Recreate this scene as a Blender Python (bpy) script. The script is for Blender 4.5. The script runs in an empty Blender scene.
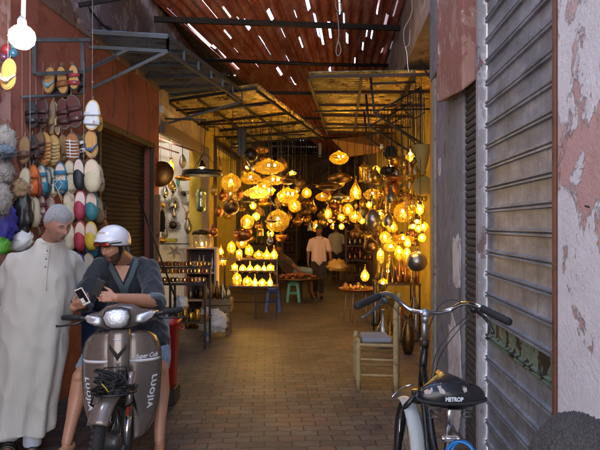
import bpy, bmesh, math, random
from mathutils import Vector, Matrix, noise
from mathutils.bvhtree import BVHTree
R = math.radians
PI = math.pi
CAMH, FPX = 1.6, 580.0
rng = random.Random(7)
scene = bpy.context.scene
COL = scene.collection

def P(px, py, Y):
    """point at photo pixel (600x450) standing at depth Y"""
    return Vector(((px - 300) * Y / FPX, Y, CAMH + (225 - py) * Y / FPX))
def V(*a): return Vector(a)
def mixv(a, b, t): return a * (1 - t) + b * t
def wl(Y): return -2.5 + .06 * Y      # face of the left-hand house fronts
def wr(Y): return .95 + .06 * Y       # face of the right-hand house fronts

# ------------------------------------------------------------------ mesh collector
class MB:
    def __init__(s): s.v = []; s.f = []; s.m = []; s.sm = []
    def add(s, vs, fs, mi=0, smooth=False):
        b = len(s.v); s.v += [Vector(v) for v in vs]
        for f in fs: s.f.append([i + b for i in f]); s.m.append(mi); s.sm.append(smooth)
        return s
    def box(s, c, d, rot=None, mi=0):
        c = Vector(c); M = rot if rot is not None else Matrix.Identity(3)
        vs = [c + M @ Vector((x * d[0] / 2, y * d[1] / 2, z * d[2] / 2)) for x in (-1, 1) for y in (-1, 1) for z in (-1, 1)]
        return s.add(vs, [(0, 1, 3, 2), (4, 6, 7, 5), (0, 4, 5, 1), (2, 3, 7, 6), (0, 2, 6, 4), (1, 5, 7, 3)], mi)
    def hexa(s, p, mi=0):
        """8 points: bottom 4 ccw, top 4 ccw"""
        return s.add(p, [(3, 2, 1, 0), (4, 5, 6, 7), (0, 1, 5, 4), (1, 2, 6, 5), (2, 3, 7, 6), (3, 0, 4, 7)], mi)
    def beam(s, a, b, w, h, mi=0, up=(0, 0, 1)):
        a = Vector(a); b = Vector(b); d = (b - a); L = d.length; d = d / L
        u = Vector(up)
        if abs(d.dot(u)) > .95: u = Vector((0, 1, 0))
        x = d.cross(u).normalized(); z = x.cross(d).normalized()
        M = Matrix((x, d, z)).transposed()
        return s.box((a + b) / 2, (w, L, h), M, mi)
    def rings(s, rs, closed_ends=True, mi=0, smooth=True):
        n = len(rs[0]); b = len(s.v)
        for r in rs: s.v += [Vector(p) for p in r]
        for i in range(len(rs) - 1):
            for j in range(n):
                k = (j + 1) % n
                s.f.append([b + i * n + j, b + i * n + k, b + (i + 1) * n + k, b + (i + 1) * n + j]); s.m.append(mi); s.sm.append(smooth)
        if closed_ends:
            s.f.append([b + j for j in range(n)][::-1]); s.m.append(mi); s.sm.append(smooth)
            s.f.append([b + (len(rs) - 1) * n + j for j in range(n)]); s.m.append(mi); s.sm.append(smooth)
        return s
    def tube(s, pts, r, n=8, mi=0, closed=False):
        pts = [Vector(p) for p in pts]; L = len(pts)
        rr = r if isinstance(r, (list, tuple)) else [r] * L
        rs = []; prev = None
        for i, p in enumerate(pts):
            if closed: t = pts[(i + 1) % L] - pts[i - 1]
            else: t = pts[min(i + 1, L - 1)] - pts[max(i - 1, 0)]
            t = t.normalized() if t.length > 1e-9 else Vector((0, 0, 1))
            if prev is None:
                u = Vector((0, 0, 1)) if abs(t.z) < .9 else Vector((1, 0, 0))
                x = t.cross(u).normalized()
            else:
                x = (prev - t * prev.dot(t)).normalized()
            prev = x; y = t.cross(x)
            rs.append([p + (x * math.cos(2 * PI * j / n) + y * math.sin(2 * PI * j / n)) * rr[i] for j in range(n)])
        if closed: rs.append(rs[0]); return s.rings(rs, False, mi)
        return s.rings(rs, True, mi)
    def capsule(s, a, ra, b, rb, n=14, k=4, mi=0):
        a = Vector(a); b = Vector(b); d = b - a
        d = d.normalized() if d.length > 1e-6 else Vector((0, 0, 1))
        pts, rr = [], []
        for i in range(k + 1):
            t = PI / 2 * i / k + .02; pts.append(a - d * ra * math.cos(t)); rr.append(max(1e-4, ra * math.sin(t)))
        for i in range(k + 1):
            t = PI / 2 * (1 - i / k) - .0; pts.append(b + d * rb * math.cos(t + .02)); rr.append(max(1e-4, rb * math.sin(t + .02)))
        return s.tube(pts, rr, n, mi)
    def chain(s, pts, rad, n=14, mi=0):
        for i in range(len(pts) - 1): s.capsule(pts[i], rad[i], pts[i + 1], rad[i + 1], n, 4, mi)
        return s
    def lathe(s, prof, c=(0, 0, 0), n=24, M=None, mi=0, close=True):
        c = Vector(c); M = M or Matrix.Identity(3)
        return s.rings([[c + M @ Vector((max(r, 1e-4) * math.cos(2 * PI * j / n), max(r, 1e-4) * math.sin(2 * PI * j / n), z)) for j in range(n)] for r, z in prof], close, mi)
    def ball(s, c, r, n=16, k=10, M=None, mi=0):
        if not isinstance(r, (tuple, list, Vector)): r = (r, r, r)
        M = M or Matrix.Identity(3); c = Vector(c); rs = []
        for i in range(k + 1):
            t = PI * i / k; sr = max(math.sin(t), 2e-3)
            rs.append([c + M @ Vector((r[0] * sr * math.cos(2 * PI * j / n), r[1] * sr * math.sin(2 * PI * j / n), -r[2] * math.cos(t))) for j in range(n)])
        return s.rings(rs, True, mi)
    def ring(s, c, R0, r, n=32, k=8, M=None, mi=0, a0=0, a1=2 * PI):
        c = Vector(c); M = M or Matrix.Identity(3)
        full = abs(a1 - a0 - 2 * PI) < 1e-6
        cnt = n if full else n + 1
        pts = [c + M @ Vector((R0 * math.cos(a0 + (a1 - a0) * i / n), R0 * math.sin(a0 + (a1 - a0) * i / n), 0)) for i in range(cnt)]
        return s.tube(pts, r, k, mi, closed=full)
    def prism(s, out, t, fn=None, mi=0):
        """outline [(x,z)] extruded along +y by t; fn maps each point"""
        n = len(out); a = [Vector((x, 0, z)) for x, z in out]; b = [Vector((x, t, z)) for x, z in out]
        vs = a + b
        if fn: vs = [fn(v) for v in vs]
        fs = [list(range(n))[::-1], list(range(n, 2 * n))] + [[i, (i + 1) % n, n + (i + 1) % n, n + i] for i in range(n)]
        return s.add(vs, fs, mi)
    def grid(s, fn, nu, nv, mi=0, smooth=True, skip=None):
        b = len(s.v)
        for i in range(nu + 1):
            for j in range(nv + 1): s.v.append(Vector(fn(i / nu, j / nv)))
        for i in range(nu):
            for j in range(nv):
                if skip and skip((i + .5) / nu, (j + .5) / nv): continue
                q = b + i * (nv + 1) + j
                s.f.append([q, q + nv + 1, q + nv + 2, q + 1]); s.m.append(mi); s.sm.append(smooth)
        return s
    def join(s, o, M=None):
        b = len(s.v); s.v += [(M @ v if M else v) for v in o.v]
        s.f += [[i + b for i in f] for f in o.f]; s.m += o.m; s.sm += o.sm
        return s
    def xf(s, M):
        s.v = [M @ v for v in s.v]; return s
    def mesh(s, name, org=Vector((0, 0, 0))):
        me = bpy.data.meshes.new(name)
        me.from_pydata([tuple(v - org) for v in s.v], [], s.f)
        me.polygons.foreach_set('material_index', s.m)
        me.polygons.foreach_set('use_smooth', s.sm)
        me.validate(); me.update()
        return me
    def build(s, name, mats, parent=None, bevel=0, solid=0, org=None, smooth=None):
        if org is None:
            org = wloc(parent) if parent is not None else s.base()
        me = s.mesh(name, org)
        return link(name, me, mats, parent, bevel, solid, org, smooth)
    def base(s):
        xs = [v.x for v in s.v]; ys = [v.y for v in s.v]; zs = [v.z for v in s.v]
        return Vector(((min(xs) + max(xs)) / 2, (min(ys) + max(ys)) / 2, min(zs)))

def wloc(o):
    p = Vector((0, 0, 0))
    while o is not None: p = p + o.location; o = o.parent
    return p
def link(name, me, mats, parent=None, bevel=0, solid=0, org=None, smooth=None):
    if not isinstance(mats, (list, tuple)): mats = [mats]
    for m in mats: me.materials.append(m)
    o = bpy.data.objects.new(name, me); COL.objects.link(o)
    if parent is not None: o.parent = parent
    elif org is not None: o.location = org
    if smooth is not None: me.polygons.foreach_set('use_smooth', [smooth] * len(me.polygons))
    if solid:
        md = o.modifiers.new('solid', 'SOLIDIFY'); md.thickness = solid; md.offset = 0
    if bevel:
        md = o.modifiers.new('bevel', 'BEVEL'); md.width = bevel; md.segments = 2; md.limit_method = 'ANGLE'; md.angle_limit = R(40)
    return o
def tag(o, label=None, cat=None, group=None, kind=None):
    if label: o['label'] = label
    if cat: o['category'] = cat
    if group: o['group'] = group
    if kind: o['kind'] = kind
    return o
def thing(name, loc, label, cat, group=None, rz=0):
    o = bpy.data.objects.new(name, None); COL.objects.link(o); o.location = loc; o.rotation_euler = (0, 0, rz)
    o.empty_display_size = .1
    return tag(o, label, cat, group)
def copy_tree(o, parent=None):
    c = o.copy(); COL.objects.link(c); c.parent = parent
    for ch in list(o.children): copy_tree(ch, c)
    return c
def frame(d, up=(0, 0, 1)):
    """matrix whose columns are right, forward(d), up"""
    d = Vector(d).normalized(); x = d.cross(Vector(up)).normalized(); z = x.cross(d)
    return Matrix((x, d, z)).transposed()
def textmb(s, size, thick=.002, shear=0, bold=0, space=1.0):
    cu = bpy.data.curves.new('t', 'FONT'); cu.body = s; cu.size = size; cu.extrude = thick / 2; cu.align_x = 'CENTER'; cu.align_y = 'CENTER'; cu.shear = shear; cu.offset = bold; cu.space_character = space; cu.resolution_u = 3
    o = bpy.data.objects.new('t', cu); COL.objects.link(o)
    me = bpy.data.meshes.new_from_object(o.evaluated_get(bpy.context.evaluated_depsgraph_get()))
    mb = MB(); mb.add([v.co.copy() for v in me.vertices], [list(p.vertices) for p in me.polygons])
    bpy.data.objects.remove(o); bpy.data.curves.remove(cu); bpy.data.meshes.remove(me)
    return mb
def fuse(mb, voxel=.006, smooth=3, fn=None, decimate=None):
    """union of the closed shapes as one continuous skin"""
    me = mb.mesh('fuse'); o = bpy.data.objects.new('fuse', me); COL.objects.link(o)
    md = o.modifiers.new('r', 'REMESH'); md.mode = 'VOXEL'; md.voxel_size = voxel; md.adaptivity = 0
    if smooth:
        sm = o.modifiers.new('s', 'SMOOTH'); sm.factor = .5; sm.iterations = smooth
    dg = bpy.context.evaluated_depsgraph_get()
    out = bpy.data.meshes.new_from_object(o.evaluated_get(dg))
    bpy.data.objects.remove(o); bpy.data.meshes.remove(me)
    if fn:
        ns = [Vector(v.normal) for v in out.vertices]
        for v, n in zip(out.vertices, ns): v.co = v.co + n * fn(v.co)
    out.polygons.foreach_set('use_smooth', [True] * len(out.polygons)); out.materials.clear(); out.update()
    return out
def put(me, name, mats, parent, org=None):
    """link a world-space mesh under parent"""
    org = wloc(parent) if org is None else org
    me.transform(Matrix.Translation(-org)); me.update()
    return link(name, me, mats, parent)
def bvh_of(me): return BVHTree.FromPolygons([v.co.copy() for v in me.vertices], [list(p.vertices) for p in me.polygons])

# ------------------------------------------------------------------ materials
def srgb(h):
    h = h.lstrip('#'); c = [int(h[i:i + 2], 16) / 255 for i in (0, 2, 4)]
    return tuple((x / 12.92 if x <= .04045 else ((x + .055) / 1.055) ** 2.4) for x in c) + (1,)
def newmat(name):
    m = bpy.data.materials.new(name); m.use_nodes = True; nt = m.node_tree; nt.nodes.clear()
    return m, nt
class NT:
    def __init__(s, nt): s.nt = nt
    def n(s, t, ins=None, **kw):
        nd = s.nt.nodes.new(t)
        for k, v in kw.items(): setattr(nd, k, v)
        for k, v in (ins or {}).items():
            sock = nd.inputs[k]
            if isinstance(v, bpy.types.NodeSocket): s.nt.links.new(v, sock)
            else: sock.default_value = v
        return nd
    def ramp(s, fac, stops):
        nd = s.nt.nodes.new('ShaderNodeValToRGB'); s.nt.links.new(fac, nd.inputs[0])
        el = nd.color_ramp.elements
        while len(el) < len(stops): el.new(.5)
        for e, (p, c) in zip(el, stops):
            e.position = p; e.color = c if isinstance(c, tuple) and len(c) == 4 else (c, c, c, 1)
        return nd.outputs[0]
    def mix(s, f, a, b, t='MIX'):
        nd = s.nt.nodes.new('ShaderNodeMix'); nd.data_type = 'RGBA'; nd.blend_type = t
        for k, v in ((0, f), (6, a), (7, b)):
            if isinstance(v, bpy.types.NodeSocket): s.nt.links.new(v, nd.inputs[k])
            else: nd.inputs[k].default_value = v
        return nd.outputs[2]
    def math(s, op, a, b=0.0, c=None):
        nd = s.nt.nodes.new('ShaderNodeMath'); nd.operation = op
        for k, v in ((0, a), (1, b), (2, c)):
            if v is None: continue
            if isinstance(v, bpy.types.NodeSocket): s.nt.links.new(v, nd.inputs[k])
            else: nd.inputs[k].default_value = v
        return nd.outputs[0]
    def noise(s, vec, scale, detail=5, rough=.6, dist=0):
        return s.n('ShaderNodeTexNoise', {'Vector': vec, 'Scale': scale, 'Detail': detail, 'Roughness': rough, 'Distortion': dist}).outputs['Fac']
    def map(s, vec, scale=(1, 1, 1), rot=(0, 0, 0), loc=(0, 0, 0)):
        return s.n('ShaderNodeMapping', {'Vector': vec, 'Scale': scale, 'Rotation': rot, 'Location': loc}).outputs[0]
    def obj(s): return s.nt.nodes.new('ShaderNodeTexCoord').outputs['Object']
    def bump(s, h, strength=.3, dist=.01, normal=None):
        ins = {'Height': h, 'Strength': strength, 'Distance': dist}
        if normal: ins['Normal'] = normal
        return s.n('ShaderNodeBump', ins).outputs[0]
    def pbr(s, col, rough=.6, metal=0, normal=None, **kw):
        ins = {'Base Color': col, 'Roughness': rough, 'Metallic': metal}
        if normal: ins['Normal'] = normal
        ins.update(kw)
        nd = s.n('ShaderNodeBsdfPrincipled', ins)
        return nd.outputs[0]
    def out(s, sh): s.n('ShaderNodeOutputMaterial', {'Surface': sh})

def sc(c, k): return (min(1, c[0] * k), min(1, c[1] * k), min(1, c[2] * k), 1)
def mat(name, col, rough=.6, metal=0, var=.25, scale=9, bump=.25, bscale=60, dirt=None, dirt_at=.62, bdist=.004, **kw):
    if isinstance(col, str): col = srgb(col)
    m, nt = newmat(name); t = NT(nt); co = t.obj()
    n1 = t.noise(co, scale, 6); n2 = t.noise(co, bscale, 4)
    c = t.mix(n1, sc(col, 1 - var), sc(col, 1 + var))
    if dirt:
        if isinstance(dirt, str): dirt = srgb(dirt)
        n3 = t.noise(co, scale * .6 + 2.3, 8, .7)
        c = t.mix(t.ramp(n3, [(dirt_at - .08, 0.0), (dirt_at + .04, 1.0)]), c, dirt)
    rr = t.math('MULTIPLY_ADD', n1, .25, rough - .12)
    t.out(t.pbr(c, rr, metal, t.bump(n2, bump, bdist) if bump else None, **kw))
    return m
def peel(name, layers, scale=2.2, rough=.85, bump=.5, streak=None):
    """old plaster: several coats showing through each other; layers = [(colour, threshold)...]"""
    m, nt = newmat(name); t = NT(nt); co = t.obj()
    w = t.n('ShaderNodeVectorMath', {0: co, 1: t.n('ShaderNodeVectorMath', {0: t.n('ShaderNodeTexNoise', {'Vector': co, 'Scale': 3, 'Detail': 4}).outputs['Color'], 1: (.25, .25, .25)}, operation='MULTIPLY').outputs[0]}, operation='ADD').outputs[0]
    c = srgb(layers[0][0]); h = t.noise(co, 45, 5, .65)
    n0 = t.noise(co, 6, 8, .7)
    c = t.mix(n0, sc(c, .72), sc(c, 1.25))
    for i, (colr, th) in enumerate(layers[1:]):
        n = t.noise(t.map(w, (1, 1, .8), loc=(i * 7.3, i * 3.1, i * 5.7)), scale * (1 + .5 * i), 9, .68)
        k = t.ramp(n, [(th - .012, 0.0), (th + .012, 1.0)])
        cc = srgb(colr)
        c = t.mix(k, c, t.mix(n0, sc(cc, .75), sc(cc, 1.2)))
        h = t.math('MULTIPLY_ADD', k, -.9, h)
    # grime in small specks
    g = t.noise(co, 17, 9, .75)
    c = t.mix(t.ramp(g, [(.60, 0.0), (.70, .65)]), c, srgb(streak or '#3b302c'))
    t.out(t.pbr(c, rough, 0, t.bump(h, bump, .008)))
    return m
def text_mat(name, col, e=0): return mat(name, col, .45, 0, .06, bump=0)
# ------------------------------------------------------------------ shared materials
M = {}
M['steel'] = mat('grey steel', '#5b5d60', .45, .6, .25, 12, .15, dirt='#4a3428', dirt_at=.6)
M['darksteel'] = mat('dark painted steel', '#2c2a29', .5, .4, .3, 14, .15, dirt='#4a3022', dirt_at=.62)
M['bluesteel'] = mat('grey blue painted steel', '#474c53', .55, .2, .25, 9, .15, dirt='#3e3a38', dirt_at=.6)
M['chrome'] = mat('chrome', '#c9c9c9', .16, 1, .06, 20, .02)
M['black'] = mat('black paint', '#0d0d0f', .28, 0, .2, 20, .02)
M['rubber'] = mat('black rubber', '#141416', .75, 0, .3, 25, .2, 200)
M['plastic_black'] = mat('black plastic', '#161618', .42, 0, .2, 25, .1, 150)
M['wood'] = mat('worn wood', '#8a6a48', .75, 0, .3, 6, .4, 50, dirt='#4d3624')
M['darkwood'] = mat('dark wood', '#3a2419', .6, 0, .35, 8, .4, 50)
M['string'] = mat('string', '#9b948a', .9, 0, .1, 30, 0)
M['wire'] = mat('wire', '#23201e', .6, 0, .1, 30, 0)
M['plaster'] = peel('old pink plaster', [('#76605c', 0), ('#a08f8a', .56), ('#57413c', .6)])

# ------------------------------------------------------------------ ground
def ground_mat():
    m, nt = newmat('dusty ground'); t = NT(nt); co = t.obj()
    n = t.noise(co, 3, 8); c = t.mix(n, srgb('#4a423c'), srgb('#6d635a'))
    t.out(t.pbr(c, .9, 0, t.bump(t.noise(co, 40), .4, .01))); return m
def paver_mat():
    m, nt = newmat('zigzag pavers'); t = NT(nt); co = t.map(t.obj(), rot=(0, 0, R(-3.4)))
    sep = t.n('ShaderNodeSeparateXYZ', {0: co})
    wob = t.noise(t.obj(), 1.3, 2)
    pp = t.math('PINGPONG', sep.outputs[0], .055)
    y = t.math('MULTIPLY_ADD', pp, .42, sep.outputs[1])
    y = t.math('MULTIPLY_ADD', wob, .05, y)
    x = t.math('MULTIPLY_ADD', t.noise(t.obj(), 9, 2), .02, sep.outputs[0])
    vec = t.n('ShaderNodeCombineXYZ', {0: x, 1: y, 2: 0.0}).outputs[0]
    br = t.n('ShaderNodeTexBrick', {'Vector': vec, 'Color1': (0, 0, 0, 1), 'Color2': (1, 1, 1, 1), 'Mortar': (0, 0, 0, 1), 'Scale': 1.0, 'Mortar Size': .007, 'Mortar Smooth': .35, 'Bias': 0, 'Brick Width': .205, 'Row Height': .108}, offset=.5)
    tone = t.ramp(br.outputs['Color'], [(0, srgb('#4f4748')), (.45, srgb('#665c5c')), (.8, srgb('#776b69')), (1, srgb('#7f5a50'))])
    big = t.noise(t.obj(), .9, 5, .6)
    tone = t.mix(t.ramp(big, [(.35, 0.0), (.7, .6)]), tone, srgb('#3d3837'))
    st = t.noise(t.map(t.obj(), loc=(4, 9, 0)), 3.1, 3, .5); tone = t.mix(t.ramp(st, [(.62, 0.0), (.68, .5)]), tone, srgb('#2c2727'))
    fine = t.noise(t.obj(), 60, 5, .7)
    tone = t.mix(.5, tone, t.mix(fine, (0.02, .018, .016, 1), (.30, .26, .23, 1)), 'OVERLAY')
    dust = t.ramp(t.noise(t.obj(), 2.4, 8, .7), [(.5, 0.0), (.75, .35)])
    tone = t.mix(dust, tone, srgb('#7f746b'))
    col = t.mix(br.outputs['Fac'], tone, srgb('#2b2522'))
    h = t.math('MULTIPLY_ADD', br.outputs['Fac'], -1.0, t.math('MULTIPLY', fine, .35))
    rough = t.math('MULTIPLY_ADD', big, .3, .42)
    t.out(t.pbr(col, rough, 0, t.bump(h, .75, .008))); return m
g = MB(); g.grid(lambda u, v: (-150 + 300 * u, -150 + 300 * v, -.01), 30, 30)
tag(g.build('ground', ground_mat(), org=V(0, 0, 0)), kind='structure')
p = MB()
def gp(u, v):
    Y = -14 + 42 * v
    return (mixv(V(-7, 0, 0), V(5, 0, 0), u).x, Y, .0015 * math.sin(Y * 1.7) * math.sin(u * 9))
p.grid(gp, 24, 80)
tag(p.build('alley_pavement', paver_mat(), org=V(0, 0, 0)), kind='structure')

# ------------------------------------------------------------------ walls
def wallbox(mb, side, Y0, Y1, z0, z1, t=.25, off=0., mi=0):
    f = wl if side < 0 else wr; s = side
    a, b = f(Y0) - s * off, f(Y1) - s * off
    pts = [(a, Y0), (b, Y1), (b + s * (t + off), Y1), (a + s * (t + off), Y0)]
    if s > 0: pts = pts
    q = [V(x, y, z0) for x, y in pts] + [V(x, y, z1) for x, y in pts]
    if s > 0: q = [q[i] for i in (3, 2, 1, 0, 7, 6, 5, 4)]
    return mb.hexa(q, mi)
def wall(name, side, Y0, Y1, z0, z1, m, label, cat='wall', t=.25, off=0., bevel=.008):
    mb = MB(); wallbox(mb, side, Y0, Y1, z0, z1, t, off)
    o = mb.build(name, m, bevel=bevel)
    return tag(o, label, cat)

redm = peel('terracotta paint', [('#94574a', 0), ('#834a3e', .55), ('#a37a6d', .69)], 1.6, streak='#5c3228')
pinkm = peel('pink peeling plaster', [('#bd9f9b', 0), ('#cfcacd', .40), ('#b9928c', .59), ('#94706c', .72)], 1.7, .85, 1.0, streak='#7c5c55')
greym = peel('grey cement', [('#737176', 0), ('#7f7d82', .5), ('#5b595c', .6)], 2.5, streak='#38363a')
yellowm = peel('yellow plaster', [('#cbb044', 0), ('#bd9c38', .56), ('#95783c', .68)], 1.8, streak='#6e5228')
beigem = peel('beige plaster', [('#a59283', 0), ('#b9a898', .52), ('#7d6a5f', .62)], 2.4, streak='#5f5048')
brownm = peel('brown grimy wall', [('#80624c', 0), ('#8f745c', .54), ('#5b4436', .6)], 1.7)
rosem = peel('rose plaster', [('#a06a5e', 0), ('#b78f86', .5), ('#7d4d43', .6)], 2.2)

# left side
wall('plaster_wall', -1, 0.0, 4.46, 0, 3.5, rosem, 'pale rose plaster pier at the left edge behind the fluffy hats and sandal', off=.012)
wr_ = thing('painted_wall', V(wl(6), 6.2, 0), 'terracotta red wall behind the hanging slippers with a roll shutter in it', 'wall')
mb = MB(); wallbox(mb, -1, 4.46, 6.1, 0, 3.5); wallbox(mb, -1, 6.1, 7.9, 2.66, 3.5); wallbox(mb, -1, 7.9, 8.25, 0, 3.5)
mb.build('masonry', redm, wr_, bevel=.006)
mb = MB()
def slats(mb, side, Y0, Y1, z0, z1, h, dep, off, prof=None, mi=0, mids=None, yfn=None):
    f = wl if side < 0 else wr; s = side; z = z0; k = 0
    prof = prof or [(0, 0), (.15, -.8), (.5, -1), (.85, -.8), (1, 0)]
    while z < z1 - 1e-4:
        hh = min(h, z1 - z)
        for i in range(len(prof) - 1):
            q = []
            for (t_, d_), Y in ((prof[i], Y0), (prof[i], Y1), (prof[i + 1], Y1), (prof[i + 1], Y0)):
                q.append(V(f(Y) + s * off + s * dep * (1 + d_), Y, z + t_ * hh))
            if s > 0: q = q[::-1]
            mb.add(q, [(0, 1, 2, 3)], (mids(k) if mids else mi))
        z += h; k += 1
brownshut = mat('brown shutter slats', '#2b1c15', .92, 0, .25, 5, .1, dirt='#2b1b14', dirt_at=.55)
slats(mb, -1, 6.1, 7.9, 0, 2.66, .055, .018, .09)
mb.build('roll_shutter', brownshut, wr_)
mb = MB(); mb.beam(V(wl(6.1) + .01, 6.1, 0), V(wl(6.1) + .01, 6.1, 2.66), .06, .05); mb.beam(V(wl(7.9) + .01, 7.9, 0), V(wl(7.9) + .01, 7.9, 2.66), .06, .05); mb.beam(V(wl(6.05) + .012, 6.05, 2.68), V(wl(7.95) + .012, 7.95, 2.68), .05, .07)
mb.build('shutter_frame', M['darkwood'], wr_, bevel=.004)
# beige piece above white shop + rest of left
wall('shop_lintel', -1, 8.25, 11.15, 3.02, 3.6, beigem, 'stained beige wall strip above the bright white lamp shop', off=.01)
yl = thing('yellow_wall', V(wl(12.5), 12.5, 0), 'yellow plaster wall with a dark framed doorway behind the left lamps', 'wall')
mb = MB(); wallbox(mb, -1, 11.15, 11.85, 0, 4.6, .3); wallbox(mb, -1, 11.85, 14.9, 3.25, 4.6, .3); wallbox(mb, -1, 14.9, 17.2, 0, 4.6, .3)
mb.build('masonry', yellowm, yl, bevel=.01)
mb = MB(); mb.beam(V(wl(11.9) + .03, 11.9, 0), V(wl(11.9) + .03, 11.9, 3.25), .1, .1); mb.beam(V(wl(14.85) + .03, 14.85, 0), V(wl(14.85) + .03, 14.85, 3.25), .1, .14); mb.beam(V(wl(11.8) + .03, 11.8, 3.3), V(wl(14.95) + .03, 14.95, 3.3), .12, .12)
mb.build('door_frame', M['darkwood'], yl, bevel=.006)
mb = MB()   # lit room behind the doorway
mb.box((wl(13) - 2.2, 13.4, 1.7), (.1, 4.4, 3.4)); mb.box((wl(13) - 1.1, 15.4, 1.7), (2.2, .1, 3.4)); mb.box((wl(13) - 1.1, 11.5, 1.7), (2.2, .1, 3.4)); mb.box((wl(13) - 1.1, 13.4, 3.45), (2.4, 4.2, .1))
mb.build('inner_room', yellowm, yl)
whitep = mat('white painted plaster', '#d8d4cc', .8, 0, .08, 3, .2, 30, dirt='#b3a99a', dirt_at=.66)
ws = thing('white_shop', V(-3.4, 9.8, 0), 'open white painted shop room full of mirrors and silver lamps', 'shop')
mb = MB(); mb.box((-3.45, 11.4, 1.6), (3.2, .1, 3.2)); mb.box((-5.0, 9.8, 1.6), (.1, 3.3, 3.2)); mb.box((-3.6, 8.15, 1.6), (2.8, .1, 3.2)); mb.box((-3.5, 9.8, 3.25), (3.1, 3.1, .1))
mb.build('room_walls', whitep, ws)
mb = MB(); mb.beam(V(wl(11.05) + .04, 11.05, 0), V(wl(11.05) + .04, 11.05, 3.0), .12, .16); mb.beam(V(wl(8.3) + .03, 8.3, 3.0), V(wl(11.2) + .03, 11.2, 3.0), .1, .16)
mb.build('opening_frame', mat('grey wood frame', '#6b5a50', .7, 0, .3, 6, .3), ws, bevel=.006)
mb = MB(); mb.tube([P(157, 138, 9.9), P(194, 151, 10.2)], .016, 6); mb.tube([P(157, 146, 10.6), P(179, 153, 10.8)], .014, 6)
mb.build('hanging_rail', mat('brown rail', '#6b3b2c', .5, 0, .2, 8, .1), ws)
wall('upper_wall', -1, 0, 27.2, 3.62, 7.0, M['plaster'], 'dirty pink plaster upper storey over the left awnings', t=.3, off=-.02)
wall('brown_wall', -1, 17.2, 27, 0, 3.6, brownm, 'dark brown wall deep in the alley on the left', t=.3)
# left upper wall fill between 3.5 and 3.62 is hidden behind the awning brackets
mb = MB(); wallbox(mb, -1, 0, 8.25, 3.5, 3.62, .25, .02); tag(mb.build('wall_ledge', M['plaster'], bevel=.01), 'narrow plaster ledge under the upper storey above the red wall', 'ledge')

# right side; unseen tops raised to keep the sun off the left wall
wall('peeling_pillar', 1, -.4, 2.40, 0, 8.4, pinkm, 'pink and white peeling plaster pillar at the right edge', 'pillar', t=.3, off=.035, bevel=.02)
def shutter_mat():
    m, nt = newmat('grimy steel shutter'); t = NT(nt); co = t.obj()
    n = t.noise(t.map(co, (1, 1, 2.5)), 2.2, 8, .7); f = t.noise(co, 30, 6, .7)
    c = t.ramp(n, [(.3, srgb('#585b62')), (.5, srgb('#80848c')), (.68, srgb('#a1a5ae'))])
    c = t.mix(t.ramp(f, [(.55, 0.0), (.72, .5)]), c, srgb('#3d3733'))
    rust = t.ramp(t.noise(t.map(co, (1.2, 1.2, .8), loc=(3, 1, 4)), 2.6, 7, .65), [(.6, 0.0), (.72, .45)])
    c = t.mix(rust, c, srgb('#6d5c3e'))
    wp = t.ramp(t.noise(t.map(co, (.8, .8, 3), loc=(9, 2, 1)), 5, 4, .5), [(.68, 0.0), (.74, .45)])
    c = t.mix(wp, c, srgb('#a5a7b4'))
    drip = t.noise(t.map(co, (14, 14, .7)), 1.6, 5, .6)
    c = t.mix(t.ramp(drip, [(.52, 0.0), (.7, .45)]), c, srgb('#474039'))
    t.out(t.pbr(c, .5, .15, t.bump(f, .12, .003))); return m
def green_mat():
    m, nt = newmat('peeling green paint'); t = NT(nt); co = t.obj()
    n = t.noise(t.map(co, (1, 1, 1)), 9, 6, .6)
    c = t.ramp(n, [(.46, srgb('#5d6f5c')), (.5, srgb('#758772')), (.53, srgb('#24211f')), (.7, srgb('#1a1817'))])
    t.out(t.pbr(c, .6, 0, t.bump(n, .4, .004))); return m
sh = thing('roll_shutter', V(wr(3.2) + .06, 3.2, 0), 'big closed grey roll shutter with grimy horizontal slats beside the bicycle', 'shutter')
prof = [(0, .15), (.03, -1), (.10, -1.1), (.14, .0), (.19, -1), (.26, -1.1), (.30, .1), (.62, .22), (1, .15)]
gs = mat('bright slat', '#8d9a86', .6)
for nm, mm, sel in (('slats', shutter_mat(), lambda k: k != 6), ('painted_slat', green_mat(), lambda k: k == 6)):
    mb = MB(); z = 0; k = 0
    while z < 3.6:
        if sel(k):
            for (ya, yb) in ((2.40, 3.86),):
                for i in range(len(prof) - 1):
                    q = []
                    for (t_, d_), Y in ((prof[i], ya), (prof[i], yb), (prof[i + 1], yb), (prof[i + 1], ya)):
                        q.append(V(wr(Y) + .05 + .015 * (1 + d_), Y, z + t_ * .14))
                    mb.add(q[::-1], [(0, 1, 2, 3)])
        z += .14; k += 1
    o = mb.build(nm, mm, sh)
    if nm == 'painted_slat': o['label'] = 'slat of flaking pale green paint'
# chalked number on the shutter
tm = textmb('30', .075, .003)
c0 = P(541, 127, 2.60); ax = V(.06, 1, 0).normalized()
tm.xf(Matrix.Translation(V(wr(2.72) + .046, 2.72, c0.z)) @ Matrix((( 0, 0, -1), (-ax.y, 0, 0), (0, 1, 0))).transposed().to_4x4().transposed() if False else Matrix.Identity(4))
Mt = Matrix((( -ax.x, 0, -1), (-ax.y, 0, 0), (0, 1, 0))).to_4x4()
tm.xf(Matrix.Translation(V(wr(2.62) + .044, 2.62, c0.z)) @ Mt)
tm.build('chalk_number', mat('chalk', '#b4b2bd', .9, bump=0), sh)
railm = peel('flaking white rail paint', [('#8f888a', 0), ('#a9a3a6', .5), ('#6d5753', .62)], 3, .7)
mb = MB()
for Y0, w_ in ((3.87, .07),): mb.beam(V(wr(Y0 + .03) + .035, Y0 + .03, 0), V(wr(Y0 + .03) + .035, Y0 + .03, 3.7), .06, .05)
mb.build('guide_rail', railm, sh, bevel=.004)
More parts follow.
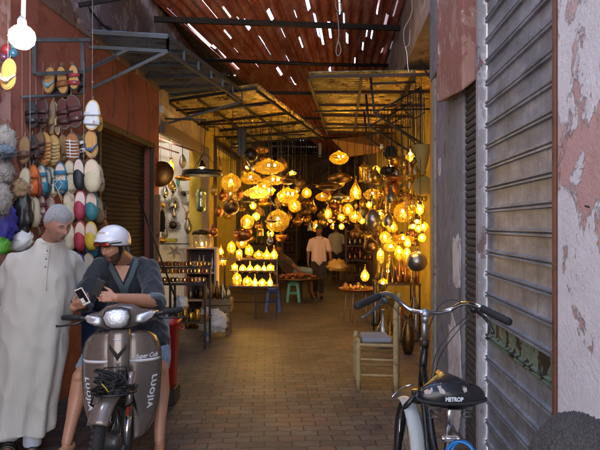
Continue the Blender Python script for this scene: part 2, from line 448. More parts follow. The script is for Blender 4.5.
rustm = mat('brown rusty angle iron', '#6d4536', .6, .2, .35, 14, .3, dirt='#3b2620')
mb = MB(); mb.beam(V(wr(2.42) - .030, 2.415, 0), V(wr(2.42) - .030, 2.415, 3.7), .022, .03)
mb.build('edge_strip', rustm, sh, bevel=.003)
# second, narrow shutter and grey pier
s2 = thing('narrow_shutter', V(wr(4.1), 4.15, 0), 'narrow dark ribbed shutter between the white rail and the grey pier', 'shutter')
mb = MB(); slats(mb, 1, 3.93, 4.32, 0, 3.2, .05, .02, .02)
mb.build('ribbed_slats', mat('dark ribbed steel', '#3f3a38', .85, 0, .3, 9, .1, dirt='#352a25'), s2)
wall('shutter_lintel', 1, 3.86, 4.32, 3.2, 8.4, greym, 'grey wall piece above the narrow shutter', off=-.03)
wall('wall_section', 1, 2.40, 3.86, 3.6, 8.4, greym, 'grey wall piece above the big shutter', off=-.01)
gp_ = thing('cement_pier', V(wr(4.8), 4.8, 0), 'grey cement pier between the shutters and the golden lamp stall', 'pillar')
mb = MB(); wallbox(mb, 1, 4.32, 5.45, 0, 3.0, .25, 0); wallbox(mb, 1, 4.32, 5.7, 3.0, 8.4, .25, .02)
mb.build('cement', greym, gp_, bevel=.02)
def flake(mb, Y, z0, z1, w, seed, side=1):
    r_ = random.Random(seed); n = 26; pts = []
    for i in range(n):
        a = 2 * PI * i / n; e = abs(math.cos(a)) ** .5 * (1 if math.cos(a) > 0 else -1), abs(math.sin(a)) ** .5 * (1 if math.sin(a) > 0 else -1)
        k = 1 + r_.uniform(-.16, .12)
        pts.append((Y + e[0] * w / 2 * k, (z0 + z1) / 2 + e[1] * (z1 - z0) / 2 * k))
    a = [V(wr(y) - .004, y, z) for y, z in pts]; b = [V(wr(y) + .004, y, z) for y, z in pts]
    mb.add(a + b, [list(range(n))[::-1], list(range(n, 2 * n))] + [[i, (i + 1) % n, n + (i + 1) % n, n + i] for i in range(n)])
wpm = peel('white plaster patch', [('#b9b3b2', 0), ('#a98a84', .6), ('#cfcaca', .5)], 6)
mb = MB(); flake(mb, 4.52, 1.12, 1.52, .30, 3)
mb.build('white_patch', wpm, gp_)
for fa in ((4.60, -.02, .84, .5, 8), (5.25, 2.05, 2.2, .12, 5)):
    mb = MB(); flake(mb, *fa); mb.build('white_patch', wpm, gp_)
# projecting pink box (sign beam end) high on the right
boxm = peel('flaking rose paint', [('#8a5a4e', 0), ('#9d7468', .5), ('#cdbcb6', .62)], 4)
mb = MB(); y0, y1 = 3.98, 4.85
a = wr(y0) - .075; b = wr(y1) - .10
mb.hexa([V(a, y0, 2.52), V(wr(y0) + .1, y0, 2.66), V(wr(y1) + .1, y1, 2.66), V(b, y1, 2.62), V(a, y0, 4.5), V(wr(y0) + .1, y0, 4.5), V(wr(y1) + .1, y1, 4.5), V(b, y1, 4.5)])
tag(mb.build('wall_box', boxm, bevel=.015), 'flaking rose coloured box projecting high over the narrow shutter', 'boxing')
# stall recess on the right
rc = thing('stall_recess', V(1.9, 9, 0), 'yellow lit recess of the right lamp stall behind its lamps', 'shop')
mb = MB(); mb.box((2.12, 9.1, 2.3), (.12, 7.2, 4.6)); mb.box((1.95, 12.75, 2.3), (.5, .12, 4.6)); mb.box((1.85, 5.6, 2.3), (.5, .12, 4.6))
mb.build('masonry', yellowm, rc)
mb = MB(); mb.beam(V(wr(5.55) + .02, 5.56, 0), V(wr(5.55) + .02, 5.56, 3.0), .05, .1); 
mb.build('white_jamb', peel('grey white jamb', [('#8b8880', 0), ('#9d9a92', .5), ('#5d5a55', .62)], 5), rc, bevel=.004)
mb = MB(); mb.beam(V(wr(5.67) + .02, 5.69, 0), V(wr(5.67) + .02, 5.69, 3.4), .05, .1)
mb.build('wooden_jamb', mat('honey wood', '#a9773c', .6, 0, .25, 8, .2), rc, bevel=.004)
wall('far_wall', 1, 12.8, 27.2, 0, 5.2, brownm, 'dark brown wall deep in the alley on the right', t=.3)
wall('recess_lintel', 1, 5.7, 12.8, 3.75, 8.4, beigem, 'grimy beige wall above the right stall under the roof', t=.9)
# end of the alley
en = thing('alley_end', V(0, 26, 0), 'dark wall closing the far end of the alley', 'wall')
mb = MB(); mb.box((.6, 26.6, 2.6), (6, .2, 5.2)); mb.build('masonry', brownm, en)
mb = MB(); mb.box((.75, 26.42, 1.1), (1.5, .08, 2.2)); mb.build('door', M['darkwood'], en, bevel=.01)
mb = MB(); mb.beam((-.05, 26.4, 0), (-.05, 26.4, 2.25), .1, .1); mb.beam((1.55, 26.4, 0), (1.55, 26.4, 2.25), .1, .1); mb.beam((-.1, 26.4, 2.3), (1.6, 26.4, 2.3), .1, .1); mb.build('door_frame', M['wood'], en, bevel=.01)

mb = MB(); mb.box((-2, -10.2, 4.5), (40, .4, 9.02)); hw = thing('bounce_facade', V(-2, -10, 0), 'added pale house front behind the viewer, bouncing sunlight into the alley', 'house')  # unseen house front added to throw sunlight back into the alley
mb.build('masonry', mat('pale limewash', '#dcdbdc', .9, 0, .08, 1.5, .2), hw)
for i in range(9):
    mb = MB(); mb.box((-17 + 3.8 * i, -9.99, 5.6), (1.0, .08, 1.6)); mb.build('shutters', M['darkwood'], hw)
# ------------------------------------------------------------------ corrugated roofs
def corr(mb, c00, c10, c11, c01, ribs, dep, nl=10, skip=None, sag=0, per=6, droop=0):
    """ribs counted from c00 to c10; ribs run from c00 to c01"""
    c00, c10, c11, c01 = map(Vector, (c00, c10, c11, c01))
    n = (c10 - c00).cross(c01 - c00).normalized()
    if n.z < 0: n = -n
    jit = [rng.uniform(-1, 1) for _ in range(nl + 2)]
    def fn(u, v):
        p_ = mixv(mixv(c00, c10, u), mixv(c01, c11, u), v)
        d = math.sin(u * ribs * 2 * PI) * dep - sag * math.sin(PI * v) + jit[int(u * 3)] * .004 * v
        return p_ + n * d
    mb.grid(fn, ribs * per, nl, skip=skip)
def roofpt(px, py, z):
    Y = (z - CAMH) * FPX / (225 - py); return V((px - 300) * Y / FPX, Y, z)
def roof_mat():
    m, nt = newmat('maroon corrugated iron'); t = NT(nt); co = t.obj()
    n = t.noise(t.map(co, (3, .6, 1)), 2, 8, .7)
    c = t.ramp(n, [(.3, srgb('#9a4a42')), (.5, srgb('#cb7468')), (.62, srgb('#dba79e')), (.75, srgb('#a3625a'))])
    c = t.mix(t.ramp(t.noise(co, 12, 6), [(.5, 0.0), (.7, .5)]), c, srgb('#3c1f1a'))
    t.out(t.pbr(c, .55, .15, t.bump(t.noise(co, 40), .15, .003))); return m
ZR = 4.6
slits = [(174, 13, 4, 7), (183, 22, 4, 9), (196, 33, 4, 10), (209, 45, 3, 6), (219, 53, 4, 7), (236, 67, 3, 4), (317, 28, 2, 12), (322, 36, 2, 9), (330, 30, 1.5, 9), (308, 6, 2, 6), (296, 15, 1, 4), (347, 38, 1.5, 5), (367, 30, 1.5, 7), (372, 36, 1.2, 5), (386, 20, 1.5, 7), (400, 36, 2, 4), (412, 35, 2, 4), (262, 40, 1, 5), (240, 20, 1, 4), (355, 60, 1.2, 4), (382, 52, 1.2, 3), (288, 60, 1, 4), (330, 70, 1, 3), (236, 52, 1, 3), (215, 18, 1.2, 5), (395, 12, 1.5, 8), (425, 30, 1.5, 5), (340, 8, 1.5, 8), (270, 16, 1.2, 6), (255, 62, 1, 4), (301, 44, 1.3, 6), (363, 46, 1, 4), (420, 12, 1.3, 5), (228, 36, 1.2, 5), (312, 76, 1, 3), (283, 34, 1, 5), (205, 6, 1.5, 7), (226, 12, 1.2, 6), (247, 26, 1.2, 5), (268, 50, 1, 5), (293, 82, .8, 4), (279, 72, .8, 4), (344, 22, 1.2, 7), (378, 8, 1.3, 8), (408, 22, 1.2, 6), (392, 46, 1, 4), (348, 84, .8, 3)]
E0 = roofpt(165, 12, ZR); E1 = roofpt(325, 153, ZR)
edge = lambda Y: E0.x + (E1.x - E0.x) * (Y - E0.y) / (E1.y - E0.y)
# three strips of sheets laid along the alley; ribs run along it
rt = thing('corrugated_roof', V(.5, 10, ZR), 'maroon corrugated iron roof over the alley pierced by slits of daylight', 'roof')
def sheet(name, Ya, Yb, za, zb, ribs, m):
    mb = MB()
    a = V(edge(Ya), Ya, za); b = V(2.75, Ya, za); c = V(2.75 + .0 * (Yb - Ya), Yb, zb); d = V(edge(Yb), Yb, zb)
    holes = []
    for (hx, hy, hw, hh) in slits:
        q = roofpt(hx, hy, ZR); q1 = roofpt(hx, hy + hh / 2, ZR); q0 = roofpt(hx, hy - hh / 2, ZR)
        holes.append((q, abs(q1.y - q0.y) / 2 * 1.3, max(.0125, hw * q.y / FPX / 2 * .8)))
    def skip(u, v):
        y_ = Ya + (Yb - Ya) * v
        for q, ly, lx in holes:
            wd = 2.75 - edge(q.y)
            if abs(y_ - q.y) < ly * 1.35 and abs(u - (q.x - edge(q.y)) / wd) * wd < lx: return True
        return False
    corr(mb, a, b, c, d, ribs, .03, 90, skip, per=8)
    mb.build(name, m, rt)
rm = roof_mat()
sheet('iron_sheet', 6.2, 12.2, 4.63, 4.60, 32, rm)
sheet('iron_sheet', 12.05, 26.6, 4.66, 4.62, 26, rm)
# left-hand overlap of dark sheets with a ragged gap along its edge
dk = mat('dark corrugated iron', '#33302f', .5, .4, .3, 5, .15, dirt='#4b2c22', dirt_at=.58)
ro = MB()
for i in range(12):
    Ya = 4.6 + i * 1.85
    Yb = Ya + 1.95
    if i == 0: Ya = 5.4
    g0 = rng.choice([-.04, .012, -.08, .02, -.05]); g1 = rng.choice([-.03, .02, .03, -.06])
    g0, g1 = {1: (-.08, .045), 2: (-.06, .05), 3: (-.08, .06), 4: (.02, -.05), 8: (.02, -.05)}.get(i, (-.03, -.03))
    z = 4.69 + .01 * (i % 2)
    corr(ro, (wl(Ya) - .1, Ya, z + .05), (edge(Ya) - g0, Ya, z), (edge(Yb) - g1, Yb, z), (wl(Yb) - .1, Yb, z + .05), max(4, int((edge(Ya) - wl(Ya)) / .09)), .02, 3, None)
tag(ro.build('dark_roof', dk), 'dark corrugated iron roof strip along the left eaves', 'roof')
# beams under the roof
rb = MB()
for (x0, y0_, x1, y1_, z, w) in ((196, 22, 445, 4, 4.5, .05), (222, 55, 440, 40, 4.48, .06), (250, 84, 432, 64, 4.42, .05), (150, 8, 262, 0, 4.5, .05), (280, 108, 400, 96, 4.42, .05)):
    pass
for k, Y in enumerate((6.6, 8.3, 10.2, 12.6, 15.5, 19)):
    b_ = MB(); a = V(wl(Y) + .0, Y - .35, 4.42 - .0 * k); b = V(2.6, Y + .25, 4.46)
    if k in (0, 2): b_.tube([a, mixv(a, b, .5) - V(0, 0, .03), b], .032, 8)
    else: b_.beam(a, b, .055, .07)
    tag(b_.build('roof_beam', M['darksteel']), ['dark pole under the iron roof nearest the street', 'second dark beam under the iron roof', 'third beam, a thin pole under the iron roof', 'fourth dark beam, above the golden awnings', 'fifth dark beam deep under the roof', 'sixth dark beam, deepest under the roof'][k], 'beam', 'beams under the roof')

# ------------------------------------------------------------------ awnings
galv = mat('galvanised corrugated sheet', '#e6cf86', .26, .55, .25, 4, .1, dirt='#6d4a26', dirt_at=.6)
bluec = mat('blue grey corrugated sheet', '#737b85', .5, .1, .2, 5, .1, dirt='#4a4848', dirt_at=.58)
aw = thing('iron_awning', V(-1.9, 7.3, 3.5), 'blue grey corrugated awning on a steel truss above the red wall', 'awning')
mb = MB(); Z = 3.58
A = [V(wl(5.9), 5.9, Z), V(-1.38, 6.05, Z), V(-.86, 8.6, Z + .02), V(wl(8.8), 8.8, Z)]
corr(mb, A[0], A[3], A[2], A[1], 34, .02, 6); mb.build('corrugated_sheet', bluec, aw)
mb = MB()
for a, b in ((A[0], A[1]), (A[1], A[2])):
    dn = V(0, 0, -.17)
    mb.beam(a + V(0, 0, -.02), b + V(0, 0, -.02), .03, .04); mb.beam(a + dn, b + dn, .03, .035)
    L = int((b - a).length / .42)
    for i in range(L + 1): mb.beam(mixv(a, b, i / L) + V(0, 0, -.02), mixv(a, b, i / L) + dn, .025, .025)
mb.beam(A[1] + V(0, 0, -.17), V(wl(6.0), 5.95, 3.0), .03, .03); mb.beam(A[2] + V(0, 0, -.17), V(wl(8.6), 8.6, 3.1), .03, .03)
mb.beam(mixv(A[0], A[1], .5) + V(0, 0, -.17), V(wl(5.95), 5.92, 3.2), .03, .03)
for i in range(1, 5): mb.beam(mixv(A[0], A[3], i / 5) - V(0, 0, .04), mixv(A[1], A[2], i / 5) - V(0, 0, .04), .03, .035)
mb.build('truss', M['bluesteel'], aw)
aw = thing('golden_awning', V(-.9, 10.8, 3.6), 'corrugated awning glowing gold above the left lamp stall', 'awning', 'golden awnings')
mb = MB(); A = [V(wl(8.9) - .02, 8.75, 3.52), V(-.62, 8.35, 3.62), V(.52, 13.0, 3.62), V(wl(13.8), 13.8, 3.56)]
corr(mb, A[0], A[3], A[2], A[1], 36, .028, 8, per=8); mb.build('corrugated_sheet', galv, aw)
mb = MB()
for i in range(6): mb.beam(mixv(A[0], A[3], i / 5) - V(0, 0, .05), mixv(A[1], A[2], i / 5) - V(0, 0, .05), .035, .04)
for j in (0.02, .35, .68, 1): mb.beam(mixv(A[0], A[1], j) - V(0, 0, .09), mixv(A[3], A[2], j) - V(0, 0, .09), .03, .04)
mb.build('batten', M['darksteel'], aw)
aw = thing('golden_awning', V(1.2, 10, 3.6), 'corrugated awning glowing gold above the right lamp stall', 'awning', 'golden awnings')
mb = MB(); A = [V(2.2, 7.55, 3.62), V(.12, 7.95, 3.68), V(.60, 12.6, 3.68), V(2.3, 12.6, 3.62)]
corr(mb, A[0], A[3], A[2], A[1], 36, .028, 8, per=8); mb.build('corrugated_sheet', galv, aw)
mb = MB()
for i in range(6): mb.beam(mixv(A[0], A[3], i / 5) - V(0, 0, .05), mixv(A[1], A[2], i / 5) - V(0, 0, .05), .035, .04)
for j in (0.02, .33, .66, 1): mb.beam(mixv(A[0], A[1], j) - V(0, 0, .09), mixv(A[3], A[2], j) - V(0, 0, .09), .04, .04)
mb.build('batten', M['darkwood'], aw)
for k, (Y, xa) in enumerate(((7.9, 1.0), (8.9, 1.05), (10.1, 1.15))):
    b_ = MB(); z = 3.2
    b_.tube([V(wr(Y) + .25, Y, z - .5), V(xa, Y - .1, z - .1), V(xa - .05, Y - .1, z + .38)], .018, 6); b_.tube([V(wr(Y) + .25, Y + .1, z + .3), V(xa, Y - .1, z - .1)], .014, 6)
    tag(b_.build('awning_bracket', M['darksteel']), ['nearest bent steel bracket under the right golden awning', 'middle bent steel bracket under the right golden awning', 'farthest bent steel bracket under the right golden awning'][k], 'bracket', 'awning brackets')
# plywood board lit orange over the middle of the alley
ply = mat('plywood', '#c08a4e', .7, 0, .2, 2.5, .15, dirt='#6d4424')
mb = MB(); a, b, c, d = P(334, 134, 13.2), P(402, 127, 11.5), P(398, 150, 11.6), P(349, 157, 13.4)
nrm = V(0, .2, .02)
mb.hexa([d, c, c + nrm * .2, d + nrm * .2, a + V(0, .9, 0), b + V(0, .9, 0), b + V(0, .93, .02), a + V(0, .93, .02)])
tag(mb.build('plywood_board', ply), 'orange lit plywood board slung under the roof behind the lamps', 'board')
# near-left dark sheets above the bulb
mb = MB(); corr(mb, (wl(2.4) + .0, 2.4, 3.9), (wl(5.6), 5.6, 3.78), (-1.55, 5.8, 3.95), (-2.0, 2.4, 4.05), 30, .02, 5)
o = tag(mb.build('dark_awning', dk), 'dark corrugated awning above the shining bulb at the left', 'awning')
mb = MB(); mb.beam(V(-1.6, 5.7, 3.86), V(wl(5.7), 5.65, 3.74), .03, .04); mb.beam(V(-2.0, 2.5, 3.98), V(-1.55, 5.75, 3.88), .03, .04); mb.beam(V(wl(4.2), 4.2, 3.8), V(-1.75, 4.2, 3.93), .03, .04); mb.beam(V(wl(3.2), 3.2, 3.8), V(-1.9, 3.2, 3.95), .03, .04)
ob = mb.build('support_bar', M['darksteel'], o, org=o.location.copy())

# rails the lamps hang from
for k, (a, b) in enumerate(((V(-1.9, 8.9, 3.36), V(-.55, 8.6, 3.38)), (V(-1.8, 10.2, 3.36), V(-.3, 10.0, 3.38)), (V(-1.7, 11.6, 3.36), V(.1, 11.4, 3.38)), (V(-1.6, 13.2, 3.36), V(.4, 13, 3.38)),
                            (V(.2, 9.2, 3.4), V(2.05, 9.0, 3.4)), (V(.25, 10.8, 3.4), V(2.05, 10.7, 3.4)), (V(.9, 7.4, 3.4), V(1.45, 7.3, 3.4)), (V(-1.1, 15, 3.4), V(1.7, 15, 3.4)), (V(-1, 17.5, 3.4), V(1.8, 17.5, 3.4)))):
    b_ = MB(); b_.tube([a, b], .016, 6)
    tag(b_.build('hanging_rail', M['darksteel']), 'thin dark steel rail under the awnings that lamps hang from', 'rail', 'lamp rails')
# ------------------------------------------------------------------ lamp materials
def shell_mat(name, tint, kind='glass', clear=.35):
    m, nt = newmat(name); t = NT(nt); co = t.obj(); c = srgb(tint)
    if kind == 'pierced':
        vo = t.n('ShaderNodeTexVoronoi', {'Vector': co, 'Scale': 75}, feature='F1').outputs['Distance']
        hole = t.ramp(vo, [(.30, 1.0), (.38, 0.0)])
        tr = t.n('ShaderNodeBsdfTransparent', {'Color': (1, .82, .5, 1)}).outputs[0]
        gl = t.pbr(c, .32, .9)
        tl = t.n('ShaderNodeBsdfTranslucent', {'Color': (.9, .5, .1, 1)}).outputs[0]
        body = t.n('ShaderNodeMixShader', {0: .35, 1: gl, 2: tl}).outputs[0]
        t.out(t.n('ShaderNodeMixShader', {0: hole, 1: body, 2: tr}).outputs[0])
    else:
        vo = t.n('ShaderNodeTexVoronoi', {'Vector': co, 'Scale': 34}, feature='DISTANCE_TO_EDGE').outputs['Distance']
        crack = t.ramp(vo, [(.02, 1.0), (.09, 0.0)])
        mott = t.noise(co, 16, 4, .7); col = t.mix(crack, t.mix(mott, sc(c, .12), sc(c, 1.0)), sc(c, .15))
        tr = t.n('ShaderNodeBsdfTransparent', {'Color': (1, .88, .52, 1)}).outputs[0]
        tl = t.n('ShaderNodeBsdfTranslucent', {'Color': col}).outputs[0]
        gl = t.n('ShaderNodeBsdfGlossy', {'Color': (1, .85, .5, 1), 'Roughness': .18, 'Normal': t.bump(vo, .5, .01)}).outputs[0]
        df = t.n('ShaderNodeBsdfDiffuse', {'Color': col}).outputs[0]
        a = t.n('ShaderNodeMixShader', {0: .72, 1: tl, 2: df}).outputs[0]
        a = t.n('ShaderNodeMixShader', {0: .2, 1: a, 2: gl}).outputs[0]
        t.out(t.n('ShaderNodeMixShader', {0: t.math('MULTIPLY', t.math('SUBTRACT', 1.0, crack), clear), 1: a, 2: tr}).outputs[0])
    return m
def emit(name, col, s):
    m, nt = newmat(name); t = NT(nt)
    t.out(t.n('ShaderNodeEmission', {'Color': col, 'Strength': s}).outputs[0]); return m
BULB = emit('warm bulb', (1, .68, .265, 1), 84)
def brass(name, col, rough=.3):
    m, nt = newmat(name); t = NT(nt); co = t.obj()
    vo = t.n('ShaderNodeTexVoronoi', {'Vector': co, 'Scale': 60}).outputs['Distance']
    n = t.noise(co, 9, 5); c = srgb(col)
    t.out(t.pbr(t.mix(n, sc(c, .6), sc(c, 1.25)), t.math('MULTIPLY_ADD', n, .25, rough - .1), .9, t.bump(vo, .35, .004))); return m
S = {'amber': shell_mat('amber glass', '#dba91e', clear=.5), 'honey': shell_mat('honey glass', '#e2b63a', clear=.62), 'pierced': shell_mat('pierced brass', '#b07a2c', 'pierced'),
     'brass': brass('hammered brass', '#c79a3e', .26), 'bronze': brass('dark bronze', '#6b5030', .34), 'copper': brass('copper', '#b0723a'), 'silver': brass('tarnished silver', '#97928a', .3), 'dark': brass('blackened metal', '#3a322c', .38)}
WORD = {'amber': 'amber glass', 'honey': 'honey coloured glass', 'pierced': 'pierced brass', 'brass': 'brass', 'bronze': 'dark bronze', 'copper': 'copper', 'silver': 'silvery', 'dark': 'blackened metal'}
def prof(kind, w, h):
    r = w / 2
    f = lambda pts: [(r * a, h * (b - .5)) for a, b in pts]
    if kind == 'globe': return [(r * math.sin(t_ * PI / 12), -h / 2 * math.cos(t_ * PI / 12)) for t_ in range(0, 12)] + [(r * .2, h * .49), (r * .16, h * .55)]
    if kind == 'disc': return f([(.05, 0), (.45, .04), (.8, .2), (.97, .4), (1, .5), (.95, .6), (.72, .8), (.4, .93), (.16, 1), (.1, 1.12)])
    if kind == 'drop': return f([(.05, 0), (.5, .03), (.85, .13), (1, .28), (.93, .42), (.7, .56), (.42, .70), (.22, .84), (.12, 1.0)])
    if kind == 'egg': return f([(.1, 0), (.55, .06), (.88, .22), (1, .42), (.93, .62), (.7, .8), (.4, .93), (.12, 1)])
    if kind == 'cylinder': return f([(.6, 0), (.95, .0), (.98, .06), (.92, .1), (.92, .72), (.98, .76), (.9, .82), (.5, .94), (.12, 1.0), (.1, 1.1)])
    if kind == 'cone': return f([(.1, 0), (.98, .02), (1, .1), (.7, .35), (.42, .6), (.2, .85), (.06, 1.0)])
    if kind == 'bowl': return f([(.08, 0), (.5, .03), (.84, .25), (.98, .6), (1, 1), (.94, .98), (.9, .6), (.76, .3), (.45, .12), (.04, .1)])
    if kind == 'ring': return f([(.5, 0), (.98, .3), (1, .55), (.96, .8), (.8, 1), (.6, .8), (.45, .4)])
    if kind == 'urn': return f([(.2, 0), (.6, .03), (.95, .22), (1, .4), (.85, .56), (.45, .68), (.25, .78), (.3, .9), (.42, 1), (.3, 1.0)])
    if kind == 'onion': return f([(.05, 0), (.2, .05), (.7, .15), (1, .36), (.9, .52), (.5, .66), (.2, .8), (.08, 1)])
    if kind == 'bell': return f([(.98, 0), (1, .03), (.9, .25), (.82, .5), (.6, .75), (.3, .92), (.12, 1)])
    raise KeyError(kind)
KW = {'onion': 'onion shaped', 'bell': 'bell', 'globe': 'globe', 'disc': 'flat disc', 'drop': 'teardrop', 'egg': 'egg shaped', 'cylinder': 'cylinder', 'cone': 'cone', 'bowl': 'bowl', 'ring': 'dish', 'urn': 'urn shaped'}
ORD = ['first', 'second', 'third', 'fourth', 'fifth', 'sixth', 'seventh', 'eighth', 'ninth', 'tenth', 'eleventh', 'twelfth', 'thirteenth', 'fourteenth', 'fifteenth', 'sixteenth', 'seventeenth', 'eighteenth', 'nineteenth', 'twentieth'] + ['twenty-' + q for q in ('first', 'second', 'third', 'fourth', 'fifth', 'sixth', 'seventh', 'eighth', 'ninth')]
REG = []   # (object, shape word, material word, lit, zone, px, depth)
def stall_lamp(kind, px, py, Y, w, h, lit, m, zone, hang=True, tilt=0, top=3.38, bulb=None):
    """w,h in photo pixels at depth Y"""
    k = Y / FPX; w = w * k; h = h * k; c = P(px, py, Y)
    r0 = thing('hanging_lamp' if hang else 'table_lamp', c - V(0, 0, h / 2), None, 'lamp')
    Mt = Matrix.Rotation(tilt, 3, 'Y') if tilt else None
    mb = MB(); pr = prof(kind, w, h)
    mb.lathe(pr, c, 22 if w > .1 else 14, Mt, close=(kind not in ('bowl', 'ring', 'cone')))
    mb.build('shade', S[m], r0)
    topz = h * .52
    mb = MB()
    if hang:
        mb.lathe([(w * .02 + .006, 0), (.022, .004), (.018, .03), (.006, .045)], c + V(0, 0, topz * (1.0)), 10)
        mb.build('cap', S['bronze'], r0)
        mb = MB(); tp = V(c.x + rng.uniform(-.03, .03), c.y + rng.uniform(-.02, .02), max(top, c.z + .3)); mb.tube([c + V(0, 0, topz + .04), mixv(c + V(0, 0, topz), tp, .5) + V(rng.uniform(-.01, .01), 0, 0), tp], .0032, 4)
        mb.build('cord', M['wire'], r0)
        if kind in ('bowl', 'ring'):
            mb = MB()
            for a in range(3): mb.tube([c + V(w * .48 * math.cos(a * 2.09), w * .48 * math.sin(a * 2.09), h * .45), c + V(0, 0, h * .5 + w * .5)], .0022, 4)
            mb.tube([c + V(0, 0, h * .5), c + V(0, 0, h * .5 + w * .5)], .002, 4)
            mb.build('chain', M['wire'], r0)
    else:
        mb.lathe([(w * .3, -h / 2 - .012), (w * .3, -h / 2), (w * .2, -h / 2 + .004)], c, 14)
        mb.build('base', S['bronze'], r0)
        mb = MB(); mb.ball(c + V(0, 0, h * .55), (w * .07 + .004,) * 2 + (w * .1 + .004,), 8, 6); mb.build('finial', S['brass'], r0)
    if lit:
        br = bulb or (.016 if w > .08 else .010)
        mb = MB(); off = V(0, 0, h * .12) if kind != 'drop' else V(0, 0, -h * .15)
        mb.ball(c + off, (br, br, br * 1.3), 8, 6)
        mb.build('bulb', BULB, r0)
        if kind == 'disc' and w > .35:
            mb = MB(); mb.ball(c + off + V(w * .2, 0, 0), (br, br, br * 1.3), 8, 6); mb.build('bulb', BULB, r0)
    REG.append((r0, KW[kind], WORD[m], lit, zone, px, hang))
    return r0
L, Cn, Rt = 'over the left stall', 'over the middle of the alley', 'over the right stall'
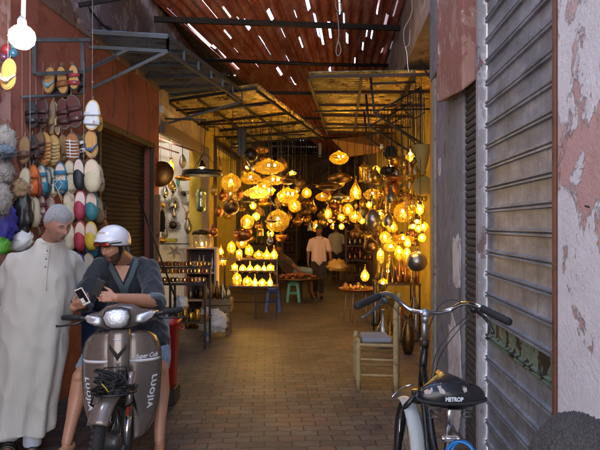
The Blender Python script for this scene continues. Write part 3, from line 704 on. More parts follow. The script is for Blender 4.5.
lamps = [
 ('globe', 250.7, 155, 9.0, 14, 14, 0, 'dark', L), ('disc', 268.7, 167, 9.4, 31, 15, 1, 'honey', L), ('disc', 250.7, 178.5, 9.2, 21, 12, 1, 'amber', L),
 ('disc', 273, 180.5, 9.7, 24, 9, 1, 'honey', L), ('disc', 288, 180, 9.5, 17, 9, 0, 'bronze', L), ('globe', 231, 183, 8.9, 20, 18, 1, 'honey', L),
 ('disc', 256, 193, 9.6, 25, 11, 1, 'pierced', L), ('disc', 288, 195, 9.8, 23, 13, 1, 'amber', L), ('globe', 252, 168, 9.6, 6, 7, 0, 'silver', L),
 ('globe', 231.3, 207, 9.0, 16, 16, 0, 'bronze', L), ('disc', 249, 200.5, 9.2, 15, 4, 0, 'dark', L), ('globe', 247.3, 222, 9.3, 14, 14, 1, 'amber', L),
 ('globe', 256, 216.5, 9.8, 8, 8, 1, 'honey', L), ('globe', 278, 221, 9.6, 23, 22, 1, 'honey', L), ('disc', 271, 221, 9.3, 13, 4, 0, 'bronze', L),
 ('globe', 294.7, 206, 10.0, 13, 13, 1, 'amber', L), ('bowl', 242.7, 236, 9.2, 19, 12, 1, 'copper', L), ('cylinder', 260, 232, 9.9, 7, 8, 0, 'brass', L),
 ('drop', 270, 239, 9.5, 7, 12, 0, 'silver', L), ('globe', 253, 206, 10.2, 7, 7, 1, 'amber', L), ('disc', 264, 187, 10.2, 18, 8, 1, 'amber', L),
 ('globe', 281, 165, 10.4, 13, 13, 0, 'brass', L), ('disc', 264, 204, 10.4, 16, 6, 0, 'brass', L), ('globe', 240, 194, 10.1, 9, 9, 0, 'copper', L),
 ('drop', 244, 170, 10.4, 8, 12, 0, 'brass', L), ('egg', 278, 202, 10.8, 8, 11, 0, 'amber', L), ('bowl', 281, 238, 10.3, 11, 7, 0, 'copper', L),
 ('globe', 222.5, 196, 9.3, 10, 10, 0, 'copper', L), ('globe', 219, 212, 9.3, 9, 10, 0, 'copper', L), ('egg', 214, 190, 9.2, 8, 12, 0, 'amber', L), ('globe', 213, 232, 9.1, 10, 10, 1, 'copper', L),
 ('disc', 261, 150, 10.6, 16, 7, 0, 'brass', L), ('globe', 300, 183, 10.8, 9, 9, 0, 'bronze', L), ('drop', 289, 216, 11.4, 6, 10, 0, 'brass', L),
 ('disc', 339, 158, 10.5, 20, 13, 1, 'amber', Cn), ('disc', 340, 178, 10.8, 25, 11, 0, 'bronze', Cn), ('disc', 329, 186, 11.4, 27, 9, 0, 'bronze', Cn),
 ('drop', 355.6, 189, 10.6, 12, 21, 1, 'amber', Cn), ('globe', 365.6, 175, 11.0, 8, 8, 1, 'honey', Cn), ('disc', 373, 177, 11.3, 12, 5, 1, 'amber', Cn),
 ('disc', 339, 197, 11.0, 14, 8, 0, 'silver', Cn), ('disc', 372.5, 194.5, 10.4, 19, 11, 1, 'honey', Cn), ('globe', 306.7, 193, 11.5, 10, 10, 1, 'amber', Cn),
 ('drop', 328, 211, 12.0, 8, 17, 1, 'amber', Cn), ('globe', 348, 210, 11.4, 11, 12, 1, 'amber', Cn), ('globe', 355.4, 217, 10.8, 13, 12, 1, 'honey', Cn),
 ('globe', 316, 226.5, 14.5, 11, 11, 1, 'amber', Cn), ('globe', 341.6, 226.7, 14, 6, 6, 1, 'honey', Cn), ('urn', 356.7, 232, 10.4, 14, 15, 0, 'bronze', Cn),
 ('globe', 341.5, 217.5, 13, 7, 7, 1, 'amber', Cn), ('disc', 322, 197, 13, 14, 8, 1, 'amber', Cn), ('drop', 313, 206, 13, 8, 13, 0, 'brass', Cn),
 ('globe', 334, 206, 13.5, 9, 9, 0, 'copper', Cn), ('disc', 305, 203, 12.6, 14, 7, 1, 'brass', Cn), ('globe', 320, 216, 15, 7, 7, 0, 'silver', Cn),
 ('globe', 300, 215, 13.4, 8, 8, 0, 'bronze', Cn), ('egg', 363, 204, 12, 7, 11, 0, 'brass', Cn), ('disc', 348, 199, 12.8, 13, 6, 1, 'amber', Cn),
 ('cylinder', 310, 226, 14, 6, 10, 0, 'silver', Cn), ('globe', 328, 191.5, 14, 10, 9, 0, 'copper', Cn), ('globe', 362, 221, 13, 6, 7, 1, 'amber', Cn), ('disc', 316, 185, 13.4, 16, 6, 0, 'bronze', Cn),
 ('bowl', 394.7, 161.5, 8.8, 14, 9, 0, 'brass', Rt), ('ring', 389, 171.5, 9.0, 18, 9, 0, 'dark', Rt), ('disc', 394, 178, 8.8, 18, 7, 0, 'copper', Rt),
 ('globe', 392.7, 188.7, 8.9, 15, 16, 0, 'copper', Rt), ('globe', 403, 213, 7.9, 19, 19, 1, 'amber', Rt), ('globe', 418, 207, 7.6, 12, 11, 1, 'honey', Rt),
 ('egg', 372.7, 218.5, 8.9, 16, 19, 0, 'silver', Rt), ('globe', 418.5, 229, 7.5, 7, 7, 1, 'amber', Rt), ('disc', 403, 239, 7.8, 25, 9, 1, 'amber', Rt),
 ('urn', 370.6, 243, 9.0, 15, 18, 0, 'bronze', Rt), ('drop', 391, 243.5, 8.6, 15, 16, 1, 'honey', Rt), ('globe', 369, 205, 9.8, 6, 6, 1, 'amber', Rt),
 ('ring', 391, 203, 9.4, 15, 6, 0, 'copper', Rt), ('globe', 383, 206, 10.4, 9, 9, 0, 'bronze', Rt), ('egg', 380.5, 256, 8.8, 8, 16, 1, 'honey', Rt),
 ('egg', 399, 253, 8.2, 9, 15, 1, 'amber', Rt), ('egg', 407, 255, 8.0, 9, 16, 1, 'amber', Rt), ('cylinder', 381, 232, 10.2, 7, 12, 0, 'brass', Rt),
 ('globe', 383, 193, 10.2, 8, 8, 0, 'brass', Rt), ('drop', 386, 221, 9.8, 8, 13, 1, 'amber', Rt), ('bowl', 401, 195, 9.4, 12, 6, 0, 'brass', Rt),
 ('globe', 413, 186, 8.4, 9, 9, 0, 'bronze', Rt), ('cylinder', 421, 219, 7.7, 6, 10, 0, 'brass', Rt), ('drop', 424, 196, 7.4, 7, 12, 0, 'amber', Rt), ('disc', 412, 244, 8.1, 14, 5, 0, 'brass', Rt),
 ('globe', 422, 238, 7.3, 8, 8, 1, 'amber', Rt), ('egg', 379, 180, 10.6, 8, 11, 0, 'bronze', Rt),
]
for a in lamps: stall_lamp(*a)
# more lamps deeper in, crowding the space between the nearer ones
r2 = random.Random(11)
for i in range(118):
    z = (L, Cn, Rt)[i % 3]
    if z is L: px, py, Y = r2.uniform(226, 298), r2.uniform(156, 240), r2.uniform(9.9, 12)
    elif z is Cn: px, py, Y = r2.uniform(296, 366), r2.uniform(182, 222), r2.uniform(12, 17)
    else: px, py, Y = r2.uniform(364, 424), r2.uniform(166, 246), r2.uniform(8.6, 11.2)
    if z is Rt: px = min(px, 300 + 580 * 1.93 / Y)
    k = r2.choice(['globe', 'globe', 'drop', 'egg', 'disc', 'disc', 'cylinder', 'urn', 'bowl', 'onion', 'bell'])
    w = r2.uniform(7, 12); h = w * {'disc': .45, 'bowl': .55, 'globe': 1, 'drop': 1.5, 'onion': 1.3, 'bell': .9, 'egg': 1.3, 'cylinder': 1.5, 'urn': 1.1}[k]
    lit = r2.random() < .30 and k in ('globe', 'drop', 'egg', 'disc', 'onion')
    stall_lamp(k, px, py, Y, w, h, lit, 'amber' if lit else r2.choice(['brass', 'brass', 'copper', 'bronze', 'brass', 'silver', 'amber', 'amber']), z)
for i in range(26):   # crowding the inner side of the right stall
    px, py, Y = r2.uniform(402, 429), r2.uniform(148, 250), r2.uniform(6.9, 8.4)
    k = r2.choice(['globe', 'drop', 'egg', 'onion', 'cylinder', 'bell', 'disc']); w = r2.uniform(7, 11); lit = r2.random() < .35 and k != 'bell' and k != 'cylinder'
    stall_lamp(k, px, py, Y, w, w * {'disc': .45, 'globe': 1, 'drop': 1.5, 'egg': 1.3, 'onion': 1.3, 'cylinder': 1.5, 'bell': .9}[k], lit, 'amber' if lit else r2.choice(['brass', 'bronze', 'amber', 'copper', 'honey']), 'inside the right stall')
for i in range(16):   # small lamps added far back, every second one lit to brighten the end
    px, py, Y = r2.uniform(302, 366), r2.uniform(196, 226), r2.uniform(17.5, 23)
    k = r2.choice(['globe', 'drop', 'egg', 'onion']); w = r2.uniform(4.5, 7)
    stall_lamp(k, px, py, Y, w, w * 1.2, i % 2 == 0, 'amber' if i % 2 == 0 else 'brass', 'added far down the alley')
# lamps standing on the tiered table
TB, TM, TT = 'low tier of lamp table', 'middle tier of lamp table', 'top tier of lamp table'
tl = [('egg', 237, 279.5, 9.9, 10, 14, TB), ('globe', 247.5, 282, 9.9, 10, 10, TB), ('drop', 255, 281, 9.9, 6, 12, TB), ('globe', 262.3, 283, 9.9, 8, 8, TB), ('drop', 270, 281, 9.9, 6, 12, TB),
      ('cylinder', 234.7, 268, 10.2, 7, 8.5, TM), ('globe', 242.7, 268.5, 10.2, 7, 7, TM), ('drop', 250, 267.5, 10.2, 7, 10, TM), ('globe', 257.5, 268.5, 10.2, 7, 7, TM), ('drop', 264, 267.5, 10.2, 5, 9, TM), ('cylinder', 270.7, 268.3, 10.2, 8, 8, TM),
      ('cylinder', 222.7, 261, 10.5, 8, 8, TT), ('drop', 221, 250, 10.6, 6, 9, TT), ('egg', 231.5, 247.5, 10.5, 9, 12, TT), ('cylinder', 239.2, 254.5, 10.4, 7, 11, TT), ('egg', 249, 251, 10.5, 9, 12, TT), ('disc', 258.7, 255, 10.5, 11, 8, TT), ('drop', 266.7, 253.5, 10.5, 8, 11, TT), ('drop', 274, 253, 10.5, 8, 13, TT)]
for k, px, py, Y, w, h, z in tl:
    stall_lamp(k, px, py, Y, w, h, 1, 'amber' if k != 'cylinder' else 'honey', z, hang=False)
RS = 'floor beside the brass tray table'
for k, px, py, Y, w, h in (('drop', 389.6, 268, 8.6, 15, 21), ('globe', 380, 277, 8.5, 10, 10), ('globe', 383, 284.5, 8.2, 10, 12), ('drop', 365, 273.5, 9.6, 9, 15)):
    stall_lamp(k, px, py, Y, w, h, 1, 'amber' if k == 'globe' else 'honey', RS, hang=False)
# ------------------------------------------------------------------ tiered table under the standing lamps
def table(name, loc, w, d, h, label, m_top, m_leg, leg=.03, cat='table', lean=0):
    t = thing(name, loc, label, cat); l = Vector(loc)
    mb = MB(); mb.box(l + V(0, 0, h - .015), (w, d, .03)); mb.build('table_top', m_top, t, bevel=.004)
    for sx in (-1, 1):
        for sy in (-1, 1):
            mb = MB(); mb.beam(l + V(sx * (w / 2 - leg), sy * (d / 2 - leg), 0), l + V(sx * (w / 2 - leg), sy * (d / 2 - leg), h - .03), leg, leg); mb.build('leg', m_leg, t)
    return t
lt = thing('lamp_table', V(-.82, 10.3, 0), 'dark metal tiered table crowded with shining amber lamps', 'table')
mb = MB(); mb.box((-.80, 9.95, .555), (.86, .36, .03)); mb.build('shelf', M['darkwood'], lt)
mb = MB(); mb.box((-.83, 10.22, .795), (.80, .22, .02)); mb.build('shelf', M['darkwood'], lt)
mb = MB(); mb.box((-.92, 10.5, .985), (1.05, .3, .02)); mb.build('shelf', M['darkwood'], lt)
for x, y in ((-.40, 9.8), (-1.2, 9.8), (-.42, 10.6), (-1.38, 10.6), (-.75, 9.85)):
    mb = MB(); mb.beam((x, y, 0), (x, y, .55 if y < 10 else .98), .022, .022); mb.build('leg', M['darksteel'], lt)
mb = MB(); mb.tube([V(-1.2, 9.8, .3), V(-.4, 9.8, .3)], .01, 6); mb.tube([V(-1.2, 9.78, .47), V(-.4, 9.78, .47)], .01, 6); mb.build('rail', M['darksteel'], lt)
def stool(loc, m, label, h=.44, w=.28, group='plastic stools'):
    t = thing('plastic_stool', loc, label, 'stool', group); l = Vector(loc)
    mb = MB(); mb.lathe([(w / 2 * .9, h - .05), (w / 2, h - .03), (w / 2 * .96, h), (w / 4, h + .004)], l, 4, Matrix.Rotation(PI / 4, 3, 'Z')); mb.box(l + V(0, 0, h - .07), (w * .66, w * .66, .06)); mb.build('seat', m, t, bevel=.008)
    for sx in (-1, 1):
        for sy in (-1, 1):
            mb = MB(); a = l + V(sx * w * .44, sy * w * .44, 0); b = l + V(sx * w * .30, sy * w * .30, h - .05)
            mb.beam(a, b, .055, .03); mb.build('leg', m, t)
    mb = MB(); q = w * .37
    for a, b in (((-q, -q), (q, -q)), ((q, -q), (q, q)), ((q, q), (-q, q)), ((-q, q), (-q, -q))): mb.beam(l + V(*a, h * .42), l + V(*b, h * .42), .012, .03)
    mb.build('stretcher', m, t)
    return t
bluepl = mat('blue plastic', '#27408f', .4, 0, .12, 10, .05)
greenpl = mat('green plastic', '#3d8676', .45, 0, .12, 10, .05)
stool(P(273, 311, 10.75) * V(1, 1, 0) if False else V(-.50, 10.75, 0), bluepl, 'deep blue plastic stool beside the lamp table')
stool(V(-.14, 12.1, 0), greenpl, 'sea green plastic stool under the orange tray in the alley')
# tray of orange and red goods on the green stool
tr = thing('round_tray', V(-.12, 12.1, .45), 'wide brass tray on the green stool heaped with orange goods', 'tray')
mb = MB(); mb.lathe([(.30, .0), (.52, .02), (.56, .06), (.545, .06), (.50, .035), (.05, .03)], (-.06, 12.15, .45), 32); mb.build('tray', S['bronze'], tr)
mb = MB(); r_ = random.Random(3)
for i in range(60):
    a = r_.uniform(0, 6.28); q = r_.uniform(0, .42) ; mb.ball((-.06 + q * math.cos(a), 12.15 + q * math.sin(a), .50 + .06 * (1 - q / .45) + r_.uniform(0, .03)), (.04, .035, .028), 8, 5)
o = mb.build('goods', mat('orange goods', '#86492b', .5, .3, .5, 20, .1), tr); o['kind'] = 'stuff'

# ------------------------------------------------------------------ white-framed shelf unit
sh_ = thing('shelf_unit', V(-1.55, 9.2, 0), 'narrow pinkish wood shelf unit with dusty vases in front of the white shop', 'shelf')
pw = mat('pink washed wood', '#b89a86', .7, 0, .15, 6, .2)
X0, X1, YS = -1.79, -1.32, 9.2
for x in (X0, X1):
    mb = MB(); mb.box((x, YS, .62), (.035, .3, 1.24)); mb.build('side_panel', pw, sh_, bevel=.003)
for z in (.06, .42, .85, 1.235):
    mb = MB(); mb.box(((X0 + X1) / 2, YS, z), (X1 - X0 - .036, .298, .026)); mb.build('shelf', pw, sh_, bevel=.003)
mb = MB(); mb.box(((X0 + X1) / 2, YS + .155, .64), (X1 - X0, .01, 1.2)); mb.build('back_panel', M['darkwood'], sh_)
smoke = mat('smoky glass', '#54443a', .15, .3, .4, 12, .1)
pots = []
def vase(loc, h, w, m, label, grp, kind='urn'):
    mb = MB(); l = Vector(loc)
    pr = {'urn': [(.5, 0), (.8, .12), (1, .35), (.8, .6), (.35, .78), (.3, .92), (.45, 1), (.38, 1)], 'bottle': [(.8, 0), (1, .06), (1, .5), (.6, .62), (.3, .72), (.28, .96), (.4, 1)], 'spire': [(.9, 0), (1, .08), (.85, .3), (.5, .55), (.24, .75), (.1, .9), (.04, 1)],
          'jar': [(.8, 0), (1, .1), (1, .7), (.7, .85), (.75, .92), (.3, 1)]}[kind]
    mb.lathe([(r * w / 2, z * h) for r, z in pr], l, 14)
    o = mb.build({'urn': 'metal_vase', 'bottle': 'bottle', 'spire': 'spire_lamp', 'jar': 'jar'}[kind], m); tag(o, label, {'urn': 'vase', 'bottle': 'bottle', 'spire': 'ornament', 'jar': 'jar'}[kind], grp); return o
r_ = random.Random(5)
for row, (z, n, hh, nm) in enumerate(((.865, 6, .26, 'upper'), (.435, 5, .24, 'middle'), (.075, 5, .22, 'lowest'))):
    for i in range(n):
        x = X0 + .06 + (X1 - X0 - .12) * i / (n - 1)
        vase((x, YS - .05 + r_.uniform(-.03, .03), z), hh * r_.uniform(.7, 1.1), r_.uniform(.06, .085), r_.choice([smoke, S['silver'], S['bronze'], S['dark']]), f'{ORD[i]} dusty bottle from the left on the {nm} shelf of the pinkish unit', 'bottles on the shelf unit', r_.choice(['bottle', 'urn', 'jar']))
# glass dome with lamps on the shelf unit
gl = thing('dome_lantern', V(-1.56, 9.15, 1.25), 'clear glass dome with dark cap standing on the pinkish shelf unit', 'lantern')
mb = MB(); mb.lathe([(.17, 0), (.175, .12), (.15, .2)], (-1.56, 9.15, 1.25), 24, close=False); mb.build('glass_bell', shell_mat('clear glass', '#cfc4b6', clear=.75), gl)
mb = MB(); mb.lathe([(.155, .2), (.13, .245), (.07, .27), (.01, .28)], (-1.56, 9.15, 1.25), 24); mb.build('cap', S['dark'], gl)
mb = MB(); mb.ball((-1.54, 9.13, 1.30), (.014, .014, .02), 8, 6); mb.build('bulb', BULB, gl)
for i in range(3):
    mb = MB(); mb.lathe([(.03, 0), (.035, .1), (.02, .17)], (-1.66 + .1 * i, 9.17, 1.252), 10); mb.build('glass_tube', smoke, gl)

# ------------------------------------------------------------------ bracelet rack
rk = thing('bracelet_rack', V(-1.6, 7.6, 0), 'dark iron rack with two tiers of bracelets beside the scooter', 'rack')
for x, y in ((-1.96, 7.45), (-1.22, 7.45), (-1.96, 7.85), (-1.22, 7.85), (-1.66, 7.42), (-1.6, 7.42)):
    mb = MB(); mb.beam((x, y, 0), (x, y, 1.04 if y > 7.5 else .86), .028, .028); mb.build('leg', M['darksteel'], rk)
for y, z in ((7.45, .84), (7.85, 1.02)):
    mb = MB(); mb.beam((-1.98, y, z), (-1.20, y, z), .03, .03); mb.build('rail', M['darksteel'], rk)
mb = MB(); mb.hexa([V(-1.98, 7.4, .34), V(-1.2, 7.4, .34), V(-1.2, 7.9, .36), V(-1.98, 7.9, .36), V(-1.98, 7.4, .36), V(-1.2, 7.4, .36), V(-1.2, 7.9, .38), V(-1.98, 7.9, .38)]); mb.build('lower_shelf', M['darkwood'], rk)
bm = [mat('bangle brown', '#5a2c1c', .35, .1, .3, 30, .1), mat('bangle gold', '#b07d34', .3, .8, .3, 30, .1), mat('bangle dark', '#241a18', .3, .1, .3, 30, .1), mat('bangle red', '#6f221e', .35, .1, .3, 30, .1), mat('bangle pink', '#a48078', .35, .1, .3, 30, .1)]
for row, (y, z, nm) in enumerate(((7.44, .90, 'front'), (7.62, 1.0, 'middle'), (7.84, 1.08, 'rear'))):
    for i in range(15):
        x = -1.94 + .05 * i + r_.uniform(-.006, .006)
        mb = MB()
        for k in range(4): mb.ring((x + r_.uniform(-.003, .003), y + .012 * k, z - .006 + r_.uniform(-.004, .004)), .029, .006, 14, 5, Matrix.Rotation(PI / 2 + .2, 3, 'X'))
        mb.box((x, y + .03, z - .002), (.012, .1, .05))
        o = mb.build('bangle_roll', r_.choice(bm)); tag(o, f'{ORD[i]} roll of bangles from the left on the {nm} bar of the dark rack', 'bangles', 'bangle rolls on the rack')
# small brassware on the lower shelf and plastic bags and bottle under it
for i in range(9):
    x = -1.92 + .085 * i
    vase((x, 7.5 + r_.uniform(-.03, .1), .365), r_.uniform(.09, .2), r_.uniform(.06, .09), r_.choice([S['brass'], S['silver'], S['bronze'], greenpl if i == 3 else S['brass']]), f'{ORD[i]} small metal pot from the left on the low shelf of the bracelet rack', 'pots on the low shelf', r_.choice(['urn', 'jar', 'spire']))
def film(name='clear plastic film', tint=(.8, .82, .85, 1), clear=.45):
    m, nt = newmat(name); t = NT(nt); co = t.obj()
    n = t.noise(co, 14, 6, .7)
    tr = t.n('ShaderNodeBsdfTransparent', {'Color': (1, 1, 1, 1)}).outputs[0]
    gl = t.pbr(tint, .2, 0, t.bump(n, .6, .01))
    t.out(t.n('ShaderNodeMixShader', {0: t.math('MULTIPLY_ADD', n, .5, clear - .2), 1: gl, 2: tr}).outputs[0]); return m
FILM = film()
def lump(c, r, seed, amp=.25, fr=3.0, n=28, k=18, ridge=False):
    mb = MB(); c = Vector(c); mb.ball((0, 0, 0), 1.0, n, k); out = []
    for v in mb.v:
        q = Vector(v); d = noise.noise(q * fr + V(seed, 0, 0)) + .5 * noise.noise(q * fr * 2.3 + V(0, seed, 0))
        if ridge: d = abs(d) * 1.4 - .3
        q = q * (1 + amp * d); out.append(c + V(q.x * r[0], q.y * r[1], max(q.z * r[2], -r[2] * .86)))
    mb.v = out; return mb
o = lump(P(214, 326, 8.1) + V(-.02, 0, .06), (.2, .13, .17), 4, .4, 3.5, ridge=True).build('plastic_bag', FILM); tag(o, 'crumpled clear plastic bag on the pavement under the bracelet rack', 'bag')
o = lump(P(181, 305, 7.7) + V(0, .0, .02), (.09, .07, .1), 9, .5, 5, ridge=True).build('plastic_bag', film('silvery film', (.8, .8, .82, 1), .1)); tag(o, 'small silvery crumpled bag on the low shelf of the rack', 'bag')
bt = thing('water_bottle', V(-1.27, 8.0, 0), 'clear plastic water bottle with a blue label on the pavement by the rack', 'bottle')
mb = MB(); mb.lathe([(.035, 0), (.042, .01), (.04, .1), (.042, .2), (.03, .25), (.014, .28), (.014, .30)], (-1.27, 8.0, 0), 16); mb.build('bottle_body', film('bottle plastic', (.8, .88, .95, 1), .55), bt)
mb = MB(); mb.lathe([(.0425, .07), (.0425, .13)], (-1.27, 8.0, 0), 16, close=False); mb.build('label_band', mat('blue label', '#4a86c2', .4, bump=0), bt)
mb = MB(); mb.lathe([(.016, .295), (.016, .315), (.003, .316)], (-1.27, 8.0, 0), 12); mb.build('cap', mat('blue cap', '#3a6fb0', .4, bump=0), bt)
# curled black hook in front of the rack
mb = MB(); c = P(171, 313, 7.1); mb.tube([c + V(-.12, 0, -.06), c + V(-.13, 0, .0), c + V(-.08, 0, .05), c + V(.0, 0, .05), c + V(.03, 0, .0), c + V(-.03, 0, -.05), c + V(-.05, 0, -.45), c + V(-.05, 0, -c.z + .0)], .013, 8)
tag(mb.build('iron_hook', M['darksteel']), 'curled black iron hook rising beside the red plastic behind the scooter', 'hook')
# wooden crate stand with pointed pots
cr = thing('crate_table', V(-1.2, 8.6, 0), 'rough wooden crate table carrying pointed silver pots', 'table')
cw = mat('rough crate wood', '#80664c', .85, 0, .3, 5, .5, 40, dirt='#4a3828')
cx, cy = -1.21, 8.55
for z in (.40, .475):
    for s in (-1, 1):
        mb = MB(); mb.box((cx, cy + s * .17, z), (.42, .02, .065)); mb.build('side_board', cw, cr, bevel=.003)
        mb = MB(); mb.box((cx + s * .2, cy, z), (.02, .318, .065)); mb.build('side_board', cw, cr, bevel=.003)
mb = MB(); mb.box((cx, cy, .355), (.42, .36, .02)); mb.build('crate_floor', cw, cr)
mb = MB(); mb.box((cx, cy, .515), (.40, .34, .012)); mb.build('crate_top', cw, cr)
for sx in (-1, 1):
    for sy in (-1, 1):
        mb = MB(); mb.beam((cx + sx * .16, cy + sy * .14, 0), (cx + sx * .16, cy + sy * .14, .345), .06, .05); mb.build('leg', cw, cr, bevel=.004)
mb = MB(); mb.box((cx, cy - .15, .10), (.34, .03, .05)); mb.build('stretcher', cw, cr)
for i in range(9):
    x = cx - .16 + (i % 5) * .08; y = cy - .09 + (i // 5) * .15
    vase((x, y, .522), r_.uniform(.15, .30), r_.uniform(.06, .09), r_.choice([S['silver'], S['silver'], S['bronze'], S['copper']]), f'{ORD[i % 5]} pointed metal pot in the {"front" if i < 5 else "rear"} row on the crate table', 'pointed pots on the crate', r_.choice(['spire', 'spire', 'urn']))
# brassware heaped on the ground behind the crate
for i in range(8):
    vase((-1.75 + .075 * (i % 4) + .02 * (i // 4), 9.0 - .0 * i, .0 if i < 4 else .25), r_.uniform(.18, .26), r_.uniform(.07, .1), S['brass'], f'small brass pot, {ORD[i]} in the heap in front of the shelf unit', 'brass heap', 'urn') if i < 4 else None

# working lights of the two shops, plus a hidden white bulb added for brightness
wlamp = emit('white shop bulb', (1, .95, .9, 1), 560)
for px_, py_, Y_, z_, m_, lab in ((170, 133, 9.6, None, wlamp, 'white shining bulb near the ceiling of the white shop'), (148, 133, 10.4, None, wlamp, 'added white bulb hidden behind the red wall to brighten the white shop'), (None, (wl(13) - .8, 13.2), 0, 2.6, BULB, 'warm bulb inside the yellow room behind the dark framed doorway')):
    q_ = P(px_, py_, Y_) if px_ else V(py_[0], py_[1], z_)
    l_ = thing('shop_bulb', q_, lab, 'bulb'); mb = MB(); mb.ball(q_, .045, 12, 8); mb.build('glass', m_, l_); mb = MB(); mb.lathe([(.02, .035), (.018, .08), (.004, .085)], q_, 10); mb.tube([q_ + V(0, 0, .08), V(q_.x, q_.y, 3.2)], .004, 4); mb.build('socket', M['plastic_black'], l_)
# ------------------------------------------------------------------ ring chandelier
rcn = thing('ring_chandelier', P(202.7, 172, 8.5), 'black iron ring chandelier with one warm bulb in front of the white shop', 'chandelier')
c = P(202.7, 173, 8.5)
mb = MB(); mb.lathe([(.25, -.035), (.285, -.035), (.285, .035), (.25, .035), (.25, -.035)], c, 40, close=False); mb.build('ring', M['darksteel'], rcn)
top = P(204, 152, 8.5)
mb = MB()
for a in (0.3, 2.4, 4.5): mb.tube([c + V(.267 * math.cos(a), .267 * math.sin(a), .03), top], .005, 5)
mb.tube([top, P(206, 120, 8.5)], .006, 5); mb.build('chain', M['wire'], rcn)
mb = MB(); mb.lathe([(.06, -.02), (.055, 0), (.025, .07), (.006, .09)], P(202, 166, 8.5), 16, close=False); mb.build('lamp_cap', S['bronze'], rcn)
mb = MB(); mb.ball(P(202, 167.5, 8.5), .02, 10, 8); mb.build('bulb', BULB, rcn)
mb = MB(); mb.beam(P(206, 120, 8.5), V(wl(8.5), 8.5, P(206, 120, 8.5).z + .02), .025, .025); tag(mb.build('wall_bracket', M['darksteel']), 'small steel bracket holding the black ring chandelier', 'bracket')

# ------------------------------------------------------------------ white shop contents
mirror = mat('mirror glass', '#b8bdb8', .08, 1, .05, 20, 0)
def wallY(px, py): return P(px, py, 11.3)
def ornament(name, label, cat, parts):
    root = None
    for nm, mb, m in parts:
        if root is None: root = thing(name, mb.base(), label, cat)
        mb.build(nm, m, root)
    return root
def star_pts(c, n, r0, r1): return [(c.x + (r1 if i % 2 else r0) * math.cos(PI * i / n + .3), c.z + (r1 if i % 2 else r0) * math.sin(PI * i / n + .3)) for i in range(2 * n)]
def star(px, py, n, r0, r1, Y=11.3):
    c = P(px, py, Y); k = Y / FPX; mb = MB(); mb.prism(star_pts(V(c.x, 0, c.z), n, r0 * k, r1 * k), .03, lambda v: v + V(0, Y, 0)); return mb
def disc(px, py, r, Y=11.28, t=.02):
    mb = MB(); c = P(px, py, Y); k = Y / FPX; mb.lathe([(r * k * .98, t / 2), (r * k, 0), (r * k * .9, -t / 2), (r * k * .02, -t * .4)], c, 24, Matrix.Rotation(-PI / 2, 3, 'X').inverted() if False else Matrix.Rotation(PI / 2, 3, 'X')); return mb
ornament('sun_mirror', 'round mirror with spiked silver rim on the white shop wall, uppermost of its column', 'mirror', [('rim', star(172, 205, 16, 5, 8), S['silver']), ('glass', disc(172, 205, 5, 11.27), mirror)])
ornament('sun_mirror', 'dish shaped mirror with fine spikes on the white wall above the starfish', 'mirror', [('rim', star(173, 225, 14, 4.4, 7.5), S['silver']), ('glass', disc(173, 225, 4, 11.27), S['dark'])])
ornament('pear_ornament', 'small silver pear ornament between the two round mirrors in the white shop', 'ornament', [('body', MB().lathe([(r * .05, z * .2) for r, z in ((.2, 0), (.8, .15), (1, .4), (.6, .7), (.3, .9), (.1, 1))], P(174, 218, 11.25), 14), S['silver'])])
ornament('hand_ornament', 'silver flower shaped ornament at the left of the white shop wall', 'ornament', [('body', star(162.7, 205, 5, 3.5, 7, 11.2), S['silver']), ('centre', disc(162.7, 205, 2.5, 11.17), S['brass'])])
ornament('wall_panel', 'small grey panel of keys and charms on the white shop wall', 'panel', [('board', MB().box(P(187, 197, 11.3), (.22, .03, .24)), S['silver']), ('ball', MB().ball(P(183.5, 193.5, 11.22), .045), S['dark']), ('charm', MB().box(P(189, 198, 11.27), (.07, .03, .14)), whitep), ('knob', MB().ball(P(193, 202, 11.22), .03), S['copper'])])
mb = MB(); c = P(187, 214, 11.2); k = 11.2 / FPX
for a, b, r in (((-1, -5), (0, 0), 1.1), ((0, 0), (3, 4), .8), ((3, 4), (1, 8), .5), ((3, 4), (6, 7), .5), ((0, 0), (-3, 6), .6), ((-3, 6), (-5, 9), .4), ((3, 2), (6, 1), .7)): mb.capsule(c + V(a[0] * k, 0, a[1] * k), r * k, c + V(b[0] * k, 0, b[1] * k), r * k * .8, 8, 3)
ornament('antler_ornament', 'dark red branching antler ornament on the white shop wall', 'ornament', [('body', mb, S['copper'])])
def fish(px, py, w, h, Y, m, label, tl=1):
    c = P(px, py, Y); k = Y / FPX; mb = MB(); mb.lathe([(w * k / 2 * r, h * k * (z - .5)) for r, z in ((.12, 0), (.6, .12), (1, .35), (.95, .55), (.6, .78), (.25, .92), (.06, 1))], c, 16)
    t_ = MB()
    if tl: t_.prism([(-w * k * .35, -h * k * .7), (0, -h * k * .42), (w * k * .35, -h * k * .7), (0, -h * k * .6)], .01, lambda v: v + c)
    else: t_.tube([c + V(0, 0, h * k * .5), c + V(0, 0, h * k * .5 + .2)], .004, 5)
    return ornament('fish_ornament' if tl else 'pendant_lamp', label, 'ornament' if tl else 'lamp', [('body', mb, m), ('tail' if tl else 'cord', t_, m if tl else M['wire'])])
fish(188, 226, 8, 16, 11.15, S['silver'], 'silver fish ornament hanging low on the white shop wall')
fish(182.6, 161, 7.5, 15, 10.3, S['silver'], 'mottled silver pendant hanging from the rail in the white shop', 0)
fish(173, 187, 7, 14, 10.9, mirror, 'pale glass fish hanging below the amber pendant in the white shop')
fish(165, 192, 7, 14, 10.7, mirror, 'pale glass fish hanging beside the big brown disc in the white shop')
fish(178, 181, 4, 11, 11.0, greenpl, 'greenish glass fish behind the flat brass disc in the white shop')
fish(165, 233, 7, 13, 11.2, S['silver'], 'silver jug ornament low on the white shop wall', 0)
fish(162, 240, 9, 7, 11.0, S['brass'], 'small brass pot low in the white shop', 0)
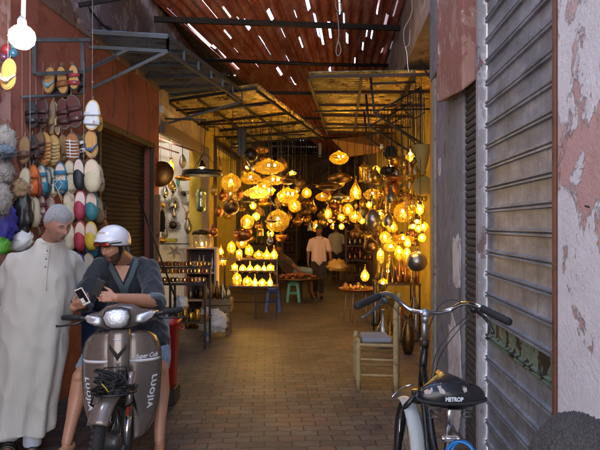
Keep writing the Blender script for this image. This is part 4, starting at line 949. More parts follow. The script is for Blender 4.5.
for n_, (px, py, w, h, Y, m, lit, lab) in enumerate(((171, 168, 6, 17, 9.8, 'amber', 1, 'lit slim amber pendant inside the white shop beside the big brown disc'), (182.7, 178, 16, 6, 9.9, 'brass', 0, 'flat brass disc lamp hanging under the silver pendant in the white shop'), (171, 185, 6, 9, 10.2, 'amber', 0, 'short amber glass pendant under the lit one in the white shop'))):
    o = stall_lamp('egg' if w < 10 else 'disc', px, py, Y, w, h, lit, m, 'x', top=3.1); REG.pop(); o['label'] = lab
mb = MB(); c = P(160.5, 174, 8.15); mb.lathe([(.0, -.02), (.12, -.015), (.19, .0), (.185, .012), (.02, .016)], c, 28, Matrix.Rotation(PI / 2 - .2, 3, 'X')); tag(mb.build('brass_disc', brass('brown brass disc', '#8c5f2c', .35)), 'big brown brass disc hanging at the edge of the red wall', 'disc')
mb = MB(); mb.tube([c + V(0, 0, .18), V(c.x, c.y, 3.05)], .003, 4); tag(mb.build('string', M['string']), 'thin string holding the big brown brass disc', 'string')
lg = thing('silver_lantern', P(201, 212, 9.0), 'silvery green glass lantern hanging at the corner of the white shop', 'lantern')
mb = MB(); mb.lathe([(.02, -.17), (.07, -.15), (.085, -.08), (.07, .02), (.085, .08), (.09, .12), (.06, .17), (.02, .2)], P(201, 201, 9.0), 18); mb.build('body', brass('greenish silver', '#a4ad8c', .22), lg)
mb = MB(); mb.tube([P(201, 189, 9.0), V(P(201, 189, 9).x, 9.0, 3.3)], .003, 4); mb.build('cord', M['wire'], lg)
mb = MB(); mb.box(P(171, 244, 11.0) + V(0, .1, 0), (.6, .3, .02)); tag(mb.build('wall_shelf', M['steel']), 'thin grey shelf carrying the yellow tray in the white shop', 'shelf')
mb = MB(); mb.box(P(171, 243, 11.0) + V(-.05, .1, .05), (.26, .2, .07)); tag(mb.build('box', mat('yellow green box', '#9a9428', .4, .2, .2), bevel=.01), 'yellow green box on the thin shelf in the white shop', 'box')
mb = star(174, 252, 5, 2.6, 8, 10.6); tag(mb.build('starfish', S['silver']), 'grey starfish ornament under the thin shelf in the white shop', 'ornament')
bc = lump(P(161.5, 222, 8.6), (.055, .03, .17), 3, .3, 2); tag(bc.build('black_cloth', mat('black cloth', '#141216', .9, 0, .2, 10, .3)), 'black cloth bag hanging at the edge of the red wall', 'bag')
mb = MB(); mb.tube([P(161.5, 214, 8.6), P(161.5, 190, 8.6)], .003, 4); tag(mb.build('string', M['string']), 'thin string holding the black cloth bag', 'string')
mb = MB(); mb.hexa([V(*q) for q in ((-2.10, 8.0, 0), (-1.98, 8.0, 0), (-1.98, 8.06, 0), (-2.10, 8.06, 0), (-2.07, 8.0, 2.0), (-1.93, 8.0, 2.02), (-1.93, 8.04, 2.02), (-2.07, 8.04, 2.0))]); tag(mb.build('wooden_plank', M['wood'], bevel=.004), 'pale brown plank standing against the corner of the red wall', 'plank')
mb = MB(); mb.tube([P(139, 198, 7.2), P(160, 256, 7.2), P(176, 300, 7.25)], .012, 6); tag(mb.build('iron_rod', M['darksteel']), 'thin dark rod leaning from the brown shutter to the rack', 'rod')

# ------------------------------------------------------------------ right stall
ts = thing('brass_tray_table', V(1.02, 9.9, 0), 'round low table with thin legs carrying a tray of brass pieces', 'table')
c = V(.98, 9.75, .50)
mb = MB(); mb.lathe([(.05, 0), (.28, .0), (.33, .04), (.32, .045), (.27, .015), (.02, .012)], c, 28); mb.build('tray', S['copper'], ts)
for i in range(6):
    a = i * 1.047; mb = MB(); mb.tube([V(c.x + .24 * math.cos(a), c.y + .24 * math.sin(a), 0), V(c.x + .2 * math.cos(a), c.y + .2 * math.sin(a), .5)], .014, 6); mb.build('leg', M['wood'], ts)
for i in range(16):
    a = r_.uniform(0, 6.28); q = r_.uniform(.03, .24)
    vase((c.x + q * math.cos(a), c.y + q * math.sin(a), .52), r_.uniform(.05, .12), r_.uniform(.06, .1), r_.choice([S['brass'], S['copper'], S['amber']]), f'small brass pot, {ORD[i]} of the heap on the round tray table', 'brass heap on the tray', r_.choice(['urn', 'jar']))
vs = [('bottle', 383, 322, 7.6, .5, .16, S['silver'], 'tall ribbed pale vase on the pavement of the right stall'), ('urn', 408, 330, 7.2, .5, .17, S['bronze'], 'dark bronze vase beside the grey white jamb'), ('jar', 400, 314, 8.4, .45, .16, S['copper'], 'copper jar behind the brass vase of the right stall'),
      ('bottle', 414, 318, 8.0, .9, .14, S['bronze'], 'tall dark bottle vase at the back of the right stall'), ('spire', 375, 306, 9.3, .7, .14, S['silver'], 'tall pointed silver ornament behind the round tray')]
for k, px, py, Y, h, w, m, lab in vs:
    q = P(px, 225, Y); vase((q.x, Y, 0), h, w, m, lab, None, k)
tall = thing('etagere', V(1.36, 8.5, 0), 'dark iron stand with tall brass lamps at the right stall', 'stand')
for x, y in ((1.12, 8.15), (1.68, 8.15), (1.12, 8.8), (1.68, 8.8)):
    mb = MB(); mb.tube([V(x, y, 0), V(x, y, .78)], .014, 6); mb.build('leg', M['darksteel'], tall)
for z in (.76,): 
    mb = MB(); mb.box((1.40, 8.475, z), (.6, .68, .02)); mb.build('shelf', M['darkwood'], tall)
for i in range(13):
    x = 1.16 + .085 * (i % 7); y = 8.25 + .25 * (i // 7)
    vase((x, y, .77), r_.uniform(.18, .38), r_.uniform(.05, .09), r_.choice([S['brass'], S['copper'], S['bronze'], S['brass']]), f'{ORD[i % 7]} brass vase from the left in the {"front" if i < 7 else "rear"} row of the iron stand', 'vases on the iron stand', r_.choice(['spire', 'urn', 'bottle']))
for i in range(9):
    x = 1.14 + .075 * (i % 7); y = 7.95 - .1 * (i // 7)
    vase((x, y, 0), r_.uniform(.3, .62), r_.uniform(.07, .12), r_.choice([S['brass'], S['copper'], S['bronze'], S['silver']]), f'{ORD[i % 7]} floor vase from the left, {"back" if i < 7 else "front"} line under the iron stand', 'vases under the iron stand', r_.choice(['spire', 'urn', 'bottle']))
o = stall_lamp('globe', 417, 261.5, 7.2, 21, 20, 0, 'silver', 'x'); REG.pop(); o['label'] = 'big silvery copper globe lamp beside the grey white jamb'
# long brown pendant, funnel basket, round basket, black fur hat, bare bulb
lp = thing('long_pendant', P(411, 192, 7.9), 'long brown glass pendant leaning on the yellow wall at the right', 'lamp')
mb = MB(); mb.lathe([(.02, -.21), (.055, -.17), (.07, -.05), (.065, .1), (.04, .18), (.015, .22)], P(411, 175, 7.9), 18, Matrix.Rotation(-.12, 3, 'Y')); mb.build('shade', S['copper'], lp)
mb = MB(); mb.tube([P(409, 160, 7.9), V(P(409, 160, 7.9).x, 7.9, 3.5)], .003, 4); mb.build('cord', M['wire'], lp)
def wicker():
    m, nt = newmat('wicker'); t = NT(nt); co = t.obj()
    w = t.n('ShaderNodeTexWave', {'Vector': co, 'Scale': 40, 'Distortion': 2}, bands_direction='Z').outputs['Fac']
    t.out(t.pbr(t.mix(w, srgb('#6d5524'), srgb('#b39445')), .7, 0, t.bump(w, .6, .006))); return m
wk = wicker()
mb = MB(); mb.lathe([(.03, -.18), (.075, -.02), (.11, .18), (.105, .18), (.06, -.05)], P(422, 160, 7.0), 24, close=False); tag(mb.build('wicker_funnel', wk), 'yellow wicker funnel basket hanging high by the right jamb', 'basket')
mb = MB(); mb.lathe([(.02, -.02), (.1, -.012), (.125, .0), (.12, .014), (.02, .005)], P(423, 186, 7.0), 28, Matrix.Rotation(PI / 2, 3, 'X')); tag(mb.build('wicker_disc', wk), 'round flat wicker basket hanging under the wicker funnel', 'basket')
mb = MB(); mb.tube([P(422, 152, 7.0), P(423, 95, 7.0)], .003, 4); mb.tube([P(423, 178, 7.0), P(422, 169, 7.0)], .003, 4); tag(mb.build('string', M['string']), 'string holding the two wicker baskets', 'string')
tag(lump(P(390.7, 153, 9.0), (.1, .09, .1), 2, .5, 6).build('fur_ball', mat('black fur', '#15100e', .95, 0, .2, 30, .6)), 'black shaggy ball hanging over the brass bowl lamp', 'hat')
mb = MB(); mb.tube([P(390.7, 148, 9.0), P(391, 118, 9.0)], .003, 4); tag(mb.build('string', M['string']), 'string holding the black shaggy ball', 'string')
bb = thing('bare_bulb', P(381.7, 149, 9.2), 'unlit bare bulb hanging in front of the orange plywood board', 'bulb')
mb = MB(); mb.lathe([(.004, -.05), (.03, -.035), (.034, -.012), (.02, .02), (.014, .035)], P(381.7, 146, 9.2), 14); mb.build('glass', mat('frosted bulb', '#d8cfae', .2, bump=0), bb)
mb = MB(); mb.lathe([(.014, .033), (.016, .06), (.004, .065)], P(381.7, 146, 9.2), 10); mb.tube([P(381.7, 142, 9.2), V(P(381.7, 142, 9.2).x, 9.2, 3.4)], .003, 4); mb.build('socket', M['plastic_black'], bb)
# dark speaker-like box and cable on the yellow wall
mb = MB(); mb.box(P(242, 142, 10.6), (.16, .12, .5)); tag(mb.build('wall_speaker', M['plastic_black'], bevel=.01), 'tall black box hanging on the yellow wall above the dark globe', 'speaker')

# ------------------------------------------------------------------ clutter deep in the alley
def farshelf(x, Y, w, h, label, seed):
    rr_ = random.Random(seed); t = thing('goods_shelf', V(x, Y, 0), label, 'shelf')
    for s in (-1, 1):
        mb = MB(); mb.box((x + s * w / 2, Y, h / 2), (.04, .3, h)); mb.build('side_panel', M['darkwood'], t)
    n = int(h / .36)
    for i in range(1, n + 1):
        mb = MB(); mb.box((x, Y, i * .36), (w - .045, .3, .03)); mb.build('shelf', M['darkwood'], t)
    for i in range(1, n):
        k = int(w / .13)
        mb = MB()
        for j in range(k):
            hh = rr_.uniform(.1, .26); ww = rr_.uniform(.03, .055); mb.lathe([(ww * a, hh * b) for a, b in ((.7, 0), (1, .3), (.6, .7), (.3, .9), (.4, 1))], (x - w / 2 + .1 + j * .13, Y - .05, i * .36 + .016), 10)
        o = mb.build('brassware', rr_.choice([S['brass'], S['silver'], S['copper'], S['bronze']]), t); o['kind'] = 'stuff'
farshelf(-.95, 14.6, 1.0, 2.0, 'dark shelf of vases behind the reclining person', 1)
farshelf(-.55, 17.6, .9, 2.3, 'tall dark shelf of brassware deep on the left', 2)
farshelf(1.55, 14.6, .8, 1.5, 'dark shelf of metalware behind the brass tray table', 3)
farshelf(1.75, 18.5, .9, 2.1, 'tall dark shelf deep on the right side of the alley', 4)
mb = MB(); mb.box((-1.15, 16.3, 1.2), (.5, .1, 2.4)); tag(mb.build('door_leaf', mat('pale green door', '#5c6b58', .7, 0, .2), bevel=.006), 'pale green door leaf standing open behind the left lamps', 'door')
for k, (px, py, w, h, Y) in enumerate(((320, 150, 3, 14, 19.0),)):
    mb = MB(); mb.box(P(px, py, Y), (w * Y / FPX, .03, h * Y / FPX)); tag(mb.build('bright_slit', mat('pale slit strip', '#d8d4e0', .5, 0, .1, bump=0)), 'added pale strip standing in for a bright daylight slit under the far roof', 'sheet')  # pale strip added in place of a bright slit of daylight
bx = mat('carton', '#6b4c33', .8, 0, .2, 6, .2)
for k, (x, y, s) in enumerate(((-.35, 19.5, .5), (1.35, 16.8, .45), (.95, 20.5, .5))):
    mb = MB(); mb.box((x, y, s / 2), (s, s, s)); mb.box((x, y, s + .003), (s * .98, .06, .006)); tag(mb.build('carton', bx, bevel=.005), ['brown carton deep in the alley on the left side', 'brown carton behind the low metalware shelf', 'brown carton farthest down the alley on the right'][k], 'carton', 'cartons')

# ------------------------------------------------------------------ wooden chair with cushion
ch = thing('rustic_chair', V(.72, 5.75, 0), 'rustic turned wood chair with rush seat by the lamp stall', 'chair')
chw = mat('old straw coloured wood', '#a58d62', .8, 0, .25, 9, .4, 40, dirt='#6b5538')
A1, A2, B1, B2 = P(358, 388, 5.65), P(352.5, 372, 6.05), P(395, 388, 5.6), P(391, 372, 6.05)
pts = {'fl': (A1.x, 5.62), 'fr': (B1.x, 5.56), 'bl': (A2.x + .03, 6.02), 'br': (B2.x + .05, 5.98)}
for k, (x, y) in pts.items():
    hh = .90 if k in ('fr', 'br') else .50
    mb = MB(); mb.tube([V(x, y, 0), V(x, y, .1), V(x, y, hh - .1), V(x + (.03 if hh > .8 else 0), y, hh)], [.02, .027, .026, .02], 10); mb.build('leg' if hh < .8 else 'back_post', chw, ch)
def rung(a, b, z, r=.013, nm='stretcher'):
    mb = MB(); pa, pb = pts[a], pts[b]; mb.tube([V(*pa, z), mixv(V(*pa, z), V(*pb, z), .5), V(*pb, z)], [r * .8, r, r * .8], 8); mb.build(nm, chw, ch)
for z in (.15, .30): rung('fl', 'fr', z); rung('bl', 'br', z); rung('fl', 'bl', z + .04)
rung('fr', 'br', .2); rung('fl', 'fr', .44, .02, 'seat_rail'); rung('bl', 'br', .44, .02, 'seat_rail'); rung('fl', 'bl', .44, .02, 'seat_rail'); rung('fr', 'br', .44, .02, 'seat_rail')
for z in (.62, .80): rung('fr', 'br', z, .02, 'back_slat')
mb = MB(); q = [V(*pts[k], .455) for k in ('fl', 'fr', 'br', 'bl')]; mb.hexa([v - V(0, 0, .02) for v in q] + q); mb.build('seat', wk, ch)
cu = MB(); cc = V((pts['fl'][0] + pts['fr'][0]) / 2 - .0, 5.78, .485); cu.hexa([cc + V(*q) for q in ((-.14, -.17, -.028), (.15, -.17, -.028), (.14, .17, -.028), (-.13, .17, -.028), (-.14, -.17, .02), (.15, -.17, .02), (.14, .17, .02), (-.13, .17, .02))])
o = cu.build('seat_cushion', mat('mauve cloth', '#84868c', .9, 0, .15, 12, .4, 60), bevel=.018); tag(o, 'folded mauve grey cushion on the rustic chair', 'cushion')
# ------------------------------------------------------------------ people
def G(x, c, s): return math.exp(-((x - c) / s) ** 2)
def head_pt(d, off=0.0, s=1.0):
    x, y, z = d
    p = Vector((.0745 * x, .095 * y, .117 * z))
    if y < 0: p.y *= 1.04; 
    if z < 0: p.x *= 1 - .20 * (-z) ** 1.2; 
    if z < -.2 and y < .1: p *= 1 - .25 * min(1, (-z - .2)) * min(1, (.1 - y) * 2)
    f = 0.0
    if y > 0:
        g = lambda cx, cz, sx, sz: G(x, cx, sx) * G(z, cz, sz)
        g2 = lambda cx, cz, sx, sz: g(cx, cz, sx, sz) + g(-cx, cz, sx, sz)
        f += .010 * g(0, .12, .10, .16) + .027 * g(0, -.13, .13, .12) + .012 * g(0, 0, .10, .14) + .008 * g2(.15, -.18, .08, .07)
        f -= .012 * g2(.36, .07, .17, .10); f += .007 * g2(.30, .25, .28, .08)
        f += .006 * g2(.55, -.12, .2, .2) + .008 * g(0, -.44, .26, .05) + .008 * g(0, -.56, .22, .05) - .004 * g(0, -.50, .24, .02)
        f -= .004 * g(0, -.66, .28, .06); f += .012 * g(0, -.82, .32, .15)
        f += .004 * g2(.36, .07, .09, .05)
    p.y += f
    return (p + Vector(d) * off) * s
def head_dirs(n=56, k=44):
    for i in range(k + 1):
        t = PI * i / k; st = max(math.sin(t), 4e-3)
        yield [Vector((st * math.sin(2 * PI * j / n), st * math.cos(2 * PI * j / n), -math.cos(t))) for j in range(n)]
def head(mb, c, F, s=1.0):
    c = Vector(c)
    mb.rings([[c + F @ head_pt(d, 0, s) for d in ring][::-1] for ring in head_dirs()])
    for sx in (-1, 1):
        mb.ball(c + F @ Vector((sx * .075, -.008, -.004)) * s, (.011 * s, .019 * s, .031 * s), 12, 8, F)
        mb.ball(c + F @ Vector((sx * .080, -.014, .006)) * s, (.008 * s, .016 * s, .022 * s), 12, 8, F)
def hair(c, F, s, cond, off, amp=.004, fr=60, seed=0, n=72, k=54, base=.002):
    """thick cap over the part of the head where cond(d) > 0"""
    mb = MB(); c = Vector(c); rows = list(head_dirs(n, k)); vin = {}; 
    def val(d): return cond(d)
    pts = []
    for row in rows:
        for d in row:
            e = min(1, max(0, val(d) * 6)); q = head_pt(d, 0, s)
            o = base + off * e + amp * e * (noise.noise(q * fr + V(seed, 0, 0)) + .6 * noise.noise(q * fr * 2.2))
            pts.append(c + F @ head_pt(d, o, s))
    mb.v = pts
    for i in range(k):
        for j in range(n):
            a = i * n + j; b = i * n + (j + 1) % n
            ds = (rows[i][j], rows[i][(j + 1) % n], rows[i + 1][j])
            if val(ds[0]) > -.04 and val(ds[2]) > -.04: mb.f.append([a, a + n, b + n, b]); mb.m.append(0); mb.sm.append(True)
    return mb
def faceparts(c, F, s, root, mats, look=(0, .2, -1), lids=.75, brow=1.0):
    c = Vector(c)
    for sx in (-1, 1):
        e = c + F @ head_pt(Vector((sx * .36, .93, .07)).normalized(), -.0105, s)
        mb = MB(); mb.ball(e, .0125 * s, 12, 8); o = mb.build('eye', mats['eye'], root)
        mb = MB(); mb.ball(e + F @ Vector((0, .0095, -.004 - .002 * lids)) * s, .0052 * s, 8, 6); mb.build('iris', mats['iris'], o)
        mb = MB(); cap = []
        # upper lid: slightly larger half ball
        for i in range(5):
            t = PI / 2 * i / 4; cap.append([e + F @ (Vector((math.cos(a) * math.cos(t), math.sin(a) * math.cos(t), math.sin(t) )) * .0142 * s) + F @ Vector((0, 0, -.006 * lids * s)) for a in [2 * PI * j / 12 for j in range(12)]])
        mb.rings(cap); mb.build('eyelid', mats['skin'], root)
        mb = MB(); pts = []
        for i in range(6):
            u = i / 5; d = Vector((sx * (.14 + .40 * u), .93 - .12 * u, .27 + .06 * math.sin(u * PI) - .03 * u)).normalized(); pts.append(c + F @ head_pt(d, .001, s))
        mb.tube(pts, [.0025 * s * brow, .0042 * s * brow, .0045 * s * brow, .004 * s * brow, .003 * s * brow, .0015 * s], 6); mb.build('eyebrow', mats['hair'], root)
    mb = MB()
    for zz, w_ in ((-.455, .24), (-.545, .20)):
        pts = [c + F @ head_pt(Vector((w_ * (i / 4 - 1), .9, zz + (.015 if zz > -.5 else 0) * G(i, 4, 2) - .045 * (i / 4 - 1) ** 2)).normalized(), .0005, s) for i in range(9)]
        mb.tube(pts, [.001 * s] + [.0036 * s] * 7 + [.001 * s], 6)
    mb.build('lips', mats['lip'], root)
def hand(mb, w, fd, pn, thumb, curls=(.5, .55, .6, .65), s=1.0, tc=.5, spread=.09):
    """w wrist, fd finger direction, pn palm normal, thumb = side of the thumb"""
    w = Vector(w); fd = Vector(fd).normalized(); pn = Vector(pn); pn = (pn - fd * pn.dot(fd)).normalized(); sd = fd.cross(pn).normalized()
    if sd.dot(Vector(thumb)) < 0: sd = -sd
    tips = []
    for i, k in enumerate((.029, .010, -.010, -.028)):
        a = w + sd * k * .6 * s + fd * .012 * s; b = w + sd * k * s + fd * (.088 - .004 * abs(i - 1.2)) * s
        mb.capsule(a, .014 * s, b, .0115 * s, 10, 3)
        L = ((.041, .025, .021), (.046, .029, .022), (.043, .027, .022), (.033, .020, .019))[i]; rr = (.0088, .0078, .0070, .0060)
        ang = 0; p = b; d0 = (fd + sd * spread * (1.5 - i) * .66).normalized()
        for q in range(3):
            ang += curls[i] * (1.0, 1.25, .8)[q]
            d = d0 * math.cos(ang) + pn * math.sin(ang); p2 = p + d * L[q] * s
            mb.capsule(p, rr[q] * s, p2, rr[q + 1] * s, 10, 3); p = p2
        tips.append(p)
    a = w + sd * .018 * s + fd * .02 * s; d = (sd * .75 + fd * .65 + pn * .25).normalized(); b = a + d * .042 * s
    mb.capsule(a, .015 * s, b, .011 * s, 10, 3)
    d = (d * .55 + fd * .6 + pn * tc).normalized(); c_ = b + d * .032 * s; mb.capsule(b, .0105 * s, c_, .009 * s, 10, 3)
    d = (d + pn * tc * .6).normalized(); mb.capsule(c_, .009 * s, c_ + d * .024 * s, .007 * s, 10, 3)
    return tips
def skin(name, col, hairy=0):
    m, nt = newmat(name); t = NT(nt); co = t.obj(); c = srgb(col)
    n = t.noise(co, 22, 5); f = t.noise(co, 180, 3)
    cc = t.mix(n, sc(c, .85), sc(c, 1.12)); cc = t.mix(t.ramp(f, [(.5, 0.0), (.75, .25)]), cc, sc(c, .6))
    t.out(t.pbr(cc, .5, 0, t.bump(f, .12, .002), **{'Subsurface Weight': .08, 'Subsurface Radius': (.02, .008, .004)})); return m
def cloth(name, col, scale=260, rough=.9, var=.1, bump=.2):
    m, nt = newmat(name); t = NT(nt); co = t.obj(); c = srgb(col)
    n = t.noise(co, 5, 6, .6); f = t.noise(t.map(co, (1, 1, .35)), scale, 3)
    cc = t.mix(n, sc(c, 1 - var), sc(c, 1 + var)); cc = t.mix(t.ramp(f, [(.4, .0), (.75, .22)]), cc, sc(c, .6))
    t.out(t.pbr(cc, rough, 0, t.bump(f, bump, .002), **{'Sheen Weight': .2})); return m
SK_OLD = skin('weathered skin', '#a07465'); SK = skin('tan skin', '#a9785f'); SK_D = skin('brown skin', '#7a4d35')
HM = {'eye': mat('eye white', '#c9c0b8', .25, bump=0, var=.03), 'iris': mat('dark iris', '#1c120d', .2, bump=0)}
GREY_HAIR = mat('grey hair', '#8d8d92', .8, 0, .35, 60, .7, 220, bdist=.004); BLACK_HAIR = mat('black hair', '#15110f', .65, 0, .4, 60, .6, 220); LIP = mat('lip', '#7a4239', .45, bump=0, var=.1)
def wrinkle(seed, amp=.006, fr=5, st=(1, 1, .45)):
    def f(co):
        q = V(co.x * st[0], co.y * st[1], co.z * st[2]) * fr + V(seed, 0, 0)
        w = noise.noise(q + V(noise.noise(q * .6) * 1.5, 0, 0))
        r3 = noise.noise(V(q.x * 2.6 + q.z * .8, q.y * 2.6, q.z * 3.4) + V(3, seed, 1))
        return amp * (1 - 2 * abs(w)) + amp * .42 * (1 - 2.6 * abs(r3)) + amp * .2 * noise.noise(q * 4.1) - amp * .5
    return f

# ---- old man in the long grey robe
def old_man():
    base = V(-1.88, 4.42, 0)
    t = thing('person', base, 'grey haired man in a long pale grey robe bending his head towards the phones', 'person')
    hc = P(58.5, 223.5, 4.0) + V(0, .30, 0); F = frame((.68, -.55, -.50)) @ Matrix.Rotation(.10, 3, 'Y')
    body = MB(); head(body, hc, F, 1.03)
    nk = V(-1.79, 4.46, 1.485); body.chain([hc + F @ V(0, -.03, -.06), nk], [.058, .062])
    body.chain([nk, V(-1.86, 4.48, 1.25), V(-1.9, 4.46, .95)], [.07, .12, .13])
    shl, shr = V(-2.02, 4.43, 1.36), V(-1.68, 4.56, 1.36)
    ell, wrl = V(-2.115, 4.53, 1.08), V(-2.0, 4.72, .95)
    elr, wrr = V(-1.64, 4.70, 1.10), V(-1.78, 4.82, .95)
    for sh_, el, wr_, sd in ((shl, ell, wrl, 1), (shr, elr, wrr, -1)):
        body.chain([nk - V(0, 0, .16), sh_ - V(0, 0, .05), el, wr_], [.06, .045, .042, .03])
        hand(body, wr_, (sd * .8, .15, -.4), (0, .9, .1), (0, 0, 1), (.4, .5, .5, .6))
    for x, y in ((-2.07, 4.40), (-1.86, 4.30)):
        body.chain([V(-1.9 + (x + 1.9) * .9, 4.47, .9), V(x, y + .06, .48), V(x, y + .03, .08)], [.10, .055, .042])
        dd = V(.35, -.94, 0).normalized(); a = V(x, y + .03, .05); body.capsule(a - dd * .03, .033, a + dd * .14 - V(0, 0, .015), .030)
        for i in range(5): q = a + dd * (.15 + .012 * (2 - abs(i - 1)) / 2) + V(.94, .35, 0) * (.035 - i * .017) - V(0, 0, .03); body.capsule(q, .010, q + dd * .03, .009, 8, 3)
    me = fuse(body, .0055, 2); put(me, 'body', SK_OLD, t)
    mt = dict(HM, skin=SK_OLD, hair=mat('grizzled brow', '#4a423e', .8, bump=0), lip=LIP); faceparts(hc, F, 1.03, t, mt, lids=2.1)
    hr = hair(hc, F, 1.03, lambda d: (d.z - .50 + 1.25 * max(0, .42 - d.y)) if d.z > -.45 else -1, .009, .0035, 210, 2, 200, 150); rr_ = random.Random(6); st = [v.copy() for v, ok in zip(hr.v, [True] * len(hr.v)) if (v - hc).length > .088 and (F.transposed() @ (v - hc)).z > -.01]
    for _ in range(5200):
        v = rr_.choice(st) + V(rr_.uniform(-.002, .002), rr_.uniform(-.002, .002), rr_.uniform(-.002, .002)); l_ = F.transposed() @ (v - hc)
        if l_.y > .02 and l_.z < .052: continue
        n_ = (v - hc).normalized(); fl = F @ V(l_.x * 3, -.35 + l_.y, -.12); fl = (fl - n_ * fl.dot(n_)).normalized(); d_ = (fl + n_ * rr_.uniform(.15, .7) + V(rr_.uniform(-.4, .4), rr_.uniform(-.4, .4), rr_.uniform(-.4, .4))).normalized(); sd_ = d_.cross(n_).normalized() * .0009
        hr.add([v - sd_, v + sd_, v + d_ * rr_.uniform(.008, .016)], [(0, 1, 2)])
    hr.build('hair', GREY_HAIR, t)
    mo = hair(hc, F, 1.03, lambda d: (.052 - abs(d.z + .335 + .6 * d.x * d.x)) * 3 if d.y > .6 and abs(d.x) < .26 else -1, .004, .002, 220, 4, 160, 120); mo.build('moustache', GREY_HAIR, t)
    # robe: a loft of uneven rings, sleeves fused on
    rb = MB(); rings = []; N = 72
    secs = [(.155, -1.97, 4.38, .225, .215), (.30, -1.96, 4.40, .235, .21), (.6, -1.935, 4.43, .24, .20), (.9, -1.905, 4.46, .245, .205), (1.1, -1.88, 4.48, .24, .20), (1.25, -1.865, 4.48, .23, .185), (1.35, -1.85, 4.48, .195, .15), (1.43, -1.82, 4.47, .13, .105), (1.495, -1.79, 4.46, .08, .076)]
    zs = [.155 + (1.495 - .155) * i / 40 for i in range(41)]
    for z in zs:
        for k in range(len(secs) - 1):
            if secs[k][0] <= z <= secs[k + 1][0] + 1e-6: break
        a, b = secs[k], secs[k + 1]; u = (z - a[0]) / (b[0] - a[0]); cx, cy, rx, ry = [a[i] * (1 - u) + b[i] * u for i in range(1, 5)]
        fold = max(0, (1.25 - z)) / 1.15
        ring = []
        for j in range(N):
            th = 2 * PI * j / N
            w = .019 * fold * (math.sin(th * 7 + 1.3 * math.sin(th * 2) + z * .8) + .6 * math.sin(th * 12 + 2 + z * 1.2)) + .012 * noise.noise(V(math.cos(th) * 1.5, math.sin(th) * 1.5, z * 2.2))
            ring.append(V(cx + (rx + w) * math.cos(th), cy + (ry + w) * math.sin(th), z + (.012 * math.sin(th * 3) if z < .16 else 0)))
        rings.append(ring)
    rb.rings(rings)
    rb.chain([V(-1.93, 4.45, 1.36), V(-2.02, 4.44, 1.32), V(-2.10, 4.48, 1.17), V(-2.115, 4.53, 1.10)], [.07, .085, .095, .10])
    rb.chain([V(-1.75, 4.52, 1.36), V(-1.69, 4.55, 1.32), V(-1.645, 4.66, 1.17), V(-1.65, 4.72, 1.08)], [.07, .085, .09, .095])
    ROBE = cloth('pale grey cotton', '#aaa69f', 300, .92, .06)
    me = fuse(rb, .011, 3, wrinkle(3, .017, 3.6, (1, 1, .42))); bvr = bvh_of(me); o = put(me, 'robe', ROBE, t)
    mb = MB(); n_ = V(-1.79, 4.46, 1.492); mb.ring(n_ + V(.003, -.008, .0), .078, .010, 28, 8, Matrix.Rotation(.25, 3, 'X')); mb.build('collar', ROBE, o)
    for i in range(3):
        mb = MB(); h_ = bvr.ray_cast(V(-1.765, 3, 1.42 - .055 * i), V(0, 1, 0))[0] or V(-1.77, 4.35, 1.42 - .055 * i); mb.ball(h_, .0065, 8, 6); mb.build('button', mat('cloth button', '#6b6c70', .8, bump=0) if i == 0 else bpy.data.materials['cloth button'], o)
    TR = cloth('white trousers', '#a9aec0', 200)
    for x, y in ((-2.07, 4.40), (-1.86, 4.30)):
        mb = MB(); mb.lathe([(.055, -.13), (.06, -.12), (.062, .3), (.05, .3)], V(x, y + .03, .2), 20); mb.build('trouser_leg', TR, t)
        sd = MB(); dd = V(.35, -.94, 0).normalized(); a = V(x, y + .03, 0); pr = V(.94, .35, 0)
        sd.hexa([a - dd * .08 - pr * .035 + V(0, 0, .0), a - dd * .08 + pr * .035, a + dd * .2 + pr * .05, a + dd * .2 - pr * .05] [::1] + [a - dd * .08 - pr * .035 + V(0, 0, .022), a - dd * .08 + pr * .035 + V(0, 0, .022), a + dd * .2 + pr * .05 + V(0, 0, .022), a + dd * .2 - pr * .05 + V(0, 0, .022)])
        o2 = sd.build('sandal', M['plastic_black'], t, bevel=.008)
        sb = MB()
        for q in (.06, .12): sb.ring(a + dd * q + V(0, 0, .02), .048, .013, 14, 6, frame(dd) @ Matrix.Rotation(PI / 2, 3, 'X') @ Matrix.Scale(1, 3), a0=0, a1=PI)
        sb.build('strap', M['plastic_black'], o2)
    mb = MB(); pts = []
    for i in range(12):
        h_ = bvr.ray_cast(V(-1.765, 3, 1.455 - .028 * i), V(0, 1, 0))[0]
        if h_: pts.append(h_ - V(-.016, .0, 0))
    if len(pts) > 3: mb.tube(pts, .0022, 5); mb.tube([p_ - V(.034, 0, 0) for p_ in pts], .0022, 5); mb.build('placket_seam', ROBE, o)
    t.location += V(0, -.30, 0)
    return t
old_man()

